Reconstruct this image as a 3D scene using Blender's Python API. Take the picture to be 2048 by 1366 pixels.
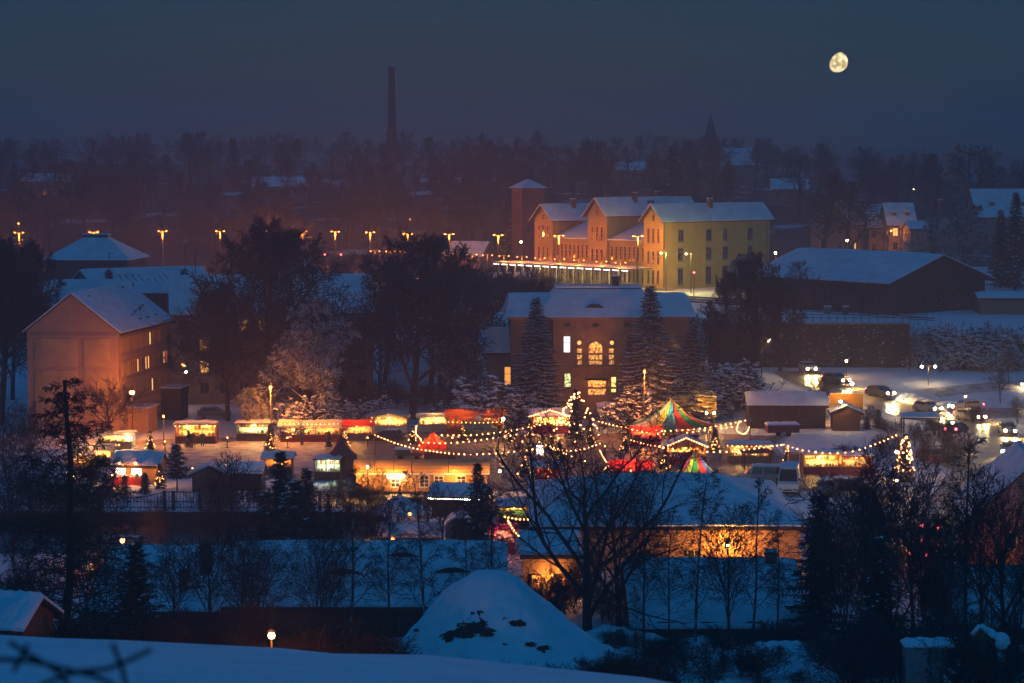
import bpy, math, random
import numpy as np
from mathutils import Vector, Matrix
R = math.radians
S = bpy.context.scene
for _o in list(bpy.data.objects): bpy.data.objects.remove(_o)
COL = S.collection
# ------------------------------------------------------------------ camera
CAM_Z, PITCH, FPX = 32.0, R(4.73), 4265.0
cam = bpy.data.cameras.new('camera'); cam_o = bpy.data.objects.new('camera', cam); COL.objects.link(cam_o)
cam.sensor_width = 36.0; cam.lens = 36.0 * FPX / 2048.0
cam.clip_start = 0.3; cam.clip_end = 9000
cam_o.location = (0, 0, CAM_Z); cam_o.rotation_euler = (R(90) - PITCH, 0, 0)
cam.dof.use_dof = True; cam.dof.focus_distance = 230; cam.dof.aperture_fstop = 2.8
S.camera = cam_o
# ------------------------------------------------------------------ sky, dusk light, exposure
SUN_EL, SUN_ROT = R(6.0), R(180)
W = bpy.data.worlds.new('World'); S.world = W; W.use_nodes = True
nt = W.node_tree; bg = nt.nodes['Background']
sky = nt.nodes.new('ShaderNodeTexSky'); sky.sky_type = 'NISHITA'; sky.sun_disc = False
sky.sun_elevation = SUN_EL; sky.sun_rotation = SUN_ROT; sky.air_density = 1.0; sky.dust_density = 0.6; sky.ozone_density = 6.0
tint = nt.nodes.new('ShaderNodeMix'); tint.data_type = 'RGBA'; tint.blend_type = 'MULTIPLY'; tint.inputs[0].default_value = 1.0
# the low sky all round is a dull slate bank of winter murk, the blue of dusk stands above it
geo = nt.nodes.new('ShaderNodeNewGeometry'); sep = nt.nodes.new('ShaderNodeSeparateXYZ'); mrz = nt.nodes.new('ShaderNodeMapRange')
mrz.inputs[1].default_value = 0.0; mrz.inputs[2].default_value = -0.45
ramp = nt.nodes.new('ShaderNodeValToRGB'); ramp.color_ramp.elements[0].color = (.11, .115, .12, 1); ramp.color_ramp.elements[1].color = (.06, 1.0, 1.0, 1)
ramp.color_ramp.elements[0].position = 0.0
e_ = ramp.color_ramp.elements.new(.20); e_.color = (.11, .115, .12, 1)
nt.links.new(geo.outputs['Incoming'], sep.inputs[0]); nt.links.new(sep.outputs[2], mrz.inputs[0]); nt.links.new(mrz.outputs[0], ramp.inputs[0]); nt.links.new(ramp.outputs[0], tint.inputs[7])
nt.links.new(sky.outputs[0], tint.inputs[6]); nt.links.new(tint.outputs[2], bg.inputs[0])
bg.inputs[1].default_value = 0.15
sun = bpy.data.lights.new('sun', 'SUN'); sun_o = bpy.data.objects.new('sun', sun); COL.objects.link(sun_o)
sun.energy = 0.03; sun.angle = R(20); sun.color = (0.04, 0.58, 1.0)
sun_o.rotation_euler = (R(90) - SUN_EL, 0, 0)
S.view_settings.view_transform = 'Standard'; S.view_settings.look = 'None'
S.view_settings.exposure = 0.35; S.view_settings.gamma = 1.0; S.view_settings.use_curve_mapping = False
S.render.engine = 'CYCLES'
c = S.cycles
c.max_bounces = 4; c.diffuse_bounces = 2; c.glossy_bounces = 2; c.transmission_bounces = 2; c.volume_bounces = 0; c.transparent_max_bounces = 4
c.use_denoising = True; c.sample_clamp_indirect = 3.0; c.caustics_reflective = False; c.caustics_refractive = False
c.use_light_tree = True
# ------------------------------------------------------------------ pixel helpers (photo pixels 2048 x 1366)
SP, CP = math.sin(PITCH), math.cos(PITCH)
def ray(px, py):
    u = (px - 1024) / FPX; v = (683 - py) / FPX
    return Vector((u, CP + v * SP, -SP + v * CP))
def P(px, py, d):
    r = ray(px, py); s = d / r.y
    return Vector((r.x * s, d, CAM_Z + r.z * s))
def X(px, d, py=700):
    r = ray(px, py); return r.x / r.y * d
def Z(py, d): return P(1024, py, d).z
def DZ(px, py, z):
    r = ray(px, py); s = (z - CAM_Z) / r.z
    return Vector((r.x * s, r.y * s, z))
def mpp(d): return d / FPX
def ss(a, b, x):
    t = min(1, max(0, (x - a) / (b - a))); return t * t * (3 - 2 * t)
TAB = [(-80, 31), (-6, 30.4), (8, 29.6), (25, 26.1), (45, 21.25), (60, 16.2), (90, 7.9), (110, 4.9), (122, 3.9), (132, 1.6), (142, .2), (160, 0), (6000, 0)]
HILL = [(430, 0), (452, .4), (520, 10), (620, 17.0), (800, 20.5), (1000, 23.5), (1500, 27), (9000, 30)]
def itp(T, y):
    for (a, b), (c_, d_) in zip(T, T[1:]):
        if y <= c_:
            return b if y <= a else b + (d_ - b) * (y - a) / (c_ - a)
    return T[-1][1]
def gz(x, y):
    z = itp(TAB, y)
    if y < 95:
        f = 1 - ss(45, 95, y); z += (-0.055 * x - 0.10 * max(0, x)) * f
        z += 0.10 * math.sin(x * .6 + 1.3) * math.sin(y * .33) * f
    if y > 250:
        road = 3.2 * ss(262, 297, y) * ss(22, 30, x)
        if x < 28: up = 9.5 * (ss(312, 342, y) if x < -18 else ss(290, 318, y))
        elif x < 56.3: up = road if y < 303.6 else 9.5
        else: up = road + (9.5 - road) * ss(299, 322, y)
        z += up
    if y > 430:
        z += itp(HILL, y) * (1 - .30 * ss(60, 140, x)) + 0.8 * math.sin(x * .021 + y * .013)
    if -130 < x < -9 and 172 < y < 196:
        z -= 1.6 * ss(174, 177, y) * (1 - ss(192.6, 193.4, y)) * (1 - ss(-14, -9, x))
    return z
def G(px, py, z0=0.0):
    """ground point under a photo pixel"""
    p = DZ(px, py, z0)
    r = ray(px, py); o = Vector((0, 0, CAM_Z)); d = 95.0
    while d < 1300:
        q = o + r * (d / r.y)
        if q.z <= gz(q.x, q.y): break
        d += .5
    lo, hi = d - .5, d
    for _ in range(12):
        m_ = (lo + hi) / 2; q = o + r * (m_ / r.y)
        if q.z <= gz(q.x, q.y): hi = m_
        else: lo = m_
    q = o + r * (hi / r.y); return Vector((q.x, q.y, gz(q.x, q.y)))
# ------------------------------------------------------------------ materials
MATS = {}
def nmat(name):
    m = bpy.data.materials.new(name); m.use_nodes = True
    b = m.node_tree.nodes['Principled BSDF']; MATS[name] = m
    return m, m.node_tree, b
def mix_noise(nt, b, c1, c2, scale=3.0, detail=4, lo=.35, hi=.65, coord='Object', bump=0.0, bscale=None, stretch=None):
    tc = nt.nodes.new('ShaderNodeTexCoord'); n = nt.nodes.new('ShaderNodeTexNoise')
    n.inputs['Scale'].default_value = scale; n.inputs['Detail'].default_value = detail
    src = tc.outputs[coord]
    if stretch:
        mp = nt.nodes.new('ShaderNodeMapping'); mp.inputs['Scale'].default_value = stretch
        nt.links.new(src, mp.inputs[0]); src = mp.outputs[0]
    nt.links.new(src, n.inputs['Vector'])
    r = nt.nodes.new('ShaderNodeValToRGB'); r.color_ramp.elements[0].position = lo; r.color_ramp.elements[1].position = hi
    r.color_ramp.elements[0].color = (*c1, 1); r.color_ramp.elements[1].color = (*c2, 1)
    nt.links.new(n.outputs[0], r.inputs[0]); nt.links.new(r.outputs[0], b.inputs['Base Color'])
    if bump:
        n2 = nt.nodes.new('ShaderNodeTexNoise'); n2.inputs['Scale'].default_value = bscale or scale * 4; n2.inputs['Detail'].default_value = 5
        nt.links.new(src, n2.inputs['Vector'])
        bp = nt.nodes.new('ShaderNodeBump'); bp.inputs['Strength'].default_value = bump; bp.inputs['Distance'].default_value = .22
        nt.links.new(n2.outputs[0], bp.inputs['Height']); nt.links.new(bp.outputs[0], b.inputs['Normal'])
    return r
def plain(name, c1, c2=None, rough=.85, scale=2.0, bump=0.0, spec=.3, metal=0.0, stretch=None, bscale=None, lo=.35, hi=.65):
    m, nt, b = nmat(name)
    c2 = c2 or tuple(v * .75 for v in c1)
    mix_noise(nt, b, c1, c2, scale, bump=bump, stretch=stretch, bscale=bscale, lo=lo, hi=hi)
    b.inputs['Roughness'].default_value = rough; b.inputs['Specular IOR Level'].default_value = spec; b.inputs['Metallic'].default_value = metal
    return m
def snow_top(m, lo=.25, hi=.6, cov=.5, scale=2.5, snow=(.8, .83, .86)):
    """snow lying on the upward faces of a material"""
    nt = m.node_tree; b = nt.nodes['Principled BSDF']
    g = nt.nodes.new('ShaderNodeNewGeometry'); sx = nt.nodes.new('ShaderNodeSeparateXYZ'); nt.links.new(g.outputs['Normal'], sx.inputs[0])
    mr = nt.nodes.new('ShaderNodeMapRange'); mr.inputs[1].default_value = lo; mr.inputs[2].default_value = hi
    nt.links.new(sx.outputs[2], mr.inputs[0])
    n = nt.nodes.new('ShaderNodeTexNoise'); n.inputs['Scale'].default_value = scale; n.inputs['Detail'].default_value = 3
    tc = nt.nodes.new('ShaderNodeTexCoord'); nt.links.new(tc.outputs['Object'], n.inputs['Vector'])
    m2 = nt.nodes.new('ShaderNodeMapRange'); m2.inputs[1].default_value = 1 - cov - .08; m2.inputs[2].default_value = 1 - cov + .08
    nt.links.new(n.outputs[0], m2.inputs[0])
    mu = nt.nodes.new('ShaderNodeMath'); mu.operation = 'MULTIPLY'; nt.links.new(mr.outputs[0], mu.inputs[0]); nt.links.new(m2.outputs[0], mu.inputs[1])
    mx = nt.nodes.new('ShaderNodeMix'); mx.data_type = 'RGBA'; mx.inputs[7].default_value = (*snow, 1)
    old = b.inputs['Base Color'].links[0].from_socket
    nt.links.new(mu.outputs[0], mx.inputs[0]); nt.links.new(old, mx.inputs[6]); nt.links.new(mx.outputs[2], b.inputs['Base Color'])
    return m
def glow(name, col, strength, base=None):
    m, nt, b = nmat(name)
    b.inputs['Base Color'].default_value = (*(base or col), 1); b.inputs['Emission Color'].default_value = (*col, 1)
    b.inputs['Emission Strength'].default_value = strength; b.inputs['Roughness'].default_value = .5
    return m
def glow_mottled(name, c1, c2, strength, scale):
    m, nt, b = nmat(name)
    r = mix_noise(nt, b, c1, c2, scale, lo=.4, hi=.6)
    nt.links.new(r.outputs[0], b.inputs['Emission Color']); b.inputs['Emission Strength'].default_value = strength
    return m
M = MATS
plain('snow', (.80, .83, .86), (.66, .70, .74), rough=.7, scale=.3, bump=.5, bscale=1.4, lo=.3, hi=.75)
plain('roof_snow', (.81, .84, .87), (.60, .63, .67), rough=.7, scale=.5, bump=.45, bscale=1.8, lo=.3, hi=.75)
plain('trodden_snow', (.58, .57, .56), (.24, .23, .22), rough=.7, scale=.7, bump=.6, bscale=2.5)
plain('slush', (.36, .31, .25), (.14, .125, .11), rough=.30, scale=.45, bump=.25, spec=.6, lo=.3, hi=.7)
plain('hill_floor', (.60, .62, .66), (.05, .04, .038), rough=.9, scale=.07, lo=.33, hi=.42)
plain('market_slush', (.30, .25, .21), (.12, .10, .085), rough=.55, scale=.8, bump=.6, bscale=3)
plain('dirt', (.055, .045, .035), (.03, .026, .022), scale=2, bump=.5)
plain('water', (.06, .058, .062), (.025, .026, .03), rough=.30, scale=.25, bump=.06, bscale=1.2, spec=.5)
plain('bark', (.040, .031, .027), (.022, .018, .016), scale=6)
snow_top(plain('bark_frosted', (.040, .031, .028), (.022, .018, .016), scale=6), .3, .8, .30, 1.6)
snow_top(plain('bark_snowy', (.040, .032, .028), (.024, .019, .017), scale=6), -.1, .4, .56, 1.2)
plain('birch_bark', (.34, .32, .30), (.06, .055, .05), scale=5, lo=.42, hi=.5, stretch=(1, 1, .3))
plain('needle', (.020, .032, .018), (.010, .018, .011), rough=.8, scale=2)
plain('needle_far', (.022, .03, .022), (.012, .018, .013), rough=.9, scale=2)
plain('larch_twig', (.06, .043, .026), (.035, .026, .018), scale=4)
plain('twig_red', (.075, .040, .030), (.04, .025, .02), scale=4)
plain('plaster_rose', (.40, .235, .15), (.35, .20, .13), scale=1.2, bump=.08)
plain('plaster_panel', (.52, .31, .155), (.36, .21, .105), scale=.45, bump=.08)
plain('plaster_band', (.28, .17, .135), (.25, .15, .12), scale=1.2)
plain('plaster_yellow', (.52, .35, .085), (.43, .285, .07), scale=.5, bump=.08)
plain('plaster_sand', (.31, .215, .105), (.23, .16, .08), scale=.5, bump=.1)
plain('plaster_ochre', (.55, .31, .14), (.47, .26, .115), scale=.6, bump=.1)
plain('plaster_dim', (.20, .15, .13), (.16, .12, .105), scale=.6, bump=.1)
plain('plaster_grey', (.26, .25, .24), (.2, .19, .18), scale=.6, bump=.1)
plain('sandstone', (.22, .14, .095), (.15, .10, .07), scale=.8, bump=.15, bscale=6)
plain('sandstone_light', (.27, .18, .12), (.20, .135, .09), scale=1.2, bump=.1)
snow_top(plain('wall_stone', (.055, .043, .04), (.022, .019, .019), scale=1.5, bump=.7, bscale=2.2, lo=.3, hi=.7), .2, .5, .5)
def bricks(name, c1, c2, mortar, sx=1.0):
    m, nt, b = nmat(name)
    tc = nt.nodes.new('ShaderNodeTexCoord'); br = nt.nodes.new('ShaderNodeTexBrick'); br.inputs['Scale'].default_value = 2.2
    br.inputs['Color1'].default_value = (*c1, 1); br.inputs['Color2'].default_value = (*c2, 1); br.inputs['Mortar'].default_value = (*mortar, 1)
    mp = nt.nodes.new('ShaderNodeMapping'); mp.inputs['Rotation'].default_value = (R(90), 0, 0)
    nt.links.new(tc.outputs['Object'], mp.inputs[0]); nt.links.new(mp.outputs[0], br.inputs[0]); nt.links.new(br.outputs[0], b.inputs['Base Color'])
    b.inputs['Roughness'].default_value = .9
bricks('brick_red', (.17, .07, .05), (.12, .05, .04), (.16, .13, .12))
bricks('brick_orange', (.36, .17, .10), (.28, .13, .08), (.30, .24, .2))
plain('brick_far', (.14, .055, .05), (.10, .042, .04), scale=.5)
plain('wood_dark', (.065, .042, .030), (.040, .027, .021), scale=4, stretch=(6, 6, .6))
plain('wood_brown', (.17, .09, .05), (.11, .06, .035), scale=4, stretch=(6, 6, .6))
plain('wood_honey', (.50, .30, .13), (.38, .22, .10), scale=4, stretch=(5, 5, .7))
plain('roof_dark', (.05, .045, .045), (.035, .032, .034), scale=3)
plain('roof_slate', (.075, .075, .08), (.05, .05, .056), scale=3)
plain('metal_dark', (.04, .04, .043), (.03, .03, .032), rough=.55, spec=.5)
plain('metal_grey', (.22, .22, .22), (.17, .17, .17), rough=.5, spec=.5)
plain('concrete', (.30, .29, .28), (.22, .21, .2), scale=1.5, bump=.2)
plain('white_paint', (.74, .72, .69), (.66, .64, .61), rough=.5)
plain('cream_paint', (.66, .56, .38), (.58, .49, .33), rough=.6)
plain('red_paint', (.40, .04, .03), (.32, .03, .025), rough=.5)
plain('darkred_paint', (.16, .025, .03), (.12, .02, .024), rough=.6)
plain('yellow_paint', (.68, .42, .06), (.60, .36, .05), rough=.6)
plain('green_paint', (.05, .17, .08), (.04, .14, .06), rough=.6)
plain('blue_paint', (.05, .10, .35), (.04, .08, .28), rough=.6)
plain('teal_paint', (.05, .30, .36), (.04, .25, .3), rough=.6)
def translucent(m, k=.45):
    nt = m.node_tree; b = nt.nodes['Principled BSDF']; tr = nt.nodes.new('ShaderNodeBsdfTranslucent'); mx = nt.nodes.new('ShaderNodeMixShader'); mx.inputs[0].default_value = k
    nt.links.new(b.inputs['Base Color'].links[0].from_socket, tr.inputs[0]); nt.links.new(b.outputs[0], mx.inputs[1]); nt.links.new(tr.outputs[0], mx.inputs[2]); nt.links.new(mx.outputs[0], nt.nodes['Material Output'].inputs['Surface'])
plain('canvas_white', (.72, .68, .60), (.64, .6, .53), rough=.8, scale=1.2, bump=.1)
plain('canvas_red', (.55, .04, .03), (.45, .03, .025), rough=.75)
plain('canvas_orange', (.62, .17, .04), (.54, .14, .035), rough=.75)
plain('canvas_yellow', (.72, .56, .07), (.66, .5, .06), rough=.75)
plain('canvas_green', (.05, .26, .07), (.04, .22, .06), rough=.75)
plain('canvas_lime', (.45, .60, .08), (.40, .54, .07), rough=.75)
plain('canvas_magenta', (.42, .07, .17), (.36, .06, .14), rough=.75)
plain('canvas_teal', (.06, .36, .42), (.05, .3, .36), rough=.75)
plain('canvas_blue', (.05, .10, .45), (.04, .08, .38), rough=.75)
plain('canvas_tan', (.62, .36, .13), (.54, .31, .11), rough=.75)
for k_ in list(MATS):
    if k_.startswith('canvas_') and k_ != 'canvas_tan': translucent(MATS[k_], .12 if k_ == 'canvas_white' else .4)
plain('car_black', (.022, .022, .026), (.018, .018, .02), rough=.3, spec=.6)
plain('car_grey', (.10, .10, .11), (.09, .09, .1), rough=.3, spec=.6)
plain('car_silver', (.36, .36, .37), (.32, .32, .33), rough=.3, spec=.6)
plain('car_white', (.72, .71, .68), (.66, .65, .62), rough=.35, spec=.5)
plain('car_red', (.22, .02, .02), (.18, .018, .018), rough=.3, spec=.6)
plain('car_green', (.05, .09, .05), (.04, .075, .04), rough=.35, spec=.5)
plain('rubber', (.018, .018, .018), (.014, .014, .014))
plain('glass_dark', (.022, .024, .030), (.016, .018, .022), rough=.08, spec=.6)
plain('steam', (.8, .8, .8))
glow('win_warm', (1.0, .50, .13), 1.5); glow('win_white', (.80, .92, 1.0), 1.1); glow('win_yellow', (1.0, .78, .22), 1.4)
glow_mottled('win_busy', (.75, .85, .35), (.10, .10, .03), 1.8, 3.2)
glow_mottled('win_busy_warm', (1.0, .50, .12), (.14, .04, .01), 1.2, 3.5)
glow('win_amber', (1.0, .38, .07), 1.0); glow('win_red', (1.0, .14, .10), .9)
glow('bulb_warm', (1.0, .36, .09), 18); glow('bulb_pink', (1.0, .29, .09), 24); glow('bulb_white', (1.0, .92, .72), 30)
glow('lens_sodium', (1.0, .32, .09), 5.5); glow('lens_warm', (1.0, .74, .36), 45); glow('lens_white', (1.0, .92, .66), 40)
glow('head_lamp', (1.0, .84, .48), 170); glow('lens_hot', (1.0, .45, .14), 26); glow('tail_lamp', (1.0, .05, .08), 30); glow('tube_white', (.95, 1.0, .85), 6)
glow('signal_red', (1.0, .05, .05), 25); glow('signal_green', (.3, 1.0, .5), 10)
glow('lantern_white', (1.0, .95, .80), 3.2)
# ------------------------------------------------------------------ mesh builder
class MB:
    def __init__(s): s.v = []; s.f = []
    def quad(s, a, b, c_, d): n = len(s.v); s.v += [tuple(a), tuple(b), tuple(c_), tuple(d)]; s.f.append((n, n + 1, n + 2, n + 3)); return s
    def poly(s, pts): n = len(s.v); s.v += [tuple(p) for p in pts]; s.f.append(tuple(range(n, n + len(pts)))); return s
    def box(s, x0, x1, y0, y1, z0, z1):
        n = len(s.v)
        s.v += [(x0, y0, z0), (x1, y0, z0), (x1, y1, z0), (x0, y1, z0), (x0, y0, z1), (x1, y0, z1), (x1, y1, z1), (x0, y1, z1)]
        s.f += [tuple(n + i for i in q) for q in ((0, 3, 2, 1), (4, 5, 6, 7), (0, 1, 5, 4), (1, 2, 6, 5), (2, 3, 7, 6), (3, 0, 4, 7))]
        return s
    def extrude(s, poly, vec):
        n = len(s.v); k = len(poly); v = Vector(vec)
        s.v += [tuple(p) for p in poly] + [tuple(Vector(p) + v) for p in poly]
        s.f.append(tuple(range(n + k - 1, n - 1, -1))); s.f.append(tuple(range(n + k, n + 2 * k)))
        for i in range(k): j = (i + 1) % k; s.f.append((n + i, n + j, n + k + j, n + k + i))
        return s
    def tube(s, p0, p1, r0, r1=None, n=6, cap=True):
        r1 = r0 if r1 is None else r1
        p0 = Vector(p0); p1 = Vector(p1); d = (p1 - p0).normalized()
        a = d.orthogonal().normalized(); b = d.cross(a); k = len(s.v)
        for p, r in ((p0, r0), (p1, r1)):
            for i in range(n):
                t = 2 * math.pi * i / n; s.v.append(tuple(p + (a * math.cos(t) + b * math.sin(t)) * r))
        for i in range(n): j = (i + 1) % n; s.f.append((k + i, k + j, k + n + j, k + n + i))
        if cap: s.f.append(tuple(range(k + n - 1, k - 1, -1))); s.f.append(tuple(range(k + n, k + 2 * n)))
        return s
    def path(s, pts, r, n=4):
        for a, b in zip(pts, pts[1:]): s.tube(a, b, r, r, n)
        return s
    def lathe(s, prof, n=12, c=(0, 0, 0)):
        k = len(s.v)
        for r, z in prof:
            for i in range(n): t = 2 * math.pi * i / n; s.v.append((c[0] + r * math.cos(t), c[1] + r * math.sin(t), c[2] + z))
        for j in range(len(prof) - 1):
            for i in range(n): i2 = (i + 1) % n; s.f.append((k + j * n + i, k + j * n + i2, k + (j + 1) * n + i2, k + (j + 1) * n + i))
        s.f.append(tuple(range(k + n - 1, k - 1, -1))); m = k + (len(prof) - 1) * n; s.f.append(tuple(range(m, m + n)))
        return s
    def ball(s, c_, r, n=6, m=4):
        pr = [(max(.02, math.sin(math.pi * i / m)) * r, -math.cos(math.pi * i / m) * r) for i in range(m + 1)]
        return s.lathe(pr, n, c_)
    def octa(s, c_, r):
        k = len(s.v); x, y, z = c_
        s.v += [(x + r, y, z), (x, y + r, z), (x - r, y, z), (x, y - r, z), (x, y, z + r), (x, y, z - r)]
        for i in range(4): j = (i + 1) % 4; s.f += [(k + i, k + j, k + 4), (k + j, k + i, k + 5)]
        return s
    def grid(s, fn, nu, nv):
        k = len(s.v)
        for j in range(nv + 1):
            for i in range(nu + 1): s.v.append(tuple(fn(i / nu, j / nv)))
        for j in range(nv):
            for i in range(nu): a = k + j * (nu + 1) + i; s.f.append((a, a + 1, a + nu + 2, a + nu + 1))
        return s
    def mesh(s, name, mat, smooth=False):
        me = bpy.data.meshes.new(name); me.from_pydata(s.v, [], s.f)
        if mat: me.materials.append(M[mat] if isinstance(mat, str) else mat)
        if smooth: me.polygons.foreach_set('use_smooth', [True] * len(me.polygons))
        me.update(); return me
    def build(s, name, mat, parent=None, smooth=False, loc=None, rz=0, **kw):
        return inst(s.mesh(name, mat, smooth), name, parent, loc, rz, **kw)
def inst(me, name, parent=None, loc=None, rz=0, scale=None, label=None, cat=None, group=None, kind=None):
    o = bpy.data.objects.new(name, me); COL.objects.link(o)
    if parent: o.parent = parent
    if loc is not None: o.location = loc
    if rz: o.rotation_euler = (0, 0, rz)
    if scale is not None: o.scale = scale if hasattr(scale, '__len__') else (scale,) * 3
    if label: o['label'] = label
    if cat: o['category'] = cat
    if group: o['group'] = group
    if kind: o['kind'] = kind
    return o
def thing(name, label, cat, loc=(0, 0, 0), rz=0, group=None):
    return inst(None, name, None, loc, rz, label=label, cat=cat, group=group)
def lamp(parent, loc, power, color, radius=.12, kind='POINT', **kw):
    l = bpy.data.lights.new('light', kind); l.energy = power * LAMP; l.color = color
    if kind in ('POINT', 'SPOT'): l.shadow_soft_size = radius
    if kind == 'SPOT': l.spot_size = R(kw.get('size', 70)); l.spot_blend = .6
    o = bpy.data.objects.new('light', l); COL.objects.link(o); o.location = loc
    if parent: o.parent = parent
    if 'rot' in kw: o.rotation_euler = kw['rot']
    return o
LAMP = 1.65
ORD = ['first', 'second', 'third', 'fourth', 'fifth', 'sixth', 'seventh', 'eighth', 'ninth', 'tenth', 'eleventh', 'twelfth', 'thirteenth', 'fourteenth', 'fifteenth', 'sixteenth', 'seventeenth', 'eighteenth', 'nineteenth', 'twentieth', 'twenty-first']
SODIUM = (1.0, .27, .03); WARM = (1.0, .31, .045); WHITE = (1.0, .54, .14); CREAM = (1.0, .38, .07)
# ------------------------------------------------------------------ terrain
rng = random.Random(5)
def frange(a, b, st):
    o = []
    while a < b - 1e-6: o.append(a); a += st
    return o
xs = frange(-560, -120, 20) + frange(-120, -66, 5) + frange(-66, 26, 2.5) + [26, 27.9, 28.1] + frange(30, 55, 2.5) + [55, 56.2, 56.4] + frange(58, 64, 2) + [] + frange(64, 120, 4) + frange(120, 561, 20)
ys = frange(-40, 40, 2) + frange(40, 100, 2) + frange(100, 172, 2) + frange(172, 196, .8) + frange(196, 299, 2.5) + [299, 300.5, 302, 303.5, 303.7, 305, 308] + frange(311, 345, 3) + frange(345, 450, 7) + frange(450, 640, 10) + frange(640, 1401, 40)
mb = MB()
for y in ys:
    for x in xs:
        z = gz(x, y) + (rng.uniform(-.05, .05) if y > 60 else rng.uniform(-.012, .012))
        mb.v.append((x, y, z))
nx = len(xs)
hb_ = MB(); hb_.v = list(mb.v)
for j in range(len(ys) - 1):
    for i in range(nx - 1): a = j * nx + i; (mb if ys[j] < 449 else hb_).f.append((a, a + 1, a + nx + 1, a + nx))
used = sorted({i for f in hb_.f for i in f}); rem = {k: n for n, k in enumerate(used)}; hb_.v = [hb_.v[k] for k in used]; hb_.f = [tuple(rem[i] for i in f) for f in hb_.f]
used = sorted({i for f in mb.f for i in f}); rem = {k: n for n, k in enumerate(used)}; mb.v = [mb.v[k] for k in used]; mb.f = [tuple(rem[i] for i in f) for f in mb.f]
hb_.build('hillside', 'hill_floor', smooth=True, kind='structure', label='wooded hillside with patches of snow rising behind the town', cat='hillside')
ground = mb.build('ground', 'snow', smooth=True, kind='structure', label='snow covered ground of the valley, market field and hillside', cat='ground')
# market floor: trodden snow between the stalls
def drape(name, pts_fn, nu, nv, dz, mat, label, cat, **kw):
    m = MB(); m.grid(lambda u, v: (lambda p: (p[0], p[1], gz(p[0], p[1]) + dz))(pts_fn(u, v)), nu, nv)
    return m.build(name, mat, smooth=True, kind='structure', label=label, cat=cat, **kw)
drape('market_floor', lambda u, v: (-44 + u * 74, 214 + v * 32 + 3 * math.sin(u * 9)), 30, 14, .10, 'trodden_snow', 'trodden grey snow underfoot between the market stalls', 'ground')
drape('market_floor', lambda u, v: (-19 + u * 50 + 2 * math.sin(v * 7), 210 + v * 42 + 2 * math.sin(u * 11)), 26, 20, .16, 'market_slush', 'brown trampled slush among the tents and stalls', 'ground')
MB().box(-140, -8, 174.5, 193.5, -1.3, -1.0).build('water', 'water', kind='structure', label='dark river running past the left side of the market', cat='river')
m = MB(); m.box(-140, -12, 193.0, 193.6, -1.6, .25); m.box(-140, -12, 192.85, 193.75, .25, .42)
m.build('embankment_wall', 'wall_stone', label='dark stone river wall below the railing at the left', cat='wall')
tj = thing('jetty', 'low plank jetty under a strip of snow on the dark river', 'jetty', (X(240, 186, 1048), 186, -1.0))
for i_ in range(9): MB().box(-1.95 + i_ * .44, -1.54 + i_ * .44, -.4, .4, .25, .32).build('plank', 'wood_dark', tj)
MB().box(-2.0, 2.0, -.42, .42, .323, .42).build('snow_cap', 'snow', tj)
for x_ in (-1.8, 0, 1.8): MB().tube((x_, 0, -.6), (x_, 0, .25), .09, .09, 6).build('pile', 'wood_dark', tj)
# roads
def catmull(pts, n=8):
    out = []
    for i in range(len(pts) - 1):
        p0 = pts[max(0, i - 1)]; p1 = pts[i]; p2 = pts[i + 1]; p3 = pts[min(len(pts) - 1, i + 2)]
        for k in range(n):
            t = k / n
            out.append(tuple(.5 * ((2 * b) + (-a + c_) * t + (2 * a - 5 * b + 4 * c_ - d) * t * t + (-a + 3 * b - 3 * c_ + d) * t ** 3) for a, b, c_, d in zip(p0, p1, p2, p3)))
    out.append(tuple(pts[-1])); return out
def road_strip(name, pix, width, dz, mat, label, bank=True):
    pts = catmull([tuple(G(px, py, 1.0).xy) for px, py in pix]); m = MB(); bl = MB(); rr = random.Random(len(pix)); L = []; Rr = []
    for i, p in enumerate(pts):
        a = Vector(pts[max(0, i - 1)]); b = Vector(pts[min(len(pts) - 1, i + 1)]); t = (b - a).normalized(); n = Vector((-t.y, t.x))
        row = []
        for s_ in (-1, -.5, 0, .5, 1):
            q = Vector(p) + n * width / 2 * s_; row.append((q.x, q.y, gz(q.x, q.y) + dz + .05 * (1 - s_ * s_)))
        m.v += row
        for k, s_ in enumerate((-1, 1)):
            q = Vector(p) + n * (width / 2 + .25) * s_; q2 = Vector(p) + n * (width / 2 + .9) * s_; q3 = Vector(p) + n * (width / 2 + 1.7) * s_
            h = rr.uniform(.25, .75)
            (L if k else Rr).append([(q.x, q.y, gz(q.x, q.y) - .05), (q2.x, q2.y, gz(q2.x, q2.y) + h), (q3.x, q3.y, gz(q3.x, q3.y) - .05)])
    for i in range(len(pts) - 1):
        for k in range(4): a = i * 5 + k; m.f.append((a, a + 1, a + 6, a + 5))
    o = m.build(name, mat, smooth=True, kind='structure', label=label, cat='road')
    return pts, L, Rr
road_pts, rl, rrr = road_strip('road', [(1590, 744), (1625, 762), (1700, 785), (1768, 806), (1850, 832), (1945, 850), (1998, 880), (1985, 922), (1945, 975), (1908, 1040), (1885, 1100), (1862, 1165)], 6.5, .07, 'slush', 'wet slushy main road curving down through the bend at the right')
side_pts, sl_, sr_ = road_strip('road', [(1860, 834), (1950, 827), (2060, 828), (2160, 832)], 6.0, .055, 'slush', 'slushy side road running out at the right edge')
up_pts, _, _ = road_strip('road', [(1795, 813), (1830, 795), (1900, 782), (2060, 768)], 4.5, .045, 'trodden_snow', 'snowy lane climbing past the embankment at the far right')
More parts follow.
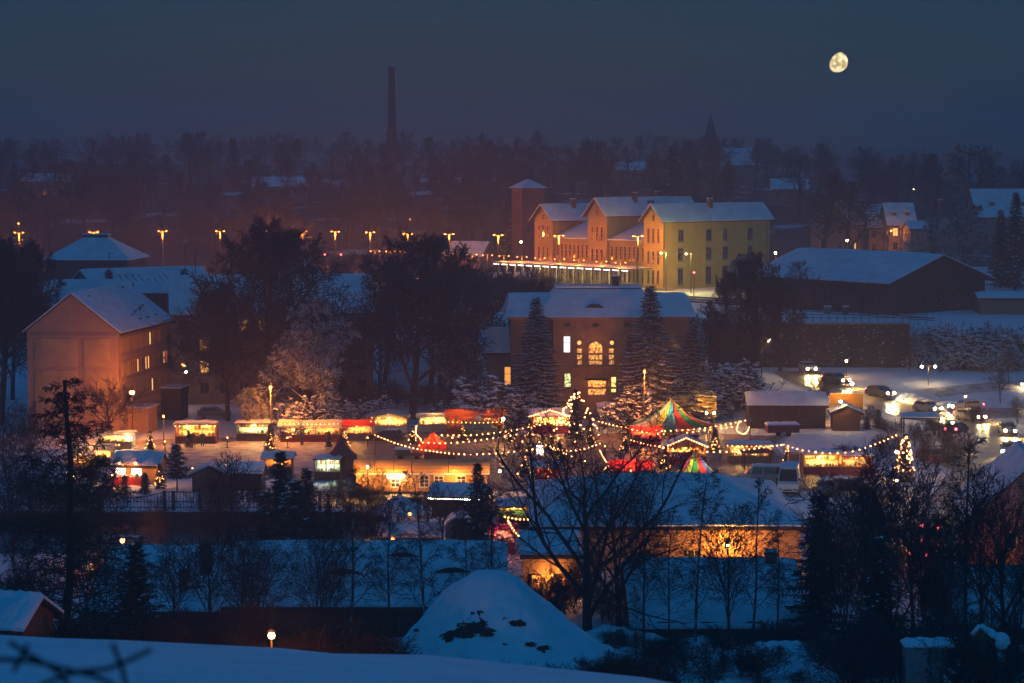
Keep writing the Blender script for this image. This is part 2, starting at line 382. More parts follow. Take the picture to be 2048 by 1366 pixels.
# ploughed snow heaps beside the roads
def heap(px, py, w, h, d_=None, label='', name='snow_heap', mat='snow', seed=1, dep=1.0):
    p = G(px, py) if d_ is None else P(px, py, d_); r_ = random.Random(seed); m = MB(); n = 22
    ph = [r_.uniform(0, 6) for _ in range(6)]
    def f(u, v):
        x = (u - .5) * 2; y = (v - .5) * 2; rr_ = math.sqrt(x * x + y * y)
        k = max(0, 1 - rr_ ** 1.6) * (1 + .22 * math.sin(5 * x + ph[0]) * math.sin(4 * y + ph[1]) + .10 * math.sin(13 * x + ph[2]) * math.sin(11 * y + ph[3]) + .05 * math.sin(27 * x + ph[4]))
        X_ = p.x + x * w / 2; Y_ = p.y + y * w / 2 * dep
        return (X_, Y_, gz(X_, Y_) - .06 + h * k)
    m.grid(f, n, n); return m.build(name, mat, smooth=True, label=label, cat='snow heap')
heap(1832, 798, 7, .9, label='ploughed snow heap at the road fork, tyre tracks before it', seed=3)
heap(1905, 812, 8, .6, label='long low snow bank between the two roads at the right', seed=4, dep=.5)
heap(1700, 905, 12, .7, label='rough snow ridge behind the food trailer', seed=7, dep=.25)
heap(1790, 905, 9, .6, label='rough snow ridge left of the lit right fir', seed=8, dep=.3)
heap(1235, 1290, 9, 1.2, label='lumpy snow bank right of the big snow mound', seed=9, dep=.6)
heap(1420, 1300, 8, .9, label='low snow bank on the bottom field in front of the lower roof', seed=10, dep=.6)
heap(1550, 1310, 7, .9, label='low snow bank left of the snow topped concrete block', seed=11, dep=.6)
# the big spoil mound under snow
def mound():
    d = 116; m = MB(); n = 60; cx = X(985, d, 1240); r_ = random.Random(2)
    zt = Z(1141, d); zb = Z(1330, d)
    sil = [(-7.4, 0), (-6.4, .06), (-5.2, .24), (-4.2, .46), (-3.2, .68), (-2.2, .86), (-1.3, .96), (-.3, 1.0), (.6, .985), (1.4, .92), (2.4, .77), (3.8, .55), (5.2, .35), (6.6, .16), (8.6, 0)]
    def prof(x):
        return itp(sil, x)
    def f(u, v):
        a = u * 2 * math.pi; r = v ** .9 * 8.6
        x = r * math.cos(a) * 1.0; y = r * math.sin(a) * .95
        rr_ = math.sqrt(x * x + y * y); k = prof(math.copysign(rr_, x) if abs(x) > .4 * rr_ else (x + (rr_ if x > 0 else -rr_)) / 2 * 1.4 if rr_ else 0)
        ang = math.cos(a); k = prof(rr_) * (ang + 1) / 2 + prof(-rr_) * (1 - ang) / 2
        b = .16 * math.sin(2.1 * x + .5) * math.sin(1.7 * y) + .09 * math.sin(5.1 * x) * math.cos(4.3 * y) + .04 * math.sin(11 * x + y) * math.cos(9 * y)
        g_ = gz(cx + x, d + y) - .25
        return (cx + x, d + y, max(g_, zb - .3 + (zt - zb + .3) * k + b * (1 - k) * min(1, k * 6)))
    from mathutils import noise as mn
    def f2(u, v):
        x, y, z = f(u, v); k = 1 if .03 < v < .9 else .3
        return (x, y, z + k * (.16 * mn.noise((x * .9, y * .9, 1)) + .09 * mn.noise((x * 2.3, y * 2.3, 5)) + .045 * mn.noise((x * 6, y * 6, 9))))
    m.grid(f2, 130, 56)
    t = thing('snow_mound', 'big rounded heap of earth under smooth blue snow at the bottom', 'mound', (0, 0, 0))
    m.build('snow_cover', 'snow', t, smooth=True)
    # bare earth where the snow has slid off
    def surf(px, py):
        best = None
        for k in range(70):
            d2 = 108 + k * .12; p = P(px, py, d2); a = math.atan2((p.y - d) / .95, p.x - cx); rr_ = math.hypot(p.x - cx, (p.y - d) / .95)
            z = f(a / (2 * math.pi) % 1, min(1, (rr_ / 8.6) ** (1 / .9)))[2]
            if p.z <= z: best = p; break
        return best
    for (px, py, w, h) in ((958, 1236, 44, 26), (945, 1254, 70, 26), (925, 1268, 60, 22), (975, 1266, 40, 18), (1036, 1248, 34, 17), (1062, 1290, 26, 12), (1088, 1300, 40, 16), (1120, 1213, 20, 9), (895, 1275, 34, 22), (1008, 1238, 14, 6), (832, 1262, 12, 7), (1010, 1290, 12, 6), (1140, 1228, 14, 7)):
        mm = MB(); r2 = random.Random(px); ring = []
        for i in range(26):
            t_ = 2 * math.pi * i / 26; k = r2.uniform(.72, 1.12); q = surf(px + math.cos(t_) * w / 2 * k, py + math.sin(t_) * h / 2 * k)
            if q: ring.append(q + Vector((0, -.05, .05)))
        c0 = surf(px, py)
        if c0 and len(ring) > 5:
            mm.v = [tuple(c0 + Vector((0, -.10, .08)))] + [tuple(q) for q in ring]
            mm.f = [(0, i + 1, (i + 1) % len(ring) + 1) for i in range(len(ring))]
            mm.build('bare_earth', 'dirt', t, smooth=True)
mound()
def tufts():
    r_ = random.Random(31); m = MB()
    for i in range(150):
        x = r_.uniform(-13, 13); y = r_.uniform(37, 47.5); z = gz(x, y)
        for k in range(r_.randint(3, 7)):
            a = r_.uniform(0, 6.28); l = r_.uniform(.06, .20); q = (x + r_.uniform(-.08, .08), y + r_.uniform(-.08, .08)); w = .004
            m.f.append((len(m.v), len(m.v) + 1, len(m.v) + 2)); m.v += [(q[0] - w, q[1], z - .03), (q[0] + w, q[1], z - .03), (q[0] + math.cos(a) * l * .5, q[1] + math.sin(a) * l * .5, z + l)]
    m.build('dry_grass', 'larch_twig', kind='stuff', label='dry grass tips poking through the snow of the near slope', cat='grass')
tufts()
# ------------------------------------------------------------------ trees
def segs_mesh(name, segs, mat, sides=3):
    A = np.array([(*s[0], *s[1], s[2], s[3]) for s in segs], dtype=np.float64)
    p0, p1, r0, r1 = A[:, :3], A[:, 3:6], A[:, 6], A[:, 7]
    d = p1 - p0; d /= np.maximum(np.linalg.norm(d, axis=1, keepdims=True), 1e-9)
    ref = np.where(np.abs(d[:, 2:3]) > .9, np.array([[1., 0, 0]]), np.array([[0, 0, 1.]]))
    a = np.cross(d, ref); a /= np.maximum(np.linalg.norm(a, axis=1, keepdims=True), 1e-9); b = np.cross(d, a)
    V = []
    for p, r in ((p0, r0), (p1, r1)):
        for i in range(sides):
            t = 2 * math.pi * i / sides + .5
            V.append(p + (a * math.cos(t) + b * math.sin(t)) * r[:, None])
    n = len(segs); V = np.stack(V, 1).reshape(-1, 3)
    base = (np.arange(n) * 2 * sides)[:, None, None]
    F = np.array([(i, (i + 1) % sides, sides + (i + 1) % sides, sides + i) for i in range(sides)])[None] + base
    F = F.reshape(-1, 4)
    return np_mesh(name, V, F, mat)
def np_mesh(name, V, F, mat, smooth=False):
    me = bpy.data.meshes.new(name); k = F.shape[1]
    me.vertices.add(len(V)); me.vertices.foreach_set('co', V.astype(np.float32).ravel())
    me.loops.add(F.size); me.loops.foreach_set('vertex_index', F.astype(np.int32).ravel())
    me.polygons.add(len(F)); me.polygons.foreach_set('loop_start', np.arange(0, F.size, k, dtype=np.int32)); me.polygons.foreach_set('loop_total', np.full(len(F), k, dtype=np.int32))
    me.materials.append(M[mat] if isinstance(mat, str) else mat); me.update(calc_edges=True); return me
def grow(seed, H, trunk, levels, rad, rmin, shape=None, wob=.12, lean=0.0):
    """returns (trunk segments, crown segments) of a bare tree of height about H"""
    r_ = random.Random(seed); tr = []; cr = []
    def branch(p, d, L, r, lev):
        nseg, grav = (7, 0) if lev == 0 else (levels[lev - 1]['seg'], levels[lev - 1].get('g', 0))
        pts = [p]; dirs = []; rs = [r]; q = p
        for i in range(nseg):
            w = wob * (.35 if lev == 0 else 1)
            d = (d + Vector((r_.gauss(0, w), r_.gauss(0, w), r_.gauss(0, w) + grav))).normalized()
            q = q + d * (L / nseg); pts.append(q); dirs.append(d)
            end = .30 if lev == 0 else .35
            rs.append(max(rmin, r * (1 - (1 - end) * (i + 1) / nseg)))
        for i in range(nseg): (tr if lev == 0 else cr).append((pts[i], pts[i + 1], rs[i], rs[i + 1]))
        if lev >= len(levels): return
        c_ = levels[lev]; n = c_['n']; az = r_.uniform(0, 6.28)
        for k in range(n):
            t = c_['s'] + (1 - c_['s']) * (k + r_.random() * .9) / n; t = min(t, .999)
            i = min(nseg - 1, int(t * nseg)); fr = t * nseg - i
            base = pts[i].lerp(pts[i + 1], fr); dd = dirs[i]
            az += 2.399 + r_.uniform(-.4, .4)
            a = dd.orthogonal().normalized(); b = dd.cross(a); out = a * math.cos(az) + b * math.sin(az)
            ang = R(r_.uniform(*c_['a']))
            if lev == 0 and shape: Lr = H * shape(t) * r_.uniform(.85, 1.1)
            else: Lr = L * r_.uniform(*c_['l']) * (1.1 - .5 * t)
            nd = (dd * math.cos(ang) + out * math.sin(ang)).normalized()
            if c_.get('up'): nd = (nd + Vector((0, 0, c_['up']))).normalized()
            branch(base, nd, Lr, max(rmin, rs[i] * c_.get('r', .55)), lev + 1)
    branch(Vector((0, 0, -.3)), Vector((lean, 0, 1)).normalized(), trunk * H, rad, 0)
    return tr, cr
def variant(name, seed, H, trunk, levels, rad, rmin, mat, shape=None, tmat=None, **kw):
    tr, cr = grow(seed, H, trunk, levels, rad, rmin, shape, **kw)
    top = max(s[1].z for s in cr)
    print('tree', name, len(cr), 'top %.1f' % top, 'r %.1f' % max(abs(s[1].x) for s in cr))
    return (segs_mesh(name + '_trunk', tr, tmat or mat, 6), segs_mesh(name + '_crown', cr, mat, 3), top)
def broad(n3=7, n4=6, n1=8, n2=8):
    return [dict(n=n1, s=.16, a=(28, 66), l=(.5, .7), seg=6, g=.035, r=.5, up=.12), dict(n=n2, s=.2, a=(28, 60), l=(.42, .62), seg=4, g=.03, r=.5),
            dict(n=n3, s=.15, a=(25, 60), l=(.42, .62), seg=3, g=.0, r=.5), dict(n=n4, s=.1, a=(25, 55), l=(.45, .7), seg=2, r=.6)]
bs = lambda t: .62 * (1.05 - t) ** .55 * .75 + .06
V = {}
V['broad1'] = variant('broad1', 11, 20, .80, broad(9, 8, 16, 11), .38, .026, 'bark_frosted', lambda t: .50 * (1.06 - t) ** .6)
V['broad2'] = variant('broad2', 23, 20, .76, broad(9, 8, 16, 11), .42, .026, 'bark_frosted', lambda t: .46 * (1.06 - t) ** .5)
V['snowy1'] = variant('snowy1', 31, 14, .82, broad(8, 7, 15, 9), .24, .030, 'bark_snowy', lambda t: .40 * (1.08 - t) ** .6)
V['near'] = variant('near', 8, 17, .55, [dict(n=10, s=.10, a=(25, 64), l=(.8, 1), seg=7, g=.045, r=.64, up=.1), dict(n=8, s=.2, a=(25, 60), l=(.42, .6), seg=5, g=.02, r=.45),
    dict(n=7, s=.15, a=(25, 60), l=(.4, .6), seg=3, g=.0, r=.5), dict(n=6, s=.1, a=(25, 55), l=(.45, .7), seg=2, r=.6)], .36, .012, 'bark', lambda t: .62 * (1.1 - t) ** .35 + .02)
V['birch1'] = variant('birch1', 41, 12, .95, [dict(n=22, s=.22, a=(30, 58), l=(.3, .4), seg=5, g=-.02, r=.35), dict(n=8, s=.2, a=(25, 55), l=(.4, .6), seg=4, g=-.13, r=.5), dict(n=8, s=.1, a=(20, 50), l=(.5, .8), seg=3, g=-.16, r=.6)], .11, .013, 'twig_red', lambda t: .24 * (1.15 - t) ** .7, tmat='birch_bark')
V['birch2'] = variant('birch2', 47, 12, .95, [dict(n=18, s=.25, a=(25, 50), l=(.3, .4), seg=5, g=.02, r=.35), dict(n=8, s=.2, a=(25, 55), l=(.4, .6), seg=4, g=-.05, r=.5), dict(n=6, s=.1, a=(20, 50), l=(.5, .8), seg=2, g=-.1, r=.6)], .10, .013, 'bark', lambda t: .26 * (1.15 - t) ** .7)
V['young1'] = variant('young1', 53, 9, .6, [dict(n=12, s=.25, a=(22, 45), l=(.5, .7), seg=5, g=.04, r=.5, up=.15), dict(n=8, s=.2, a=(22, 48), l=(.42, .6), seg=4, g=.02, r=.5), dict(n=7, s=.1, a=(22, 50), l=(.45, .65), seg=2, r=.6)], .11, .014, 'bark', lambda t: .48 * (1.1 - t) ** .3)
V['round1'] = variant('round1', 59, 7.5, .5, [dict(n=14, s=.42, a=(25, 68), l=(.5, .7), seg=5, g=.03, r=.5, up=.1), dict(n=9, s=.2, a=(22, 48), l=(.42, .6), seg=4, g=.02, r=.5), dict(n=7, s=.1, a=(22, 50), l=(.45, .65), seg=2, r=.6)], .12, .012, 'bark', lambda t: .50 * (1.1 - t) ** .25)
V['multi1'] = variant('multi1', 61, 10, .22, [dict(n=9, s=.05, a=(5, 30), l=(.8, 1), seg=7, g=.03, r=.7, up=.3), dict(n=11, s=.2, a=(22, 50), l=(.3, .5), seg=4, g=.03, r=.4), dict(n=8, s=.1, a=(22, 50), l=(.4, .6), seg=3, g=.0, r=.5), dict(n=4, s=.1, a=(22, 50), l=(.45, .7), seg=2, r=.6)], .13, .013, 'bark', lambda t: .85)
V['larch'] = variant('larch', 67, 16, .99, [dict(n=90, s=.08, a=(65, 100), l=(.3, .4), seg=5, g=-.02, r=.28), dict(n=14, s=.10, a=(40, 80), l=(.28, .5), seg=3, g=-.10, r=.5), dict(n=7, s=.1, a=(30, 60), l=(.35, .6), seg=2, g=-.1, r=.6)], .20, .014, 'larch_twig', lambda t: .25 * (1.04 - t) ** .75 + .015, tmat='bark')
V['shrub1'] = variant('shrub1', 71, 3.2, .25, [dict(n=16, s=.0, a=(10, 62), l=(.8, 1.2), seg=5, g=.02, r=.6), dict(n=9, s=.2, a=(25, 60), l=(.35, .55), seg=3, r=.5), dict(n=6, s=.1, a=(25, 60), l=(.4, .65), seg=2, r=.6)], .05, .015, 'bark_frosted', lambda t: .8)
V['shrub2'] = variant('shrub2', 73, 3.6, .25, [dict(n=20, s=.0, a=(15, 72), l=(.8, 1.2), seg=5, g=-.01, r=.6), dict(n=10, s=.2, a=(25, 60), l=(.35, .55), seg=3, r=.5), dict(n=6, s=.1, a=(25, 60), l=(.4, .65), seg=2, r=.6)], .06, .024, 'bark_snowy', lambda t: .75)
V['far1'] = variant('far1', 79, 14, .75, [dict(n=11, s=.25, a=(25, 58), l=(.5, .7), seg=4, g=.04, r=.5, up=.1), dict(n=9, s=.2, a=(28, 60), l=(.42, .62), seg=3, g=.02, r=.5), dict(n=6, s=.15, a=(25, 60), l=(.5, .7), seg=2, r=.6)], .28, .035, 'bark', lambda t: .44 * (1.06 - t) ** .6)
V['far2'] = variant('far2', 83, 14, .85, [dict(n=15, s=.3, a=(20, 45), l=(.5, .7), seg=4, g=.05, r=.5, up=.15), dict(n=8, s=.2, a=(28, 60), l=(.42, .62), seg=3, g=.02, r=.5), dict(n=6, s=.15, a=(25, 60), l=(.5, .7), seg=2, r=.6)], .22, .033, 'bark', lambda t: .34 * (1.06 - t) ** .6)
# conifers: whorled branches carrying flat needle sprays, snow pads lying on them
def conifer(name, seed, H, width, whorls, snow, droop=.35, card=.34, needle='needle', open_=0.0, base=.06):
    r_ = random.Random(seed); tr = [((0, 0, -.3), (0, 0, H * .5), H * .016, H * .010), ((0, 0, H * .5), (0, 0, H), H * .010, .015)]
    VN = []; VS = []; br = []; UP = Vector((0, 0, 1))
    def card_at(L, c_, d, side, ln, wd, up):
        e = d * ln; s_ = side * wd
        L.append([c_ - s_ * .45, c_ + e * .5 - s_ * .9 + up * .3, c_ + e + up * .0, c_ + e * .5 + s_ * .9 + up * .3])
    NB = whorls * 8
    for w in range(NB):
        t = base + (1 - base) * (w / NB) ** .92 ; z0 = t * H + r_.uniform(-.1, .1)
        L = (width / 2) * (1 - t) ** .85 * r_.uniform(.68, 1.12) + .10
        if r_.random() < open_: continue
        az = w * 2.399 + r_.uniform(-.3, .3); Lb = L
        h = Vector((math.cos(az), math.sin(az), 0)); side = Vector((-math.sin(az), math.cos(az), 0))
        n = max(2, int(Lb / card * 1.6)); prev = Vector((0, 0, z0)); dr = droop * r_.uniform(.7, 1.3)
        for i in range(1, n + 1):
            s_ = i / n; p = Vector((0, 0, z0)) + h * (Lb * s_) + Vector((0, 0, Lb * (-dr * s_ + dr * .5 * s_ * s_ + .08 * s_)))
            br.append((prev, p, .03 * (1 - s_) + .012, .026 * (1 - s_) + .008)); prev = p
            reach = card * (1.5 - .7 * s_)
            for sd in (-1, 1):
                dd = (h * r_.uniform(.4, .9) + side * sd * r_.uniform(.4, 1) + UP * r_.uniform(-.4, .1)).normalized()
                card_at(VN, p, dd, dd.cross(UP).normalized(), reach * r_.uniform(.9, 1.4), card * .42, UP * .08)
                hd = (h * r_.uniform(-.1, .5) + side * sd * r_.uniform(0, .6) - UP * r_.uniform(.6, 1.2)).normalized()
                card_at(VN, p + side * sd * card * r_.uniform(0, .4), hd, (side + h * r_.uniform(-.8, .8)).normalized(), reach * r_.uniform(.6, 1.05), card * .36, UP * 0)
                if r_.random() < snow:
                    card_at(VS, p + UP * .10, Vector((dd.x, dd.y, dd.z * .8 - .1)).normalized(), dd.cross(UP).normalized(), reach * r_.uniform(.8, 1.3), card * r_.uniform(.36, .6), UP * .16)
            if i == n: card_at(VN, p, (h + UP * r_.uniform(-.3, .2)).normalized(), side, card * 1.1, card * .38, UP * .05)
    for k in range(10): card_at(VN, Vector((0, 0, H - k * .12 - .2)), Vector((math.cos(k * 2.4) * .5, math.sin(k * 2.4) * .5, .8)).normalized(), Vector((-math.sin(k * 2.4), math.cos(k * 2.4), 0)), card * .7, card * .2, UP * 0)
    def cm(L, nm, mat):
        Vv = np.array([[tuple(p) for p in q] for q in L]).reshape(-1, 3); return np_mesh(nm, Vv, np.arange(len(Vv)).reshape(-1, 4), mat)
    print('conifer', name, len(VN), len(VS))
    return (segs_mesh(name + '_trunk', tr, 'bark', 7), cm(VN, name + '_crown', needle), H, cm(VS, name + '_snow', 'snow') if VS else None, segs_mesh(name + '_branch', br, 'bark', 3))
V['spruce1'] = conifer('spruce1', 3, 15, 6.2, 28, .8)
V['spruce2'] = conifer('spruce2', 5, 15, 7.0, 26, .8, droop=.5)
V['spruce_dark'] = conifer('spruce_dark', 9, 8, 4.0, 22, .06, card=.26)
V['pine_dark'] = conifer('pine_dark', 13, 10, 5.0, 16, .05, droop=.1, card=.42, open_=.15, base=.2)
V['fir_small'] = conifer('fir_small', 15, 4, 2.2, 14, .12, card=.22)
V['young_pine'] = conifer('young_pine', 17, 5, 3.6, 9, .22, droop=-.05, card=.36, open_=.1, base=.3)
V['fir_far'] = conifer('fir_far', 19, 14, 6, 18, .12, card=.6, needle='needle_far')
def clump_shrub(name, seed, H, width, n_st, pads, pad):
    """evergreen or twiggy shrub bowed under clumps of snow"""
    tr, cr = grow(seed, H, .22, [dict(n=n_st, s=.0, a=(12, 74), l=(.8, 1.2), seg=5, g=-.02, r=.6), dict(n=9, s=.2, a=(25, 60), l=(.35, .55), seg=3, r=.5), dict(n=5, s=.1, a=(25, 60), l=(.4, .65), seg=2, r=.6)], .06, .02, lambda t: .78)
    r_ = random.Random(seed); top = max(s[1].z for s in cr); k = width / 2 / max(abs(s[1].x) for s in cr); cr = [(Vector((a.x * k, a.y * k, a.z)), Vector((b.x * k, b.y * k, b.z)), c_, d_) for a, b, c_, d_ in cr]
    m = MB()
    for s in r_.sample(cr, min(pads, len(cr))):
        p = s[1]; w = pad * r_.uniform(.5, 1.3); h_ = w * r_.uniform(.35, .6); a = r_.uniform(0, 3.1); L = w * r_.uniform(.8, 1.6); i = len(m.v)
        ca, sa = math.cos(a), math.sin(a); q = lambda x, y, z: (p.x + x * ca - y * sa, p.y + x * sa + y * ca, p.z + z)
        m.v += [q(L, 0, -h_ * .3), q(0, w, -h_ * .2), q(-L, 0, -h_ * .3), q(0, -w, -h_ * .2), q(0, 0, h_)]; m.f += [(i, i + 1, i + 4), (i + 1, i + 2, i + 4), (i + 2, i + 3, i + 4), (i + 3, i, i + 4), (i + 3, i + 2, i + 1, i)]
    return (segs_mesh(name + '_trunk', tr, 'bark', 5), segs_mesh(name + '_crown', cr, 'bark', 3), top, m.mesh(name + '_snow', 'snow'), segs_mesh(name + '_b', cr[:40], 'bark', 3))
V['clump1'] = clump_shrub('clump1', 101, 3.6, 5.6, 24, 520, .16)
V['clump2'] = clump_shrub('clump2', 103, 4.2, 5.0, 22, 420, .20)
TREE_N = 0
def tree(kind, name, label, px, d, py_top, wide=1.0, rz=None, cat='tree', group=None, x=None, h=None, mat=None):
    """a tree standing at distance d under photo column px, its tip at photo row py_top"""
    global TREE_N; TREE_N += 1
    v = V[kind]; xx = X(px, d, 800) if x is None else x; z = gz(xx, d)
    hh = (P(px, py_top, d).z - z) if h is None else h
    k = hh / v[2]
    t = thing(name, label, cat, (xx, d, z), 0, group)
    t.rotation_euler = (0, 0, (TREE_N * 2.4) % 6.28 if rz is None else rz); t.scale = (k * wide, k * wide, k)
    a = inst(v[0], 'trunk', t); b = inst(v[1], 'crown', t)
    if len(v) > 3:
        if not kind.startswith('clump'): inst(v[4], 'branches', t, kind='stuff')
        if v[3]: inst(v[3], 'snow_load', b, kind='stuff')
    return t
# ------------------------------------------------------------------ building helpers (local frame: x along ridge 0..L, y across 0..Wd)
MESH = {}
def cached(key, fn):
    if key not in MESH: MESH[key] = fn()
    return MESH[key]
FACE = {'S': lambda u, z, L, Wd: ((u, 0, z), 0), 'N': lambda u, z, L, Wd: ((u, Wd, z), math.pi), 'E': lambda u, z, L, Wd: ((L, u, z), math.pi / 2), 'W': lambda u, z, L, Wd: ((0, u, z), -math.pi / 2)}
def frame_mesh(w, h, t=.10, dp=.10):
    m = MB(); m.box(-w / 2 - t, -w / 2, -dp, .02, -t, h + t); m.box(w / 2, w / 2 + t, -dp, .02, -t, h + t)
    m.box(-w / 2, w / 2, -dp, .02, -t, 0); m.box(-w / 2, w / 2, -dp, .02, h, h + t); return m
def window(parent, loc, rz, w, h, pane='glass_dark', frame='white_paint', cols=1, rows=2, sill=None, arch=False, t=.10):
    def fm():
        m = frame_mesh(w, h, t)
        for i in range(1, cols): x = -w / 2 + w * i / cols; m.box(x - .03, x + .03, -.05, .01, 0, h)
        for j in range(1, rows): z = h * (.62 if rows == 2 else j / rows); m.box(-w / 2, w / 2, -.052, .012, z - .03, z + .03)
        return m.mesh('window', frame)
    def ff(): return MB().box(-w / 2, w / 2, -.025, .005, 0, h).mesh('pane', pane)
    o = inst(cached(('wf', w, h, cols, rows, frame, t), fm), 'window', parent, loc, rz)
    inst(cached(('wp', w, h, pane), ff), 'pane', o)
    if sill: inst(cached(('ws', w, sill), lambda: MB().box(-w / 2 - .18, w / 2 + .18, -.24, .02, -t - .12, -t - .003).mesh('sill', sill)), 'sill', o)
    return o
def snow_slab(m, a, b, c_, d, th, nu=14, nv=6, seed=0, amp=.075):
    """snow of thickness th lying on the roof plane a-b (eave) to d-c (ridge)"""
    r_ = random.Random(seed); a, b, c_, d = map(Vector, (a, b, c_, d)); n = (b - a).cross(d - a).normalized()
    if n.z < 0: n = -n
    ph = [r_.uniform(0, 6) for _ in range(4)]
    def top(u, v):
        p = a.lerp(b, u).lerp(d.lerp(c_, u), v)
        if v == 0: p = p + (a - d).normalized() * (.07 * math.sin(u * 23 + ph[3]) + .05 * math.sin(u * 57 + ph[0])) * min(1, th * 4)
        e = min(u * 12, (1 - u) * 12, v * 5 + .25, 1)
        return p + n * (th * (.45 + .55 * min(1, e)) + amp * (math.sin(u * 17 + ph[0]) * math.sin(v * 5 + ph[1]) + .5 * math.sin(u * 41 + ph[2])) * min(1, e) + r_.uniform(-.01, .01))
    m.grid(top, nu, nv)
    for (p, q, f) in ((a, b, lambda u: top(u, 0)), (d, c_, lambda u: top(u, 1))):
        pts = [f(i / nu) for i in range(nu + 1)]
        for i in range(nu): m.quad(p.lerp(q, i / nu), p.lerp(q, (i + 1) / nu), pts[i + 1], pts[i])
    for (p, q, uu) in ((a, d, 0), (b, c_, 1)):
        pts = [top(uu, j / nv) for j in range(nv + 1)]
        for j in range(nv): m.quad(p.lerp(q, j / nv), p.lerp(q, (j + 1) / nv), pts[j + 1], pts[j])
    return m
def house(name, label, cat, loc, rz, L, Wd, H, rh, wall='plaster_dim', over=.5, snow=.22, roofm='roof_dark', group=None, ridge=.5, gov=None, seed=1, fascia='wood_dark', wallname='wall'):
    t = thing(name, label, cat, loc, rz, group); gov = over if gov is None else gov
    yr = Wd * ridge; m = MB()
    m.extrude([(0, 0, -1.2), (0, Wd, -1.2), (0, Wd, H), (0, yr, H + rh), (0, 0, H)], (L, 0, 0)); m.build(wallname, wall, t)
    sl0 = rh / yr; sl1 = rh / (Wd - yr); th = .16
    e0 = (-over, H - sl0 * over); e1 = (Wd + over, H - sl1 * over); top = (yr, H + rh)
    rf = MB()
    for (ya, za) in (e0, e1):
        rf.extrude([(-gov, ya, za + .02), (-gov, top[0], top[1] + .02), (-gov, top[0], top[1] + th), (-gov, ya, za + th)], (L + 2 * gov, 0, 0))
    ro = rf.build('roof', roofm, t)
    if snow:
        sm = MB()
        for k, (ya, za) in enumerate((e0, e1)):
            snow_slab(sm, (-gov - .04, ya, za + th + .004), (L + gov + .04, ya, za + th + .004), (L + gov + .04, top[0], top[1] + th + .004), (-gov - .04, top[0], top[1] + th + .004), snow, seed=seed * 2 + k)
        sm.build('roof_snow', 'roof_snow', ro, smooth=True)
    if fascia:
        f = MB()
        for (ya, za) in (e0, e1): f.box(-gov - .01, L + gov + .01, ya - .06, ya + .06, za - .12, za + .10) if ya < 0 else f.box(-gov - .01, L + gov + .01, ya - .06, ya + .06, za - .12, za + .10)
        f.build('gutter', fascia, ro)
    t['dims'] = (L, Wd, H, rh)
    return t, ro
def hip(mb, x0, x1, y0, y1, z, h, ins, flat):
    a = [(x0, y0, z), (x1, y0, z), (x1, y1, z), (x0, y1, z)]
    b = [(x0 + ins, y0 + flat, z + h), (x1 - ins, y0 + flat, z + h), (x1 - ins, y1 - flat, z + h), (x0 + ins, y1 - flat, z + h)]
    n = len(mb.v); mb.v += a + b
    mb.f += [(n, n + 1, n + 5, n + 4), (n + 1, n + 2, n + 6, n + 5), (n + 2, n + 3, n + 7, n + 6), (n + 3, n, n + 4, n + 7), (n + 4, n + 5, n + 6, n + 7), (n + 3, n + 2, n + 1, n)]
    return mb
def roof_z(Wd, H, rh, y, ridge=.5):
    yr = Wd * ridge; return H + rh * (y / yr if y <= yr else (Wd - y) / (Wd - yr))
def chimney(parent, x, y, z0, z1, w=.7, d=.7, mat='brick_red', snow=True):
    m = MB(); m.box(x - w / 2, x + w / 2, y - d / 2, y + d / 2, z0, z1); m.box(x - w / 2 - .08, x + w / 2 + .08, y - d / 2 - .08, y + d / 2 + .08, z1 - .3, z1 - .12)
    o = m.build('chimney', mat, parent)
    if snow: MB().box(x - w / 2 - .02, x + w / 2 + .02, y - d / 2 - .02, y + d / 2 + .02, z1 + .003, z1 + .16).build('snow_cap', 'roof_snow', o)
    return o
def wins(parent, face, dims, us, zs, w, h, pane='glass_dark', lit=None, **kw):
    L, Wd = dims[0], dims[1]
    for j, z in enumerate(zs):
        for i, u in enumerate(us):
            loc, rz = FACE[face](u, z, L, Wd)
            window(parent, loc, rz, w, h, (lit or {}).get((i, j), pane), **kw)
# ================================================================== the left housing blocks
xA = X(236, 251, 700)
tA, rA = house('apartment_block', 'rose plastered four storey block with lamp lit gable end at the far left', 'apartment block', (xA, 251, 0), R(82), 21, 11.2, 12.4, 4.3, wall='plaster_rose', over=.45, gov=.25, seed=3)
# gable panels on the W face (x = 0), y runs from the near right corner leftward
for (y0, y1, z0, z1) in ((.9, 4.2, 8.2, 11.5), (4.9, 10.3, 8.2, 11.5), (.9, 4.2, 1.6, 7.7), (4.9, 10.3, 1.6, 7.7)):
    MB().box(-.06, 0, y0, y1, z0, z1).build('wall_panel', 'plaster_panel', tA)
MB().box(-.10, 0, 0, 11.2, -1, 1.1).build('plinth', 'plaster_ochre', tA)
MB().box(-.03, 0, .05, 11.15, 11.9, 12.3).build('cornice_band', 'plaster_band', tA)
lit = {(4, 3): 'win_yellow', (2, 2): 'win_warm', (3, 2): 'win_warm', (4, 2): 'win_warm', (6, 2): 'win_warm', (7, 2): 'win_red', (4, 1): 'win_yellow', (7, 0): 'win_warm'}
for j, z in enumerate((1.2, 4.1, 7.0, 9.9)):
    MB().box(1.0, 20.3, -.05, .0, z - .55, z - .15).build('spandrel_band', 'plaster_band', tA)
    for i in range(8):
        for s_ in range(3):
            u = 1.6 + i * 2.45 + s_ * .72
            on = lit.get((i, j)) if s_ == (i + j) % 3 else None
            window(tA, (u, 0, z), 0, .46, 1.5, on or 'glass_dark', 'plaster_panel', 1, 1, t=.13)
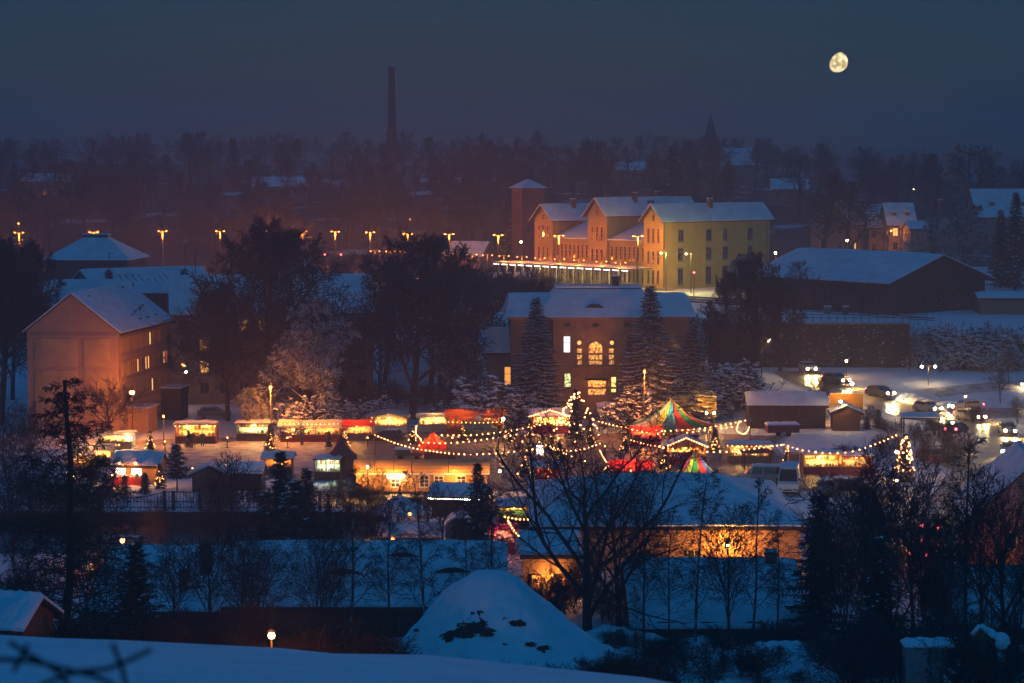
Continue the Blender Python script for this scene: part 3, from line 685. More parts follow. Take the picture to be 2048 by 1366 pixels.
for (x, y) in ((9, 1.2), (11, 1.5), (12, 1.7), (13.5, 1.7), (14.4, 1.9), (16, 2.1), (10, .5), (13, .5), (16.5, .55), (3, 4.6), (17, 5.0)):
    z = roof_z(11.2, 12.4, 4.3, y); MB().box(x - .35, x + .35, y - .12, y + .12, z + .2, z + .52).build('snow_guard', 'metal_dark', rA)
m = MB(); m.box(3.0, 6.6, -2.6, -.01, -.5, 3.0); m.build('entrance_porch', 'plaster_ochre', tA)
MB().box(2.8, 6.8, -2.8, -.0, 3.003, 3.2).build('porch_roof', 'roof_snow', tA)
m = MB(); m.box(16.2, 19.5, -2.6, -.01, -.5, 4.0); m.build('stair_porch', 'wood_dark', tA); MB().box(16.0, 19.7, -2.8, 0, 4.003, 4.2).build('porch_roof', 'roof_snow', tA)
# block behind, ridge parallel to the picture
xB = X(344, 284, 700)
tB, rB = house('apartment_block', 'dim long block with snowy roof behind the lit rose block', 'apartment block', (xB, 284, 0), R(10), 27, 11, 12.2, 4.6, wall='plaster_dim', over=.4, gov=.3, seed=5)
wins(tB, 'S', (27, 11), [1.6 + 2.65 * i for i in range(10)], [1.4, 4.3, 7.2, 9.9], 1.15, 1.5, lit={(1, 2): 'win_amber', (3, 3): 'win_warm', (1, 1): 'win_busy_warm', (4, 3): 'win_amber'}, cols=2, rows=1, frame='plaster_band', sill='plaster_grey')
wins(tB, 'W', (27, 11), [3, 8], [1.4, 4.3, 7.2, 10], 1.1, 1.5, cols=2, rows=1, frame='plaster_band')
chimney(tB, 8, 5.5, 15.5, 18.0); MB().box(3.6, 6.0, 3.4, 3.8, 14.9, 15.5).build('roof_hatch', 'metal_dark', rB); MB().box(6.4, 7.4, 3.0, 3.4, 14.6, 15.3).build('roof_hatch', 'metal_dark', rB)
tC, rC = house('apartment_block', 'snowy roofed house half hidden behind the rose block gable', 'house', (X(90, 300, 600), 296, 0), R(4), 12, 9, 12.2, 3.4, wall='plaster_dim', seed=6)
wins(tC, 'S', (12, 9), [2, 5, 8], [4, 7.2, 10], 1.1, 1.4, frame='plaster_band')
# hip house right of the big bare tree (only its roof shows)
tD, rD = house('house', 'blue snow roof showing between the two great bare trees', 'house', (X(690, 330, 560), 322, 6), R(100), 16, 9.5, 6.6, 4.6, wall='plaster_dim', seed=8)
wins(tD, 'W', (16, 9.5), [2.5, 7], [1.2, 4], 1.1, 1.4, frame='plaster_band')
# hangars / depot sheds at the left
x0 = X(96, 345, 500)
h1 = thing('depot_shed', 'big depot shed with hipped snow roof and ridge vent at the left', 'shed', (X(92, 352, 500), 352, 9.5), R(-3))
MB().box(0, 13.5, 0, 14, -1, Z(520, 352) - 9.5).build('wall', 'wood_dark', h1); zz_ = Z(520, 352) - 9.5; rt_ = Z(474, 359) - 9.5 - zz_
r1 = hip(MB(), -.7, 14.2, -.7, 14.7, zz_ + .003, rt_, 5.4, 7.0).build('roof', 'roof_snow', h1)
MB().box(4.6, 8.9, 6.2, 7.8, zz_ + rt_ - .3, zz_ + rt_ + .45).build('ridge_vent', 'metal_dark', h1); MB().box(4.5, 9.0, 6.1, 7.9, zz_ + rt_ + .453, zz_ + rt_ + .6).build('snow_cap', 'roof_snow', r1)
h2, r2 = house('depot_shed', 'low wide depot shed with striped thawing snow roof', 'shed', (X(205, 335, 520), 333, 8.6), R(32), 20, 15, 3.2, 3.4, wall='brick_red', seed=10)
for i in range(8): MB().box(5 + i * 1.1, 5.14 + i * 1.1, 1.2, 5.8, 0, .12).build('bare_strip', 'roof_dark', r2)
for o in r2.children:
    if o.name.startswith('bare_strip'):
        o.rotation_euler = (math.atan2(3.4, 7.5), 0, 0); o.location = (0, 0, 3.2 + .30)
h3, r3 = house('depot_shed', 'flat snowy shed roof behind the long dim block', 'shed', (X(215, 318, 560), 318, 6.5), R(3), 18, 8, 6.4, 1.2, wall='wood_dark', seed=11)
# ================================================================== villa
xV = X(1022, 268, 700); tV = thing('villa', 'broad stone villa with lit arched balcony door between snowy spruces', 'villa', (xV, 268, 0), R(1.5))
Lv, Wv, Hv = 22.6, 13.5, 12.6
MB().box(0, Lv, 0, Wv, -1, Hv).build('wall', 'sandstone', tV)
MB().box(5.3, 16.7, -1.1, .0, -1, Hv).build('center_bay', 'sandstone_light', tV)
m = MB(); m.box(-.35, Lv + .35, -.35, Wv + .35, Hv + .003, Hv + .35); m.box(5.0, 17.0, -1.45, -.353, Hv + .003, Hv + .35); m.build('cornice', 'sandstone_light', tV)
m = MB()
for z in (3.9, 8.2): m.box(-.12, Lv + .12, -.12, -.003, z, z + .28)
m.build('string_course', 'sandstone_light', tV)
m = MB()
for z in (3.9, 8.2): m.box(5.18, 16.82, -1.24, -1.103, z, z + .28)
m.build('string_course', 'sandstone_light', tV)
# hipped roof of the wings and taller central roof
ro = hip(MB(), -.75, Lv + .75, -.75, Wv + .75, Hv + .36, 2.5, .6, 4.8).build('roof', 'roof_snow', tV)
rc_ = hip(MB(), 3.2, 19.4, -1.8, Wv - .2, Hv + .37, 3.25, 2.6, 5.4).build('roof', 'roof_snow', tV)
MB().box(5.9, 16.7, 3.7, 7.9, Hv + 3.63, Hv + 3.75).build('roof_ridge_cap', 'roof_dark', rc_); MB().box(5.8, 16.8, 3.6, 8.0, Hv + 3.753, Hv + 4.0).build('snow_cap', 'roof_snow', rc_)
m = MB(); yy = .35
for s_ in (-1, 1): pass
m.extrude([(9.4, yy - .35, Hv + 1.45), (11.8, yy - .35, Hv + 1.45), (11.1, yy - .35, Hv + 1.9), (10.1, yy - .35, Hv + 1.9)], (0, 1.2, 0)); m.build('eyebrow_dormer', 'roof_dark', rc_)
chimney(tV, 13.5, 4.5, Hv + 3, Hv + 5.2, .9, .7)
yb = -1.1
def vw(u, z, w, h, pane, y=yb, **kw): return window(tV, (u, y, z), 0, w, h, pane, kw.pop('frame', 'sandstone_light'), sill='sandstone_light', **kw)
vw(7.0, 8.55, .8, 2.0, 'win_white', cols=1, rows=2); vw(7.1, 4.55 - .6, .75, 1.9, 'win_busy', rows=2)
for u in (14.9,): vw(u, 8.55, .8, 2.0, 'glass_dark'); vw(15.1, 4.0, .8, 1.9, 'glass_dark')
for u in (7.0, 10.6, 14.6): vw(u, 11.85, .8, .36, 'glass_dark', rows=1)
# arched balcony door with side lights and round lights above
m = MB(); n = 14; w2 = .85
pts = [(10.6 + w2, yb - .03, 7.0)] + [(10.6 + w2 * math.cos(math.pi * i / n), yb - .03, 9.0 + w2 * math.sin(math.pi * i / n)) for i in range(n + 1)] + [(10.6 - w2, yb - .03, 7.0)]
do = thing('x', 'x', 'x'); bpy.data.objects.remove(do)
door = MB().poly(pts[::-1]).build('balcony_door', 'win_busy_warm', tV)
m = MB()
for i in range(n): a = math.pi * i / n; b = math.pi * (i + 1) / n; m.extrude([(10.6 + (w2) * math.cos(a), yb, 9.0 + w2 * math.sin(a)), (10.6 + (w2 + .18) * math.cos(a), yb, 9.0 + (w2 + .18) * math.sin(a)), (10.6 + (w2 + .18) * math.cos(b), yb, 9.0 + (w2 + .18) * math.sin(b)), (10.6 + w2 * math.cos(b), yb, 9.0 + w2 * math.sin(b))], (0, -.12, 0))
m.box(10.57, 10.63, yb - .08, yb - .035, 7.0, 9.0); m.box(10.6 - w2, 10.6 + w2, yb - .08, yb - .035, 8.95, 9.03); m.box(10.6 - w2 - .18, 10.6 - w2, yb - .12, yb, 7, 9); m.box(10.6 + w2, 10.6 + w2 + .18, yb - .12, yb, 7, 9); m.build('door_frame', 'sandstone_light', door)
for s_ in (-1, 1):
    vw(10.6 + s_ * 2.0, 7.0, .6, 2.0, 'win_busy_warm', rows=3, t=.08)
    m = MB(); m.lathe([(.34, -.06), (.34, .06)], 14); o = m.build('round_light', 'win_warm', tV); o.location = (10.6 + s_ * 2.05, yb - .06, 9.75); o.rotation_euler = (R(90), 0, 0); o.scale = (.85, .85, 1)
    m = MB()
    for i in range(14): a = 6.283 * i / 14; b = 6.283 * (i + 1) / 14; m.extrude([(.30 * math.cos(a), .30 * math.sin(a), 0), (.44 * math.cos(a), .44 * math.sin(a), 0), (.44 * math.cos(b), .44 * math.sin(b), 0), (.30 * math.cos(b), .30 * math.sin(b), 0)], (0, 0, .14))
    q = m.build('round_frame', 'sandstone_light', o)
m = MB(); m.box(8.0, 13.2, yb - 1.3, yb - .003, 6.55, 6.8)
for i in range(27): m.box(8.05 + i * .19, 8.11 + i * .19, yb - 1.28, yb - 1.2, 6.8, 7.6)
m.box(8.0, 13.2, yb - 1.32, yb - 1.18, 7.603, 7.7); m.build('balcony', 'sandstone', tV)
MB().box(9.7, 11.9, yb - .06, yb - .005, 3.2, 5.0).build('entrance_door', 'win_busy_warm', tV)
MB().box(9.3, 12.3, yb - 1.4, yb - .01, 5.1, 5.22).build('entrance_canopy', 'roof_dark', tV)
vw(12.9, 3.5, .55, 1.9, 'win_yellow', rows=2)
lamp(tV, (10.8, yb - 1.0, 4.85), 60, WARM)
lamp(tV, (10.6, yb - .9, 9.3), 25, WARM)
for u in (1.7, 3.8, 18.6, 20.8):
    for z, h in ((1.2, 1.9), (4.6, 1.9), (8.8, 1.8)): vw(u, z, .9, h, 'glass_dark', y=0)
# side annex at the left
an, ar = house('villa_annex', 'low wing with steep snow roof and amber window left of the villa', 'annex', (X(975, 271, 700), 271, 0), R(1), 3.2, 7.5, 8.1, 2.7, wall='sandstone', over=.2, gov=.15, seed=13)
window(an, (2.6, 0, 4.0), 0, .8, 2.3, 'win_amber', 'sandstone_light', 1, 2)
# ================================================================== railway station: three gabled cross wings, lower hall between them, platform canopy
ST = P(1327, 450, 385); ST.z = 9.5
ang = math.atan2(.66, .75)            # wings run right and back; local x along the wing, local y along the tracks (left and back)
tS = thing('railway_station', 'long three gabled station in orange and yellow plaster beyond the platforms', 'station', (ST.x, ST.y, 9.5), ang)
def along(px):                         # how far along the track line a photo column lies
    a = Vector((math.cos(ang), math.sin(ang))); n = Vector((-a.y, a.x)); u = (px - 1024) / FPX * 1.0035
    return (u * ST.y - ST.x) / (n.x - u * n.y)
def wing(y0, wd, L, H, rh, mat, seed):
    m = MB(); m.extrude([(0, y0, -1), (0, y0 + wd, -1), (0, y0 + wd, H), (0, y0 + wd / 2, H + rh), (0, y0, H)], (L, 0, 0)); m.build('wing_wall', mat, tS)
    rf = MB(); sm = MB(); o_ = .55; sl = rh / (wd / 2); g = .9
    for k, (ya, za) in enumerate(((y0 - o_, H - sl * o_), (y0 + wd + o_, H - sl * o_))):
        yr = y0 + wd / 2
        rf.extrude([(-g, ya, za + .02), (-g, yr, H + rh + .02), (-g, yr, H + rh + .2), (-g, ya, za + .2)], (L + 2 * g, 0, 0))
        snow_slab(sm, (-g - .03, ya, za + .204), (L + g, ya, za + .204), (L + g, yr, H + rh + .204), (-g - .03, yr, H + rh + .204), .2, seed=seed + k)
    ro = rf.build('wing_roof', 'wood_dark', tS); sm.build('roof_snow', 'roof_snow', ro, smooth=True)
    return ro
W3, W2, W1 = 0, along(1213), along(1105)
wd3, wd2, wd1 = 5.0, 5.2, 5.2
r3_ = wing(W3, wd3, 28.5, 12.6, 2.6, 'plaster_yellow', 31); r2_ = wing(W2, wd2, 24, 13.4, 2.8, 'plaster_sand', 33); r1_ = wing(W1, wd1, 20, 12.2, 2.6, 'plaster_sand', 35)
MB().box(28.5 - .02, 28.52, .02, wd3 - .02, -1, 12.4).build('end_wall', 'plaster_ochre', tS)
for (y0, wd, H) in ((W3, wd3, 12.6), (W2, wd2, 13.4), (W1, wd1, 12.2)):
    for k in (-1, 0, 1):
        for z, h in ((1.0, 2.4), (4.6, 2.3), (8.4, 2.6)): window(tS, (0, y0 + wd / 2 + k * 1.25, z), -math.pi / 2, .5, h, 'glass_dark', 'plaster_ochre', 1, 2, t=.12)
    window(tS, (0, y0 + wd / 2, H - .2), -math.pi / 2, .45, 1.1, 'glass_dark', 'plaster_ochre', 1, 1, t=.1)
for u in (4.4, 11.8, 16.2, 23.0):
    for z, h in ((.9, 2.9), (5.2, 2.2), (8.7, 2.0)):
        window(tS, (u, 0, z), 0, 1.25, h, 'glass_dark', 'plaster_grey', 2, 2, sill='plaster_grey', t=.16)
for x_ in (.05, 27.6): MB().box(x_, x_ + .13, -.09, -.003, -1, 12.4).build('downpipe', 'metal_dark', tS)
def hall(y0, y1, L):
    m = MB(); m.extrude([(.6, y0, -1), (.6, y1, -1), (.6, y1, 8.6), (.6, y0, 8.6)], (L, 0, 0)); m.build('hall_wall', 'plaster_sand', tS)
    sm = MB(); snow_slab(sm, (.0, y0 + .05, 8.65), (.0, y1 - .05, 8.65), (L * .75, y1 - .05, 12.0), (L * .75, y0 + .05, 12.0), .25, seed=40); 
    rf = MB(); rf.extrude([(.0, y0 + .03, 8.60), (.0, y0 + .03, 8.64), (L * .75, y0 + .03, 11.99), (L * .75, y0 + .03, 8.60)], (0, y1 - y0 - .06, 0)); ro = rf.build('hall_roof', 'plaster_dim', tS); sm.build('roof_snow', 'roof_snow', ro, smooth=True)
    MB().box(.2, .6, y0 + .02, y1 - .02, 8.25, 8.58).build('cornice', 'sandstone_light', tS)
    k = 0; y = y0 + .8
    while y < y1 - .5:
        for z, h in ((1.0, 2.5), (5.0, 2.5)): window(tS, (.6, y, z), -math.pi / 2, .52, h, 'glass_dark', 'plaster_ochre', 1, 2, t=.12)
        y += 1.15
hall(wd3 + .01, W2 - .01, 14); hall(W2 + wd2 + .01, W1 - .01, 13)
for (x, y, z) in ((14, 1.8, 14.6), (9, W2 + 1.8, 15.6), (7, W1 + 1.8, 14.2), (16.5, W2 + 3.2, 15.7)): chimney(r3_, x, y, z - 1, z + 1.7, .9, .7)
for (x, y) in ((13, W2 + 1.5), (12, W2 + 1.5)): MB().box(x, x + .5, y - .3, y + .3, 15.2, 15.8).build('skylight', 'metal_dark', r2_)
# platform canopy on columns with tube lights
cy0, cy1 = 2.0, along(1045)
tP = thing('platform_canopy', 'low platform roof on posts with a row of tube lights under its edge', 'canopy', (ST.x, ST.y, 9.5), ang)
MB().box(-7.5, -.9, cy0, cy1, 3.75, 3.95).build('roof', 'wood_brown', tP)
sm = MB(); snow_slab(sm, (-7.5, cy0, 3.955), (-7.5, cy1, 3.955), (-.9, cy1, 3.955), (-.9, cy0, 3.955), .22, seed=51); sm.build('roof_snow', 'roof_snow', tP, smooth=True)
n = 16
for i in range(n):
    y = cy0 + .6 + (cy1 - cy0 - 1.2) * i / (n - 1)
    MB().tube((-6.6, y, -.6), (-6.6, y, 3.74), .11, .09, 6).build('post', 'cream_paint', tP)
    MB().box(-7.45, -7.3, y - .9, y + .55, 3.56, 3.68).build('tube_light', 'tube_white', tP)
    if i % 3 == 1: lamp(tP, (-6.2, y, 3.2), 260, (.95, .85, .35), .3)
MB().box(-9.5, 0, -3, cy1 + 20, -.9, .35).build('platform', 'concrete', kind='structure', loc=(ST.x, ST.y, 9.5), rz=ang, label='raised platform in front of the station', cat='platform')
m = MB(); snow_slab(m, (-9.5, -3, .36), (-9.5, cy1 + 20, .36), (-7.8, cy1 + 20, .36), (-7.8, -3, .36), .06, 20, 2); m.build('platform_snow', 'snow', kind='structure', loc=(ST.x, ST.y, 9.5), rz=ang, label='strip of snow along the platform edge', cat='snow')
# tracks beside the platform
for k in range(3):
    m = MB()
    for s_ in (-.72, .72): m.box(-13 - k * 4.4 + s_ - .035, -13 - k * 4.4 + s_ + .035, -70, 130, .16, .30)
    m.build('railway_track', 'metal_dark', kind='structure', loc=(ST.x, ST.y, 9.45), rz=ang, label='pair of rails in the snow beside the platform, number %s out' % ORD[k], cat='track')
# ================================================================== water tower house, far chimney, church
xw = X(1056, 455, 400); zt = Z(376, 455); zb = gz(xw, 455)
tw = thing('water_tower', 'square brown tower with snow covered pyramid roof above the station', 'tower', (xw, 455, zb), R(25))
wv = 2.6
MB().box(-wv, wv, -wv, wv, -1, zt - zb).build('tower_wall', 'brick_far', tw)
MB().box(-wv - .15, wv + .15, -wv - .15, wv + .15, (zt - zb) * .45, (zt - zb) * .45 + .25).build('string_course', 'wood_dark', tw)
m = MB(); hip(m, -wv - .7, wv + .7, -wv - .7, wv + .7, zt - zb + .003, 1.9, wv + .55, wv + .55); m.build('pyramid_roof', 'roof_snow', tw)
for u in (-1.2, 1.2): window(tw, (u, -wv, 8), 0, .7, 1.0, 'glass_dark', 'wood_dark', 1, 1)
dC = 540; xc = X(784, dC, 300); zc = gz(xc, dC); ztop = Z(134, dC)
tc_ = thing('factory_chimney', 'tall tapering brick factory chimney rising into the night haze', 'chimney', (xc, dC, zc))
MB().lathe([(1.45, -1), (1.38, 3), (.82, ztop - zc - 1.2), (.80, ztop - zc)], 16).build('shaft', 'brick_far', tc_, smooth=True)
for f in (.3, .5, .7, .88): MB().lathe([(1.45 - .62 * f + .02, (ztop - zc) * f), (1.45 - .62 * f + .02, (ztop - zc) * f + .25)], 16).build('iron_band', 'metal_dark', tc_)
MB().lathe([(.95, ztop - zc - .9), (.98, ztop - zc - .2), (.9, ztop - zc + .02)], 16).build('chimney_crown', 'brick_far', tc_)
dH = 700; xh = X(1421, dH, 290); zh = gz(xh, dH); ze = Z(300, dH); zs = Z(229, dH)
tch = thing('church_tower', 'church tower with slender dark spire fading in the far haze', 'church', (xh, dH, zh))
MB().box(-2.6, 2.6, -2.6, 2.6, -1, ze - zh).build('tower_wall', 'plaster_grey', tch)
m = MB(); m.lathe([(3.3, ze - zh), (2.3, ze - zh + 3.0), (1.2, ze - zh + 8), (.08, zs - zh)], 8); m.build('spire', 'roof_slate', tch)
MB().box(-3.0, 3.0, -3.0, 3.0, ze - zh - .5, ze - zh - .01).build('cornice', 'roof_snow', tch)
MB().tube((0, 0, zs - zh - .2), (0, 0, zs - zh + 1.5), .07, .05).build('finial', 'metal_dark', tch)
for s_ in (-1, 1): window(tch, (s_ * 1.0, -2.6, ze - zh - 3.6), 0, .6, 1.8, 'glass_dark', 'plaster_dim', 1, 1)
house('church_nave', 'snow roofed nave beside the far church tower', 'church', (xh + 3, dH + 1, zh), R(5), 16, 9, 5, 5, wall='plaster_grey', seed=52)
# distant long roofs on the hillside
def far_house(px, py_ridge, d, L, H, rh, Wd, rz, label, wall='plaster_dim', cat='house', lit=(), name='hillside_house'):
    x = X(px, d, py_ridge); z = Z(py_ridge, d) - H - rh
    t, r = house(name, label, cat, (x, d, z), R(rz), L, Wd, H, rh, wall=wall, seed=int(px), fascia=None)
    n = max(2, int(L / 3))
    wins(t, 'S', (L, Wd), [L * (i + .5) / n for i in range(n)], [H * .45], 1.0, 1.3, frame='plaster_grey', lit={(i, 0): 'win_amber' for i in lit})
    return t
far_house(1235, 326, 600, 12, 4, 2.0, 9, 4, 'long low snow roof on the hill left of the church spire')
far_house(1545, 360, 560, 9, 4, 2.4, 9, -6, 'pale snow roof in the trees right of the yellow station wing')
far_house(505, 356, 560, 16, 3.5, 2.2, 9, 3, 'snow roofed hillside shed left of the factory chimney')
far_house(600, 362, 580, 14, 3.5, 2, 9, -3, 'second snow roofed hillside shed nearest the chimney on its left')
far_house(845, 350, 600, 20, 4, 2.2, 9, 4, 'long hillside building under snow right of the factory chimney')
far_house(45, 350, 520, 11, 6, 1.6, 9, 3, 'orange lit flat house on the far left hillside', wall='plaster_ochre', lit=(1,))
far_house(890, 486, 452, 8, 3.5, 2.6, 8, -20, 'small goods hut with snow roof behind the platform lamps')
# houses up the right side
def town_house(px, d, py_e, L, Wd, rh, rz, label, wall, lit=None, dorm=0, floors=2, w=.9):
    x = X(px, d, 450); z = gz(x, d); H = Z(py_e, d) - z
    t, r = house('town_house', label, 'house', (x, d, z), R(rz), L, Wd, H, rh, wall=wall, seed=int(px) + 3)
    n = max(2, int(L / 2.6))
    wins(t, 'S', (L, Wd), [L * (i + .5) / n for i in range(n)], [H - 2.4 - 2.9 * k for k in range(floors)], w, 1.5, frame='cream_paint', cols=2, rows=2, lit=lit or {})
    wins(t, 'W', (L, Wd), [Wd * .3, Wd * .7], [H - 2.4 - 2.9 * k for k in range(floors)], w, 1.5, frame='cream_paint', cols=2, rows=2)
    for k in range(dorm):
        u = L * (k + .5) / dorm; y = Wd * .16; zz = roof_z(Wd, H, rh, y)
        m = MB(); m.box(u - .6, u + .6, y - .02, y + 1.6, zz - .1, zz + 1.25); o = m.build('dormer', wall, r); window(o, (u, y - .02, zz + .25), 0, .6, .8, 'glass_dark', 'cream_paint', 1, 1)
        MB().box(u - .75, u + .75, y - .2, y + 1.8, zz + 1.253, zz + 1.45).build('dormer_snow', 'roof_snow', o)
    return t, r
t1_, rr1 = town_house(1705, 440, 447, 6.5, 9, 4.5, 62, 'orange lit gabled house left in the lane of houses at right', 'brick_orange', {(0, 1): 'win_warm'})
t2_, rr2 = town_house(1738, 446, 452, 4.5, 8, 4.2, 4, 'narrow timbered house between the two lamp lit houses at right', 'plaster_ochre', dorm=1)
t3_, rr3 = town_house(1778, 440, 448, 5.4, 8, 4.0, 3, 'pale roofed house with two dormers behind the twin lane lamps', 'plaster_ochre', {(0, 0): 'win_warm', (1, 1): 'win_amber'}, dorm=2)
t4_, rr4 = town_house(1822, 425, 458, 8, 7, 1.2, 2, 'dark flat snow topped house right of the lane lamps', 'plaster_dim')
t5_, rr5 = town_house(1958, 470, 432, 14, 11, 5.6, 6, 'large pale house with tall snow roof at the top right', 'plaster_grey', dorm=2)
chimney(rr4, 6.5, 3.5, 9, 15.5, .8, .8)
# steam over the dark house chimney is part of the haze; goods shed by the track
dG = 328; gx = X(1880, dG, 505); gy = dG; zr = Z(507, dG); angG = math.atan2(.8, -.6)
Wg = 21.0; axis = Vector((math.cos(angG), math.sin(angG))); acr = Vector((-axis.y, axis.x))     # acr points left/near
pg = Vector((gx, gy)) - acr * Wg / 2
tG, rG = house('goods_shed', 'long dark goods shed with wide snow roof and broad gable at the right', 'shed', (pg.x, pg.y, 9.5), angG, 30, Wg, zr - 9.5 - 3.9, 3.5, wall='wood_dark', over=1.6, gov=.8, seed=61, snow=.3)
wins(tG, 'W', (26, Wg), [6, 10, 14], [1.0], 1.2, 1.6, frame='wood_brown'); wins(tG, 'N', (26, Wg), [4, 9, 14, 19], [1.2], 1.3, 1.5, frame='wood_brown')
for u in (8, 18): MB().box(u - 1.4, u + 1.4, Wg, Wg + .08, -.5, 3.1).build('sliding_door', 'darkred_paint', tG)
house('goods_shed_annex', 'low flat annex with snow edge at the right end of the goods shed', 'shed', (X(1962, 322, 570), 322, 9.3), R(-4), 14, 6, 2.6, .5, wall='brick_orange', seed=62)
# retaining wall with coping and railing
tW = thing('retaining_wall', 'tall dark stone retaining wall flecked with snow below the railway', 'wall', (28, 303.1, 0))
Lw = X(1818, 303, 700) - 28
m = MB(); m.box(0, Lw, 0, .65, 1.5, 9.42); m.build('wall_face', 'wall_stone', tW)
for i in range(int(Lw / 1.5)): MB().box(i * 1.5 + .02, i * 1.5 + 1.46, -.12, .8, 9.425, 9.62).build('coping_stone', 'concrete', tW)
for i in range(6): MB().box(2.2 + i * 4.6, 3.0 + i * 4.6, -.35, -.003, 1.5, 9.0).build('buttress', 'wall_stone', tW)
rs = random.Random(4)
m = MB()
for i in range(240):
    x = rs.uniform(.3, Lw - .3); z = rs.uniform(3.4, 9.2); w = rs.uniform(.06, .28); m.box(x - w / 2, x + w / 2, -.08, .02, z, z + rs.uniform(.04, .1))
o = m.build('ledge_snow', 'snow', tW); o['kind'] = 'stuff'
def railing(name, label, p0, p1, n, h=1.1, mat='metal_dark', bars=2, r=.04):
    t = thing(name, label, 'railing', tuple(p0)); d = Vector(p1) - Vector(p0)
    for i in range(n + 1):
        q = d * (i / n); MB().tube(q + Vector((0, 0, -.3)), q + Vector((0, 0, h)), r, r, 5).build('post', mat, t)
    for k in range(bars):
        z = h - k * .45; MB().tube(Vector((0, 0, z)), d + Vector((0, 0, z)), r * .8, r * .8, 5).build('rail', mat, t)
    return t
railing('railing', 'thin dark railing along the top of the retaining wall', (X(1560, 305, 640), 304.6, 9.5), (X(1852, 305, 640), 304.6, 9.5), 18, 1.15, r=.05)
MB().tube((0, 0, 0), (0, 0, 0.01), .01).v
m = MB(); m.path([P(1545, 612, 316), P(1680, 622, 313), P(1870, 637, 309)], .09, 5); m.path([P(1545, 616, 316), P(1680, 627, 313), P(1870, 641, 309)], .07, 5); m.build('pipe_run', 'metal_dark', label='pair of dark pipes running above the wall to the right', cat='pipe')
for px, w, lab in ((1655, 1.0, 'pale trackside cabinet left of its twin above the wall'), (1691, .8, 'dark trackside cabinet right of its twin above the wall')):
    q = G(px, 628, 9.5); t = thing('trackside_cabinet', lab, 'cabinet', (q.x, q.y, q.z)); MB().box(-w / 2, w / 2, -.3, .3, -.1, 1.1).build('cabinet_body', 'metal_grey' if px < 1670 else 'metal_dark', t); MB().box(-w / 2 - .06, w / 2 + .06, -.36, .36, 1.103, 1.25).build('snow_cap', 'snow', t); MB().box(-.02, .02, -.33, -.303, .1, 1.0).build('door_seam', 'metal_dark', t)
# ================================================================== near roofs
def near_house(label, pxL, pxR, dr, py_r, de, py_e, wall, seed, rz=0, gov=.4, over=.5, name='long_house', ground=None, snow=.3, hip_=False, back=1.0):
    """ridge at distance dr / row py_r, front eave at distance de / row py_e, spanning photo columns"""
    zr, ze = Z(py_r, dr) - .40, Z(py_e, de) - .1; xl = X(pxL, (dr + de) / 2, py_e); xr = X(pxR, (dr + de) / 2, py_e); L = xr - xl
    half = dr - de - over; sl = (zr - ze) / (dr - de)
    if hip_:
        g = gz((xl + xr) / 2, de) if ground is None else ground; t = thing(name, label, 'house', (xl, de + over, g), R(rz)); H = ze + sl * over - g
        MB().box(0, L, 0, half * 2, -1.2, H).build('wall', wall, t); ro = hip(MB(), -over, L + over, -over, half * 2 + over, ze - g, .14, .02, .02).build('roof', 'roof_dark', t); m = MB(); rr_ = random.Random(seed)
        a, b, c_, d_ = (-over, -over), (L + over, -over), (L + over - hip_, half), (-over + hip_, half); z0, z1 = ze - g + .145, zr - g + .40
        V3 = lambda p, z: Vector((p[0], p[1], z))
        for (p, q, r, s_) in ((a, b, c_, d_), ((L + over, 2 * half + over), (-over, 2 * half + over), d_, c_)): snow_slab(m, V3(p, z0), V3(q, z0), V3(r, z1), V3(s_, z1), snow, 24, 8, seed)
        for (p, q, r) in ((b, (L + over, 2 * half + over), c_), ((-over, 2 * half + over), a, d_)): snow_slab(m, V3(p, z0), V3(q, z0), V3(r, z1), V3(r, z1), snow, 14, 8, seed + 1)
        m.build('roof_snow', 'roof_snow', ro, smooth=True); f = MB(); f.box(-over - .02, L + over + .02, -over - .08, -over - .003, ze - g - .12, ze - g + .1); f.build('gutter', 'wood_dark', ro)
        return t, ro, L, half, H, zr - ze
    H = ze + sl * over; g = gz((xl + xr) / 2, de) if ground is None else ground
    t, r = house(name, label, 'house', (xl, de + over, g), R(rz), L, half * (1 + back), H - g, zr - H, wall=wall, over=over, gov=gov, seed=seed, snow=snow, ridge=1 / (1 + back))
    return t, r, L, half, H - g, zr - H
def eyebrow(ro, x, y, zroof, slope, w, h, mat='glass_dark'):
    """lens shaped roof window with a snowy hood"""
    n = 16; f = MB(); hd = MB(); pr = [(x - w / 2 + w * i / n, h * math.sin(math.pi * i / n) ** 1.25) for i in range(n + 1)]
    for i in range(n):
        (xa, ha), (xb, hb) = pr[i], pr[i + 1]
        f.quad((xa, y, zroof + .30), (xb, y, zroof + .30), (xb, y, zroof + .30 + hb), (xa, y, zroof + .30 + ha))
        hd.quad((xa, y - .12, zroof + .42 + ha * 1.05), (xb, y - .12, zroof + .42 + hb * 1.05), (xb, y + hb / slope * 1.3 + .05, zroof + .36 + hb * 1.3 + .03), (xa, y + ha / slope * 1.3 + .05, zroof + .36 + ha * 1.3 + .03))
        hd.quad((xa, y - .12, zroof + .28 + ha * .96), (xb, y - .12, zroof + .28 + hb * .96), (xb, y - .12, zroof + .42 + hb * 1.05), (xa, y - .12, zroof + .42 + ha * 1.05))
    o = f.build('eyebrow_window', mat, ro); hd.build('hood_snow', 'roof_snow', o, smooth=True)
tL, rL, L_, half_, H_, rh_ = near_house('long low house under blue snow with three lens shaped roof windows', 470, 1002, 150, 1081, 141.5, 1216, 'wood_dark', 71)
sl = rh_ / half_
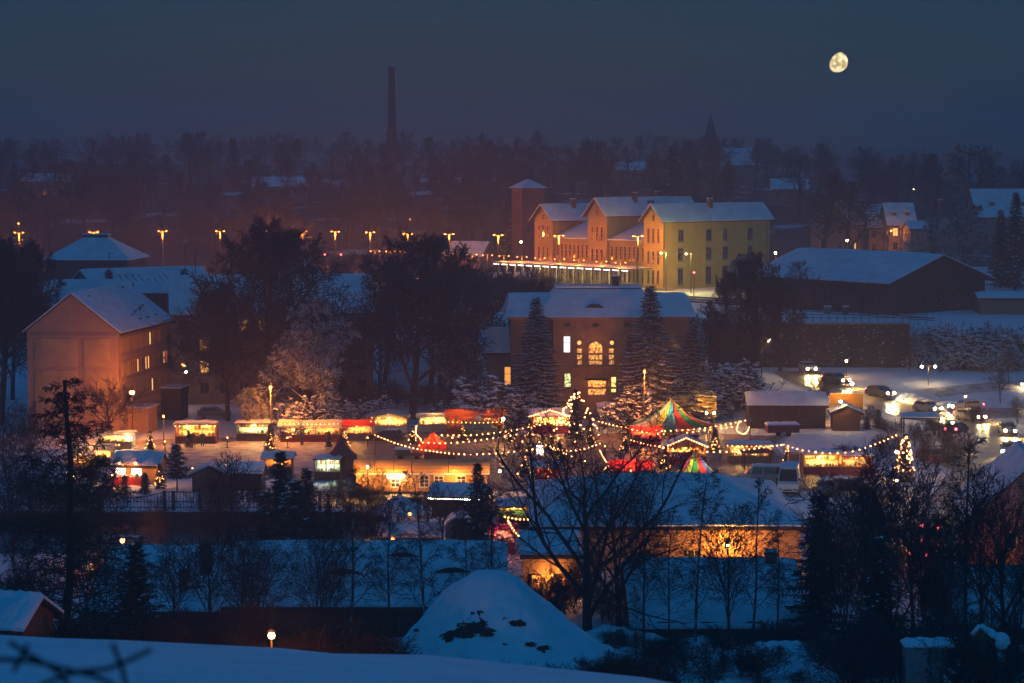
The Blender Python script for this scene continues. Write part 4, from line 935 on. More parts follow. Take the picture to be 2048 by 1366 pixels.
for (px, py) in ((805, 1127), (690, 1168), (905, 1164)):
    y = half_ * (1 - ((py - 1081) / (1216 - 1081)) * .93); d = 142 + y; x = X(px, d, py) - tL.location.x
    eyebrow(rL, x, y, H_ + sl * y + .1, sl, 3.4, .5)
wins(tL, 'S', (L_, half_), [1.5 + 2.6 * i for i in range(6)], [.3], .9, 1.0, frame='wood_dark')
tM, rM, Lm, halfm, Hm, rhm = near_house('snow roofed house with two tall dark chimneys at lower left', 205, 466, 152, 1092, 143, 1225, 'wood_dark', 72, gov=.3)
for (px, pyt, w) in ((411, 1076, .75), (366, 1140, .55)):
    d = 148 if px == 411 else 145.5; x = X(px, d, 1110) - tM.location.x; y = d - tM.location.y
    zb_ = Hm + rhm / halfm * y; zt_ = Z(pyt, d) - tM.location.z; chimney(rM, x, y, zb_ - .5, zt_, w, w, snow=False)
MB().box(X(330, 146, 1175) - tM.location.x, X(410, 146, 1175) - tM.location.x, 2.2, 2.5, Hm + rhm / halfm * 2.3 + .25, Hm + rhm / halfm * 2.3 + .52).build('snow_guard', 'metal_dark', rM)
wins(tM, 'S', (Lm, halfm), [1.5, 4.2, 6.8], [.4], .9, 1.0, frame='wood_dark')
# lit barn: front wall glowing under its lamp
tN, rN, Ln, halfn, Hn, rhn = near_house('large barn with lamplit ochre wall under broad snow roof behind birches', 1070, 1584, 178, 952, 166, 1055, 'plaster_ochre', 73, over=.5, gov=.3, snow=.28, hip_=7.0)
for u, w in ((Ln - 1.0, 0),): pass
for i, px in enumerate((1110, 1190, 1290, 1390)):
    window(tN, (X(px, 166, 1085) - tN.location.x, 0, .6), 0, 1.0, 1.1, 'glass_dark', 'plaster_yellow', 2, 1)
window(tN, (X(1545, 166, 1100) - tN.location.x, 0, .25), 0, .75, .85, 'glass_dark', 'wood_dark', 1, 1)
q = P(1456, 1092, 165.6)
lq = thing('wall_lantern', 'bright lantern fixed on the lamplit ochre barn wall', 'lamp', (q.x, 166.45, q.z)); MB().box(-.05, .05, -.55, .05, .25, .31).build('arm', 'metal_dark', lq); m = MB(); m.lathe([(.06, .30), (.22, .12), (.24, .10)], 8, (0, -.5, 0)); m.build('shade', 'metal_dark', lq); MB().ball((0, -.5, 0), .13).build('bulb', 'lens_warm', lq); lamp(lq, (0, -1.5, .0), 800, (1, .40, .06), .12)
# lower roof in front of the barn
tO, rO, Lo_, halfo, Ho, rho = near_house('plain long snow roof in front of the lamplit barn wall', 1262, 1600, 150, 1116, 140, 1260, 'brick_red', 74, gov=.3)
chimney(rO, X(1543, 149, 1105) - tO.location.x, 149.3 - tO.location.y, Ho + rho - .4, Z(1103, 149.3) - tO.location.z, .8, .6, mat='brick_red')
wins(tO, 'S', (Lo_, halfo), [2, 5, 8], [.2], .9, .8, frame='wood_dark')
# orange lit annex behind the big near tree
tQ, rQ, Lq, halfq, Hq, rhq = near_house('small orange lit house wall showing between mound and great bare tree', 1045, 1160, 160, 1092, 155, 1112, 'plaster_ochre', 75, gov=.2, over=.3)
wins(tQ, 'S', (Lq, halfq), [1.0, 2.4], [.8], .6, 1.0, frame='wood_brown', lit={(0, 0): 'win_amber'})
q = thing('wall_lantern', 'small lantern on the orange lit house wall by the mound', 'lamp', (tQ.location.x + 2.1, 155.3, Z(1150, 155))); MB().box(-.05, .05, -.4, .05, .2, .26).build('arm', 'metal_dark', q); MB().ball((0, -.4, 0), .11).build('bulb', 'lens_sodium', q); lamp(q, (0, -.6, -.1), 130, (1, .42, .08))
# right edge: brick gable house and low shed roof
dE = 158; xE = X(1950, dE, 1040); 
tE_, rE = house('brick_house', 'brick gable house cut off by the right edge', 'house', (xE + 8.6, dE - 1.0, 0), R(82), 12, 9, Z(1040, dE), 4.2, wall='brick_orange', over=.5, gov=.35, seed=76)
wins(tE_, 'W', (12, 9), [3, 6], [1, 3.4], .8, 1.2, frame='cream_paint')
q = thing('wall_lantern', 'little lamp low on the brick gable at the right edge', 'lamp', (X(1992, dE - 2, 1125), dE - 2.2, Z(1125, dE - 2.2))); MB().box(-.05, .05, -.1, .6, .1, .16).build('arm', 'metal_dark', q); MB().ball((0, 0, 0), .10).build('bulb', 'lens_sodium', q); lamp(q, (0, -.3, .1), 150, SODIUM)
near_house('low snow roofed shed at the right edge below the brick gable', 1905, 2120, 144, 1132, 136, 1258, 'wood_dark', 77, gov=.25)
# hut roof at the lower left corner
hh, hr = house('garden_hut', 'small hut with thick snow roof cut off at the lower left edge', 'hut', (X(-40, 104, 1230), 101, gz(-24, 101) - .2), R(-14), 2.9, 3.6, Z(1235, 102) - gz(-24, 101), 1.0, wall='wood_brown', over=.35, gov=.35, seed=78, snow=.3)
# snow topped concrete block, grab arm and logs at the lower right
tb = thing('concrete_block', 'tall concrete block with a slab of snow on top at lower right', 'block', (X(1838, 108, 1300), 108, gz(20, 108)))
hb = Z(1290, 108) - gz(20, 108)
MB().box(-.75, .35, -.5, .6, -.6, hb).build('pillar', 'concrete', tb); MB().box(.352, 1.5, -.3, .5, -.6, hb - .25).build('wing_wall', 'concrete', tb)
m = MB(); snow_slab(m, (-.85, -.6, hb + .003), (2.4, -.6, hb + .003), (2.4, .7, hb + .003), (-.85, .7, hb + .003), .24, 10, 4); m.build('snow_cap', 'snow', tb, smooth=True); MB().box(.355, 2.3, -.45, .55, hb - .2, hb).build('lintel', 'concrete', tb)
tg = thing('excavator_grab', 'rusty excavator grab and bent arm under thick snow at lower right', 'excavator', (X(1975, 107, 1300), 107, gz(24, 107)))
zg = Z(1255, 107) - gz(24, 107)
m = MB(); m.extrude([(-.75, 0, zg - .55), (-.35, 0, zg - .05), (-.1, 0, zg - .35), (.1, 0, -.4), (-.7, 0, -.4)], (0, .6, 0)); m.build('boom', 'wood_brown', tg)
m = MB(); m.extrude([(-.1, .1, zg - .3), (.55, .1, zg - .75), (1.2, .1, zg - .95), (1.1, .1, zg - 1.35), (.3, .1, zg - 1.2), (.1, .1, zg - .8)], (0, .7, 0)); m.build('bucket', 'darkred_paint', tg)
m = MB(); m.ball((.75, .45, zg - .85), .52, 10, 6); m.ball((.2, .4, zg - .45), .33, 8, 5); m.tube((-.75, .3, zg - .45), (-.3, .3, zg + .02), .13, .17, 7); m.tube((-.3, .3, zg + .02), (.1, .35, zg - .3), .16, .2, 7); m.tube((.7, .35, zg - 1.2), (.85, .3, zg - 2.2), .2, .12, 7); m.build('snow_cap', 'snow', tg, smooth=True)
tl = thing('log_pile', 'snow capped logs heaped beside the concrete block', 'logs', (X(1915, 106, 1320), 106, gz(22, 106)))
for i, (x, z) in enumerate(((-.5, .3), (.1, .3), (.7, .3), (-.2, .75), (.4, .75), (.1, 1.2))):
    o = MB().tube((x, -.6, z), (x, .6, z), .28, .27, 9).build('log', 'bark', tl); MB().tube((x, -.58, z + .17), (x, .58, z + .17), .2, .19, 7).build('log_snow', 'snow', o)
heap(1895, 1255, 5.5, 1.5, label='rounded snow heap behind the concrete block', seed=21)
# riverside railing with sagging top rail
dR = 195.5
def sag_rail():
    t = thing('bridge_railing', 'iron river railing with sagging top rail between tall posts', 'railing', (0, dR, .2)); rnd = random.Random(1)
    posts = [60, 200, 329, 347, 400, 520, 640, 700]
    for px in posts:
        x = X(px, dR, 1000); MB().box(x - .16, x + .16, -.16, .16, -.3, 1.75).build('post', 'metal_dark', t)
    for a, b in zip(posts, posts[1:]):
        xa, xb = X(a, dR, 1000), X(b, dR, 1000); n = max(2, int((xb - xa) / .30)); m = MB(); pts = []
        sag = .5 if b - a > 90 else .0
        for i in range(n + 1):
            u = i / n; z = 1.65 - sag * math.sin(math.pi * u); x = xa + (xb - xa) * u; pts.append((x, 0, z))
        m.path(pts, .06, 4); m.tube((xa, 0, .75), (xb, 0, .75), .045, .045, 4); m.tube((xa, 0, .2), (xb, 0, .2), .045, .045, 4); m.build('rail', 'metal_dark', t)
        for p in pts[1:-1]: MB().box(p[0] - .025, p[0] + .025, -.025, .025, .1, p[2]).build('bar', 'metal_dark', t)
    return t
sag_rail()
railing('railing', 'low dark railing at the left edge above the river', (X(-20, 199, 1020), 199, 0), (X(58, 199, 1020), 199, 0), 5, 1.0)
# ================================================================== market
def rnd_goods(parent, x0, x1, y0, y1, z, n, seed, hmax=.4):
    r_ = random.Random(seed); mats = ['red_paint', 'yellow_paint', 'green_paint', 'cream_paint', 'white_paint', 'wood_brown', 'canvas_orange']
    for i in range(n):
        x = x0 + (x1 - x0) * (i + .5) / n; w = (x1 - x0) / n * r_.uniform(.3, .46); y = r_.uniform(y0, y1); h = r_.uniform(.12, hmax)
        m = MB()
        if r_.random() < .5: m.box(x - w, x + w, y - .12, y + .12, z, z + h)
        else: m.lathe([(w * .7, z), (w, z + h * .4), (w * .4, z + h * .8), (w * .4, z + h)], 7, (x, y, 0))
        m.build('goods', r_.choice(mats), parent)
def stall(label, px, py, w, dep, h, rz=0, wall='wood_brown', counter='red_paint', roofk='gable', roofm='roof_snow', light=CREAM, power=120, back='canvas_white', seed=1, rh=.7, side_open=False, name='market_stall', cat='market stall', garland=False, group=None, goods=10):
    p = G(px, py); t = thing(name, label, cat, (p.x, p.y, p.z), R(rz), group)
    MB().box(-w / 2, w / 2, dep - .06, dep, 0, h).build('back_wall', back, t)
    if not side_open:
        for s_ in (-1, 1): MB().box(s_ * w / 2 - .04, s_ * w / 2 + .04, .0, dep - .063, 0, h).build('side_wall', wall, t)
    else:
        for s_ in (-1, 1):
            for y in (.06, dep - .1): MB().box(s_ * w / 2 - .05, s_ * w / 2 + .05, y - .05, y + .05, 0, h).build('post', wall, t)
    MB().box(-w / 2 + .05, w / 2 - .05, .02, .5, 0, .95).build('counter', counter, t)
    MB().box(-w / 2 - .05, w / 2 + .05, -.12, .55, .953, 1.0).build('counter_top', 'wood_honey', t)
    MB().box(-w / 2 + .1, w / 2 - .1, dep - .4, dep - .07, 1.45, 1.5).build('shelf', 'wood_honey', t)
    rnd_goods(t, -w / 2 + .1, w / 2 - .1, .15, .4, 1.003, goods, seed); rnd_goods(t, -w / 2 + .15, w / 2 - .15, dep - .3, dep - .2, 1.503, goods, seed + 50, .6)
    o_ = .35
    if roofk == 'gable':
        m = MB()
        for s_ in (-1, 1): m.extrude([(-w / 2 - o_, dep / 2 + s_ * (dep / 2 + o_), h - .05), (-w / 2 - o_, dep / 2, h + rh), (-w / 2 - o_, dep / 2, h + rh + .08), (-w / 2 - o_, dep / 2 + s_ * (dep / 2 + o_), h + .03)], (w + 2 * o_, 0, 0))
        ro = m.build('roof', 'wood_dark', t); sm = MB()
        for s_ in (-1, 1): snow_slab(sm, (-w / 2 - o_, dep / 2 + s_ * (dep / 2 + o_), h + .034), (w / 2 + o_, dep / 2 + s_ * (dep / 2 + o_), h + .034), (w / 2 + o_, dep / 2, h + rh + .084), (-w / 2 - o_, dep / 2, h + rh + .084), .13, 8, 4, seed=seed)
        sm.build('roof_snow', roofm, ro, smooth=True)
    elif roofk == 'front_gable':
        m = MB()
        for s_ in (-1, 1): m.extrude([(s_ * (w / 2 + o_), -o_, h - .05), (0, -o_, h + rh), (0, -o_, h + rh + .08), (s_ * (w / 2 + o_), -o_, h + .03)], (0, dep + 2 * o_, 0))
        ro = m.build('roof', 'wood_brown', t); MB().poly([(-w / 2, -.02, h - .02), (w / 2, -.02, h - .02), (0, -.02, h + rh - .04)]).build('gable_board', wall, t)
        sm = MB()
        for s_ in (-1, 1): snow_slab(sm, (s_ * (w / 2 + o_), -o_, h + .034), (s_ * (w / 2 + o_), dep + o_, h + .034), (0, dep + o_, h + rh + .084), (0, -o_, h + rh + .084), .12, 8, 4, seed=seed)
        sm.build('roof_snow', roofm, ro, smooth=True)
    elif roofk == 'flat':
        MB().box(-w / 2 - .15, w / 2 + .15, -.5, dep + .1, h + .003, h + .14).build('roof', wall, t)
        sm = MB(); snow_slab(sm, (-w / 2 - .15, -.5, h + .144), (w / 2 + .15, -.5, h + .144), (w / 2 + .15, dep + .1, h + .144), (-w / 2 - .15, dep + .1, h + .144), .12, 8, 4, seed=seed); sm.build('roof_snow', 'roof_snow', t, smooth=True)
    elif roofk == 'canvas':
        m = MB(); m.grid(lambda u, v: (-w / 2 - .3 + u * (w + .6), -.35 + v * (dep + .55), h + .12 + rh * math.sin(math.pi * min(1, v * 1.15)) ** 1 * (.75 + .12 * math.sin(u * 9)) - (.12 if v == 0 else 0)), 12, 8)
        m.build('canopy', roofm, t, smooth=True)
        m = MB(); m.grid(lambda u, v: (-w / 2 - .3 + u * (w + .6), -.37, h + .02 - v * (.10 + .06 * abs(math.sin(u * 18)))), 24, 1); m.build('valance', roofm, t)
    if light:
        n = max(1, int(w / 2.2))
        for i in range(n):
            x = -w / 2 + w * (i + .5) / n; b = MB().ball((x, dep * .45, h - .22), .09).build('bulb', 'bulb_warm', t); lamp(t, (x, dep * .42, h - .45), power * 1.4 / n, light, .08)
    if garland:
        m = MB()
        pts = [(-w / 2 - o_, -o_ - .05, h), (0, -o_ - .05, h + rh + .1), (w / 2 + o_, -o_ - .05, h)]
        for a, b in zip(pts, pts[1:]):
            for i in range(9): m.octa(Vector(a).lerp(Vector(b), i / 9), .075)
        m.build('light_chain', 'bulb_pink', t, kind='stuff')
    return t
YW = (1.0, .52, .12)
stall('dark red kiosk with bright yellow interior at the left of the upper row', 391, 889, 4.6, 2.4, 2.3, wall='darkred_paint', counter='wood_dark', roofk='flat', power=330, light=YW, seed=2, back='cream_paint')
stall('stall with greenish lit front beside the orange lamp post', 508, 884, 4.0, 2.2, 2.1, wall='wood_dark', counter='wood_dark', roofk='flat', power=230, light=(.9, .95, .42), seed=3, back='cream_paint')
stall('long open stall with red counters and snowy awning, middle of upper row', 620, 886, 6.8, 2.6, 2.0, wall='wood_honey', counter='red_paint', roofk='canvas', roofm='canvas_white', power=420, seed=4, rh=.6, side_open=True, goods=16)
stall('red trimmed stall right of the long open stall', 712, 884, 3.8, 2.4, 2.0, wall='red_paint', counter='wood_honey', roofk='canvas', roofm='canvas_red', power=230, seed=5, rh=.5)
stall('white pavilion stall behind the dark parked hatchback', 778, 868, 4.2, 2.6, 2.0, wall='canvas_white', counter='white_paint', roofk='front_gable', roofm='canvas_white', power=300, light=YW, seed=6, rh=.5)
stall('bright cream tent stall left of the red tent', 868, 866, 3.7, 2.2, 2.0, wall='canvas_white', counter='cream_paint', roofk='canvas', roofm='canvas_white', power=300, light=YW, seed=7, rh=.3)
stall('wide orange red tent with white roof lines beside the white star lamp', 950, 872, 6.6, 3.0, 2.3, wall='canvas_orange', counter='canvas_orange', roofk='canvas', roofm='canvas_orange', power=260, light=WARM, seed=8, rh=.8, back='canvas_orange')
stall('lit stall half hidden behind the crown of the great bare tree, left side', 1100, 868, 4.4, 2.4, 2.1, wall='wood_honey', counter='red_paint', roofk='gable', power=700, light=CREAM, seed=9, garland=True)
stall('lit stall behind the crown of the great bare tree, right side', 1235, 855, 4.4, 2.4, 2.1, wall='wood_honey', counter='wood_honey', roofk='gable', power=650, light=CREAM, seed=10)
stall('red glowing stall left of the striped circus tent', 1292, 895, 3.4, 2.2, 1.9, wall='red_paint', counter='red_paint', roofk='canvas', roofm='canvas_red', power=650, light=(1, .24, .06), seed=11, back='canvas_red', rh=.4)
stall('small red stall low down left of the great bare tree trunk', 1096, 974, 2.4, 2.0, 1.9, wall='darkred_paint', counter='red_paint', roofk='gable', power=300, light=(1, .24, .06), seed=12, back='canvas_red', rh=.4)
stall('red lit stall right of the great bare tree trunk', 1262, 962, 4.0, 2.0, 1.7, wall='red_paint', counter='red_paint', roofk='canvas', roofm='canvas_red', power=600, light=(1, .20, .07), seed=13, back='canvas_red', rh=.3)
stall('gabled hut outlined with pale lights in front of the circus tent', 1372, 932, 4.3, 2.4, 2.0, wall='wood_honey', counter='red_paint', roofk='front_gable', power=320, light=WARM, seed=14, garland=True, rh=.95)
stall('honey coloured stall with lit goods left of the parked vans', 1500, 930, 4.6, 2.4, 2.1, wall='wood_honey', counter='wood_honey', roofk='flat', power=260, light=YW, seed=15, goods=14)
stall('food trailer with bright hatch right of the white van', 1645, 952, 4.0, 2.2, 2.2, wall='wood_honey', counter='darkred_paint', roofk='flat', power=330, light=YW, seed=16, goods=12, name='food_trailer', cat='trailer')
stall('dark red trailer with a lit strip lamp beside the food trailer', 1715, 952, 3.2, 2.2, 2.0, wall='darkred_paint', counter='darkred_paint', roofk='flat', power=120, light=YW, seed=17, name='food_trailer', cat='trailer')
stall('tented stall glowing at the far left of the market behind the larch', 188, 936, 3.6, 2.4, 1.9, wall='canvas_white', counter='wood_honey', roofk='canvas', roofm='canvas_white', power=420, light=CREAM, seed=18, rh=.6)
stall('leftmost lit stall beside the fir trees for sale', 158, 950, 2.6, 2.2, 1.9, wall='wood_brown', counter='wood_honey', roofk='canvas', roofm='canvas_white', power=230, light=CREAM, seed=19, rh=.4)
stall('open tent by the white globe lamp at the left', 228, 900, 4.0, 2.2, 1.7, wall='canvas_white', counter='wood_honey', roofk='canvas', roofm='canvas_white', power=260, light=CREAM, seed=20, rh=.4, side_open=True)
stall('low lit stall between the dark hut and the dark pines', 556, 952, 2.8, 1.8, 1.8, wall='wood_dark', counter='wood_dark', roofk='gable', power=150, light=CREAM, seed=22, rh=.5, back='wood_honey')
stall('booth with greenish white hatch under the dark red pointed roof', 655, 962, 2.6, 2.2, 2.2, wall='wood_dark', counter='wood_dark', roofk='flat', power=140, light=(.7, 1, .7), seed=23)
stall('small lit stall strung with bulbs near the left barn end', 1028, 1058, 2.6, 2.0, 2.0, wall='wood_brown', counter='darkred_paint', roofk='gable', power=150, light=YW, seed=24, rh=.5, back='green_paint')
stall('pinkish lit awning stall below the dangling bulb chain', 1003, 1108, 2.2, 1.8, 2.1, wall='darkred_paint', counter='canvas_magenta', roofk='canvas', roofm='canvas_magenta', power=60, light=(1, .3, .25), seed=25, rh=.3)
# chalet hut with lit windows
p = G(275, 968); hx, hxr = house('christmas_hut', 'wooden hut with snow roof, two lit arched windows and red counter', 'hut', (p.x - 2.2, p.y, 0), R(-8), 4.4, 2.8, 2.0, .95, wall='wood_honey', over=.3, gov=.3, seed=81, snow=.14)
for u in (.55, 2.2):
    m = MB(); n = 8; pts = [(u + .5, -.03, .95)] + [(u + .5 * math.cos(math.pi * i / n), -.03, 1.65 + .3 * math.sin(math.pi * i / n)) for i in range(n + 1)] + [(u - .5, -.03, .95)]
    o = MB().poly(pts[::-1]).build('window', 'lantern_white', hx); f = MB(); f.box(u - .03, u + .03, -.06, -.035, .95, 1.9); f.box(u - .5, u + .5, -.062, -.036, 1.4, 1.45); f.build('window_bar', 'wood_brown', o)
    d_ = MB(); d_.extrude([(u - .6, -.32, 2.0), (u + .6, -.32, 2.0), (u, -.32, 2.5)], (0, 1.0, 0)); d_.build('dormer_gable', 'wood_honey', hxr); MB().octa((u, -.36, 2.2), .1).build('bulb', 'bulb_white', hx)
MB().box(-.2, 3.0, -.9, -.1, .0, .75).build('counter', 'red_paint', hx); rnd_goods(hx, -.1, 2.9, -.7, -.3, .753, 9, 3); lamp(hx, (1.4, -1.5, 1.6), 170, WARM); lamp(hx, (4.9, -.6, 1.5), 40, CREAM)
p = G(419, 984); h_, _r = house('dark_hut', 'unlit wooden hut seen gable first, left of the dark pines', 'hut', (p.x + 1.7, p.y, 0), R(90), 3.0, 3.4, 1.7, .8, wall='wood_brown', over=.3, gov=.25, seed=82, snow=.12)
for i in range(10): MB().box(-.035, -.003, .05 + i * .33, .35 + i * .33, .02, 1.65).build('plank', 'wood_brown', h_)
p = G(490, 982); h_, _r = house('dark_hut', 'second unlit hut between the gable hut and the dark pines', 'hut', (p.x - 1.6, p.y, 0), R(-4), 3.2, 2.4, 1.8, .7, wall='wood_dark', over=.3, gov=.25, seed=83, snow=.12)
for i in range(9): MB().box(.05 + i * .35, .37 + i * .35, -.035, -.003, .02, 1.75).build('plank', 'wood_dark', h_)
# dark red pointed market tents
def pagoda(label, px, py_base, py_apex, w, mat, mat2=None, power=0, open_=True, d=None, walls=None):
    p = G(px, py_base); t = thing('pointed_tent', label, 'tent', (p.x, p.y, p.z)); hz = Z(py_apex, p.y) - p.z; he = hz * .52
    prof = [(0, 1), (.12, .80), (.3, .50), (.55, .22), (.8, .06), (1, 0)]
    for k in range(8):
        a0, a1 = 2 * math.pi * (k - .5) / 8, 2 * math.pi * (k + .5) / 8; m = MB()
        for (r0, z0), (r1, z1) in zip(prof, prof[1:]):
            f = lambda r, z, a: (r * w / 2 * math.cos(a), r * w / 2 * math.sin(a), he + (hz - he) * z)
            m.quad(f(r0, z0, a0), f(r0, z0, a1), f(r1, z1, a1), f(r1, z1, a0))
        m.build('canopy_panel', (mat2 if mat2 and k % 2 else mat), t, smooth=True)
        MB().tube((w / 2 * .96 * math.cos(a0), w / 2 * .96 * math.sin(a0), 0), (w / 2 * .96 * math.cos(a0), w / 2 * .96 * math.sin(a0), he), .05, .05, 5).build('post', 'wood_brown', t)
        if walls and k not in (5, 6): m = MB(); m.quad((w / 2 * .94 * math.cos(a0), w / 2 * .94 * math.sin(a0), 0), (w / 2 * .94 * math.cos(a1), w / 2 * .94 * math.sin(a1), 0), (w / 2 * .94 * math.cos(a1), w / 2 * .94 * math.sin(a1), he), (w / 2 * .94 * math.cos(a0), w / 2 * .94 * math.sin(a0), he)); m.build('tent_wall', walls, t)
    MB().ball((0, 0, hz + .08), .10).build('finial', 'yellow_paint', t)
    if power: lamp(t, (0, -.2, he - .2), power, WARM); MB().ball((0, 0, he - .05), .08).build('bulb', 'bulb_warm', t)
    return t
pagoda('bright red pointed tent lit by bulb chains near the golden wagon', 866, 912, 862, 3.6, 'canvas_red', 'canvas_orange', 200, walls='canvas_red')
pagoda('unlit dark red pointed tent above the greenish booth', 683, 955, 866, 3.4, 'darkred_paint', None, 0, walls='darkred_paint')
# striped circus tents: concave gores in many colours
def circus(label, px, d, py_apex, py_eave, w, cols, rot=0.0, power=300, skirt=True):
    x = X(px, d, py_eave); za, ze_ = Z(py_apex, d), Z(py_eave, d); t = thing('circus_tent', label, 'tent', (x, d, 0)); n = len(cols)
    prof = [(.0, 1.0), (.07, .88), (.18, .68), (.34, .44), (.54, .24), (.77, .09), (1, 0)]
    for k, c_ in enumerate(cols):
        a0, a1 = rot + 2 * math.pi * k / n, rot + 2 * math.pi * (k + 1) / n; m = MB()
        f = lambda r, z, u: ((r * w / 2 * (1 - .05 * math.sin(math.pi * u))) * math.cos(a0 + (a1 - a0) * u), (r * w / 2 * (1 - .05 * math.sin(math.pi * u))) * math.sin(a0 + (a1 - a0) * u), ze_ + (za - ze_) * z - .10 * math.sin(math.pi * u) * r)
        for (r0, z0), (r1, z1) in zip(prof, prof[1:]):
            for j in range(3): m.quad(f(r0, z0, j / 3), f(r0, z0, (j + 1) / 3), f(r1, z1, (j + 1) / 3), f(r1, z1, j / 3))
        m.build('canopy_gore', c_, t, smooth=True)
        if skirt:
            m = MB(); q = lambda u, dz, s_=.985: (w / 2 * s_ * math.cos(a0 + (a1 - a0) * u), w / 2 * s_ * math.sin(a0 + (a1 - a0) * u), ze_ - dz)
            m.poly([q(.02, .1), q(.98, .1), q(.78, .85), q(.22, .85)]); m.build('skirt_pennant', cols[(k + 2) % n], t)
        MB().tube((w / 2 * .97 * math.cos(a0), w / 2 * .97 * math.sin(a0), 0), (w / 2 * .97 * math.cos(a0), w / 2 * .97 * math.sin(a0), ze_), .05, .05, 5).build('side_pole', 'wood_honey', t)
    MB().tube((0, 0, 0), (0, 0, za + .25), .09, .06, 6).build('centre_pole', 'wood_honey', t)
    lamp(t, (.25, -.35, ze_ + (za - ze_) * .30), power, (1, .62, .3), .2); MB().ball((.3, 0, ze_ + .1), .09).build('bulb', 'bulb_warm', t)
    return t
circus('big striped circus tent in yellow, teal, red, green and orange', 1343, 246, 796, 848, 9.8, ['canvas_yellow', 'canvas_teal', 'canvas_red', 'canvas_green', 'canvas_orange', 'canvas_white', 'canvas_yellow', 'canvas_teal', 'canvas_red', 'canvas_green', 'canvas_orange', 'canvas_white', 'canvas_green', 'canvas_white'], rot=R(-137), power=380)
circus('smaller striped tent top with lime, red and blue gores in front', 1391, 206, 896, 956, 6.4, ['canvas_magenta', 'canvas_lime', 'canvas_green', 'canvas_red', 'canvas_blue', 'canvas_lime', 'canvas_magenta', 'canvas_white', 'canvas_lime', 'canvas_red', 'canvas_blue', 'canvas_lime'], rot=R(-171), skirt=False, power=190)
p = G(1368, 905); t = thing('ticket_booth', 'purple red box booth under the big striped tent', 'booth', (p.x, p.y, 0)); MB().box(-1.6, 1.6, 0, 1.8, 0, 1.9).build('booth_wall', 'canvas_magenta', t); MB().box(-1.75, 1.75, -.3, 1.95, 1.903, 2.0).build('booth_roof', 'darkred_paint', t); MB().box(-1.0, 1.0, -.03, -.003, .9, 1.5).build('hatch', 'wood_dark', t)
# yellow box truck body behind the tent
p = P(1372, 838, 262); t = thing('box_trailer', 'plain yellow box trailer standing behind the striped tent', 'trailer', (p.x, 262, 0), R(1))
w = 7.4; h = Z(794, 262)
MB().box(-w / 2, w / 2, 0, 2.4, .9, h).build('box_body', 'yellow_paint', t); m = MB()
for x in np.linspace(-w / 2, w / 2, 8): m.box(x - .03, x + .03, -.04, -.003, .9, h)
m.build('panel_rib', 'cream_paint', t); MB().box(-w / 2 - .03, w / 2 + .03, -.05, 2.43, h + .003, h + .12).build('roof_edge', 'roof_snow', t)
for x in (-2.4, -1.4, 2.2): o = MB().tube((x, -.02, .45), (x, .3, .45), .45, .45, 14).build('wheel', 'rubber', t)
lamp(t, (2.6, -3.2, 4.2), 420, (1, .5, .1))
# long golden wagon with a barrel roof
d = 205.5; xl, xr = X(712, d, 960), X(975, d, 960); Lw_ = xr - xl; zt_ = Z(922, d); ze_ = Z(946, d)
t = thing('showman_wagon', 'long golden showman wagon with barrel roof and lit boarded side', 'wagon', (xl, d, 0))
MB().box(0, Lw_, 0, 2.5, .35, ze_).build('wagon_body', 'wood_honey', t)
nb = 44
for i in range(nb): MB().box(Lw_ * i / nb + .012, Lw_ * (i + 1) / nb - .012, -.035, -.002, .40, ze_ - .1).build('board', 'wood_honey', t)
n = 10; m = MB(); pr = [(1.25 - 1.5 * math.cos(math.pi * i / n), ze_ + (zt_ - ze_) * math.sin(math.pi * i / n)) for i in range(n + 1)]
for k, (xa, xb) in enumerate(((-.25, Lw_ * .14), (Lw_ * .145, Lw_ * .285), (Lw_ * .29, Lw_ * .42), (Lw_ * .425, Lw_ * .70), (Lw_ * .705, Lw_ + .2))):
    m = MB()
    for (y0, z0), (y1, z1) in zip(pr, pr[1:]): m.quad((xa, y0, z0), (xb, y0, z0), (xb, y1, z1), (xa, y1, z1))
    m.poly([(xa, y, z) for y, z in pr]); m.poly([(xb, y, z) for y, z in pr][::-1]); m.build('roof_sheet', 'canvas_tan', t, smooth=False)
MB().box(-.25, Lw_ + .2, -.32, -.22, ze_ - .12, ze_ + .02).build('gutter', 'white_paint', t)
for u, w, h in ((.30, .75, 1.15), (.52, .8, 1.0), (.63, .8, 1.0), (.80, .8, 1.0)): window(t, (Lw_ * u, -.035, .85), 0, w, h, 'glass_dark', 'white_paint', 2, 3)
for i, u in enumerate((.25, .29, .33, .36)): MB().ball((Lw_ * u, -.4, ze_ - .3), .11).build('bulb', 'bulb_white', t)
lamp(t, (Lw_ * .30, -.9, ze_ - .35), 200, (1, .40, .07)); lamp(t, (Lw_ * .05, -1.2, 1.5), 160, (1, .42, .07)); lamp(t, (Lw_ * .75, -1.3, 1.9), 260, (1, .36, .05))
for x in (1.5, 2.6, Lw_ - 2.6, Lw_ - 1.5): MB().tube((x, .1, .4), (x, .4, .4), .4, .4, 14).build('wheel', 'rubber', t)
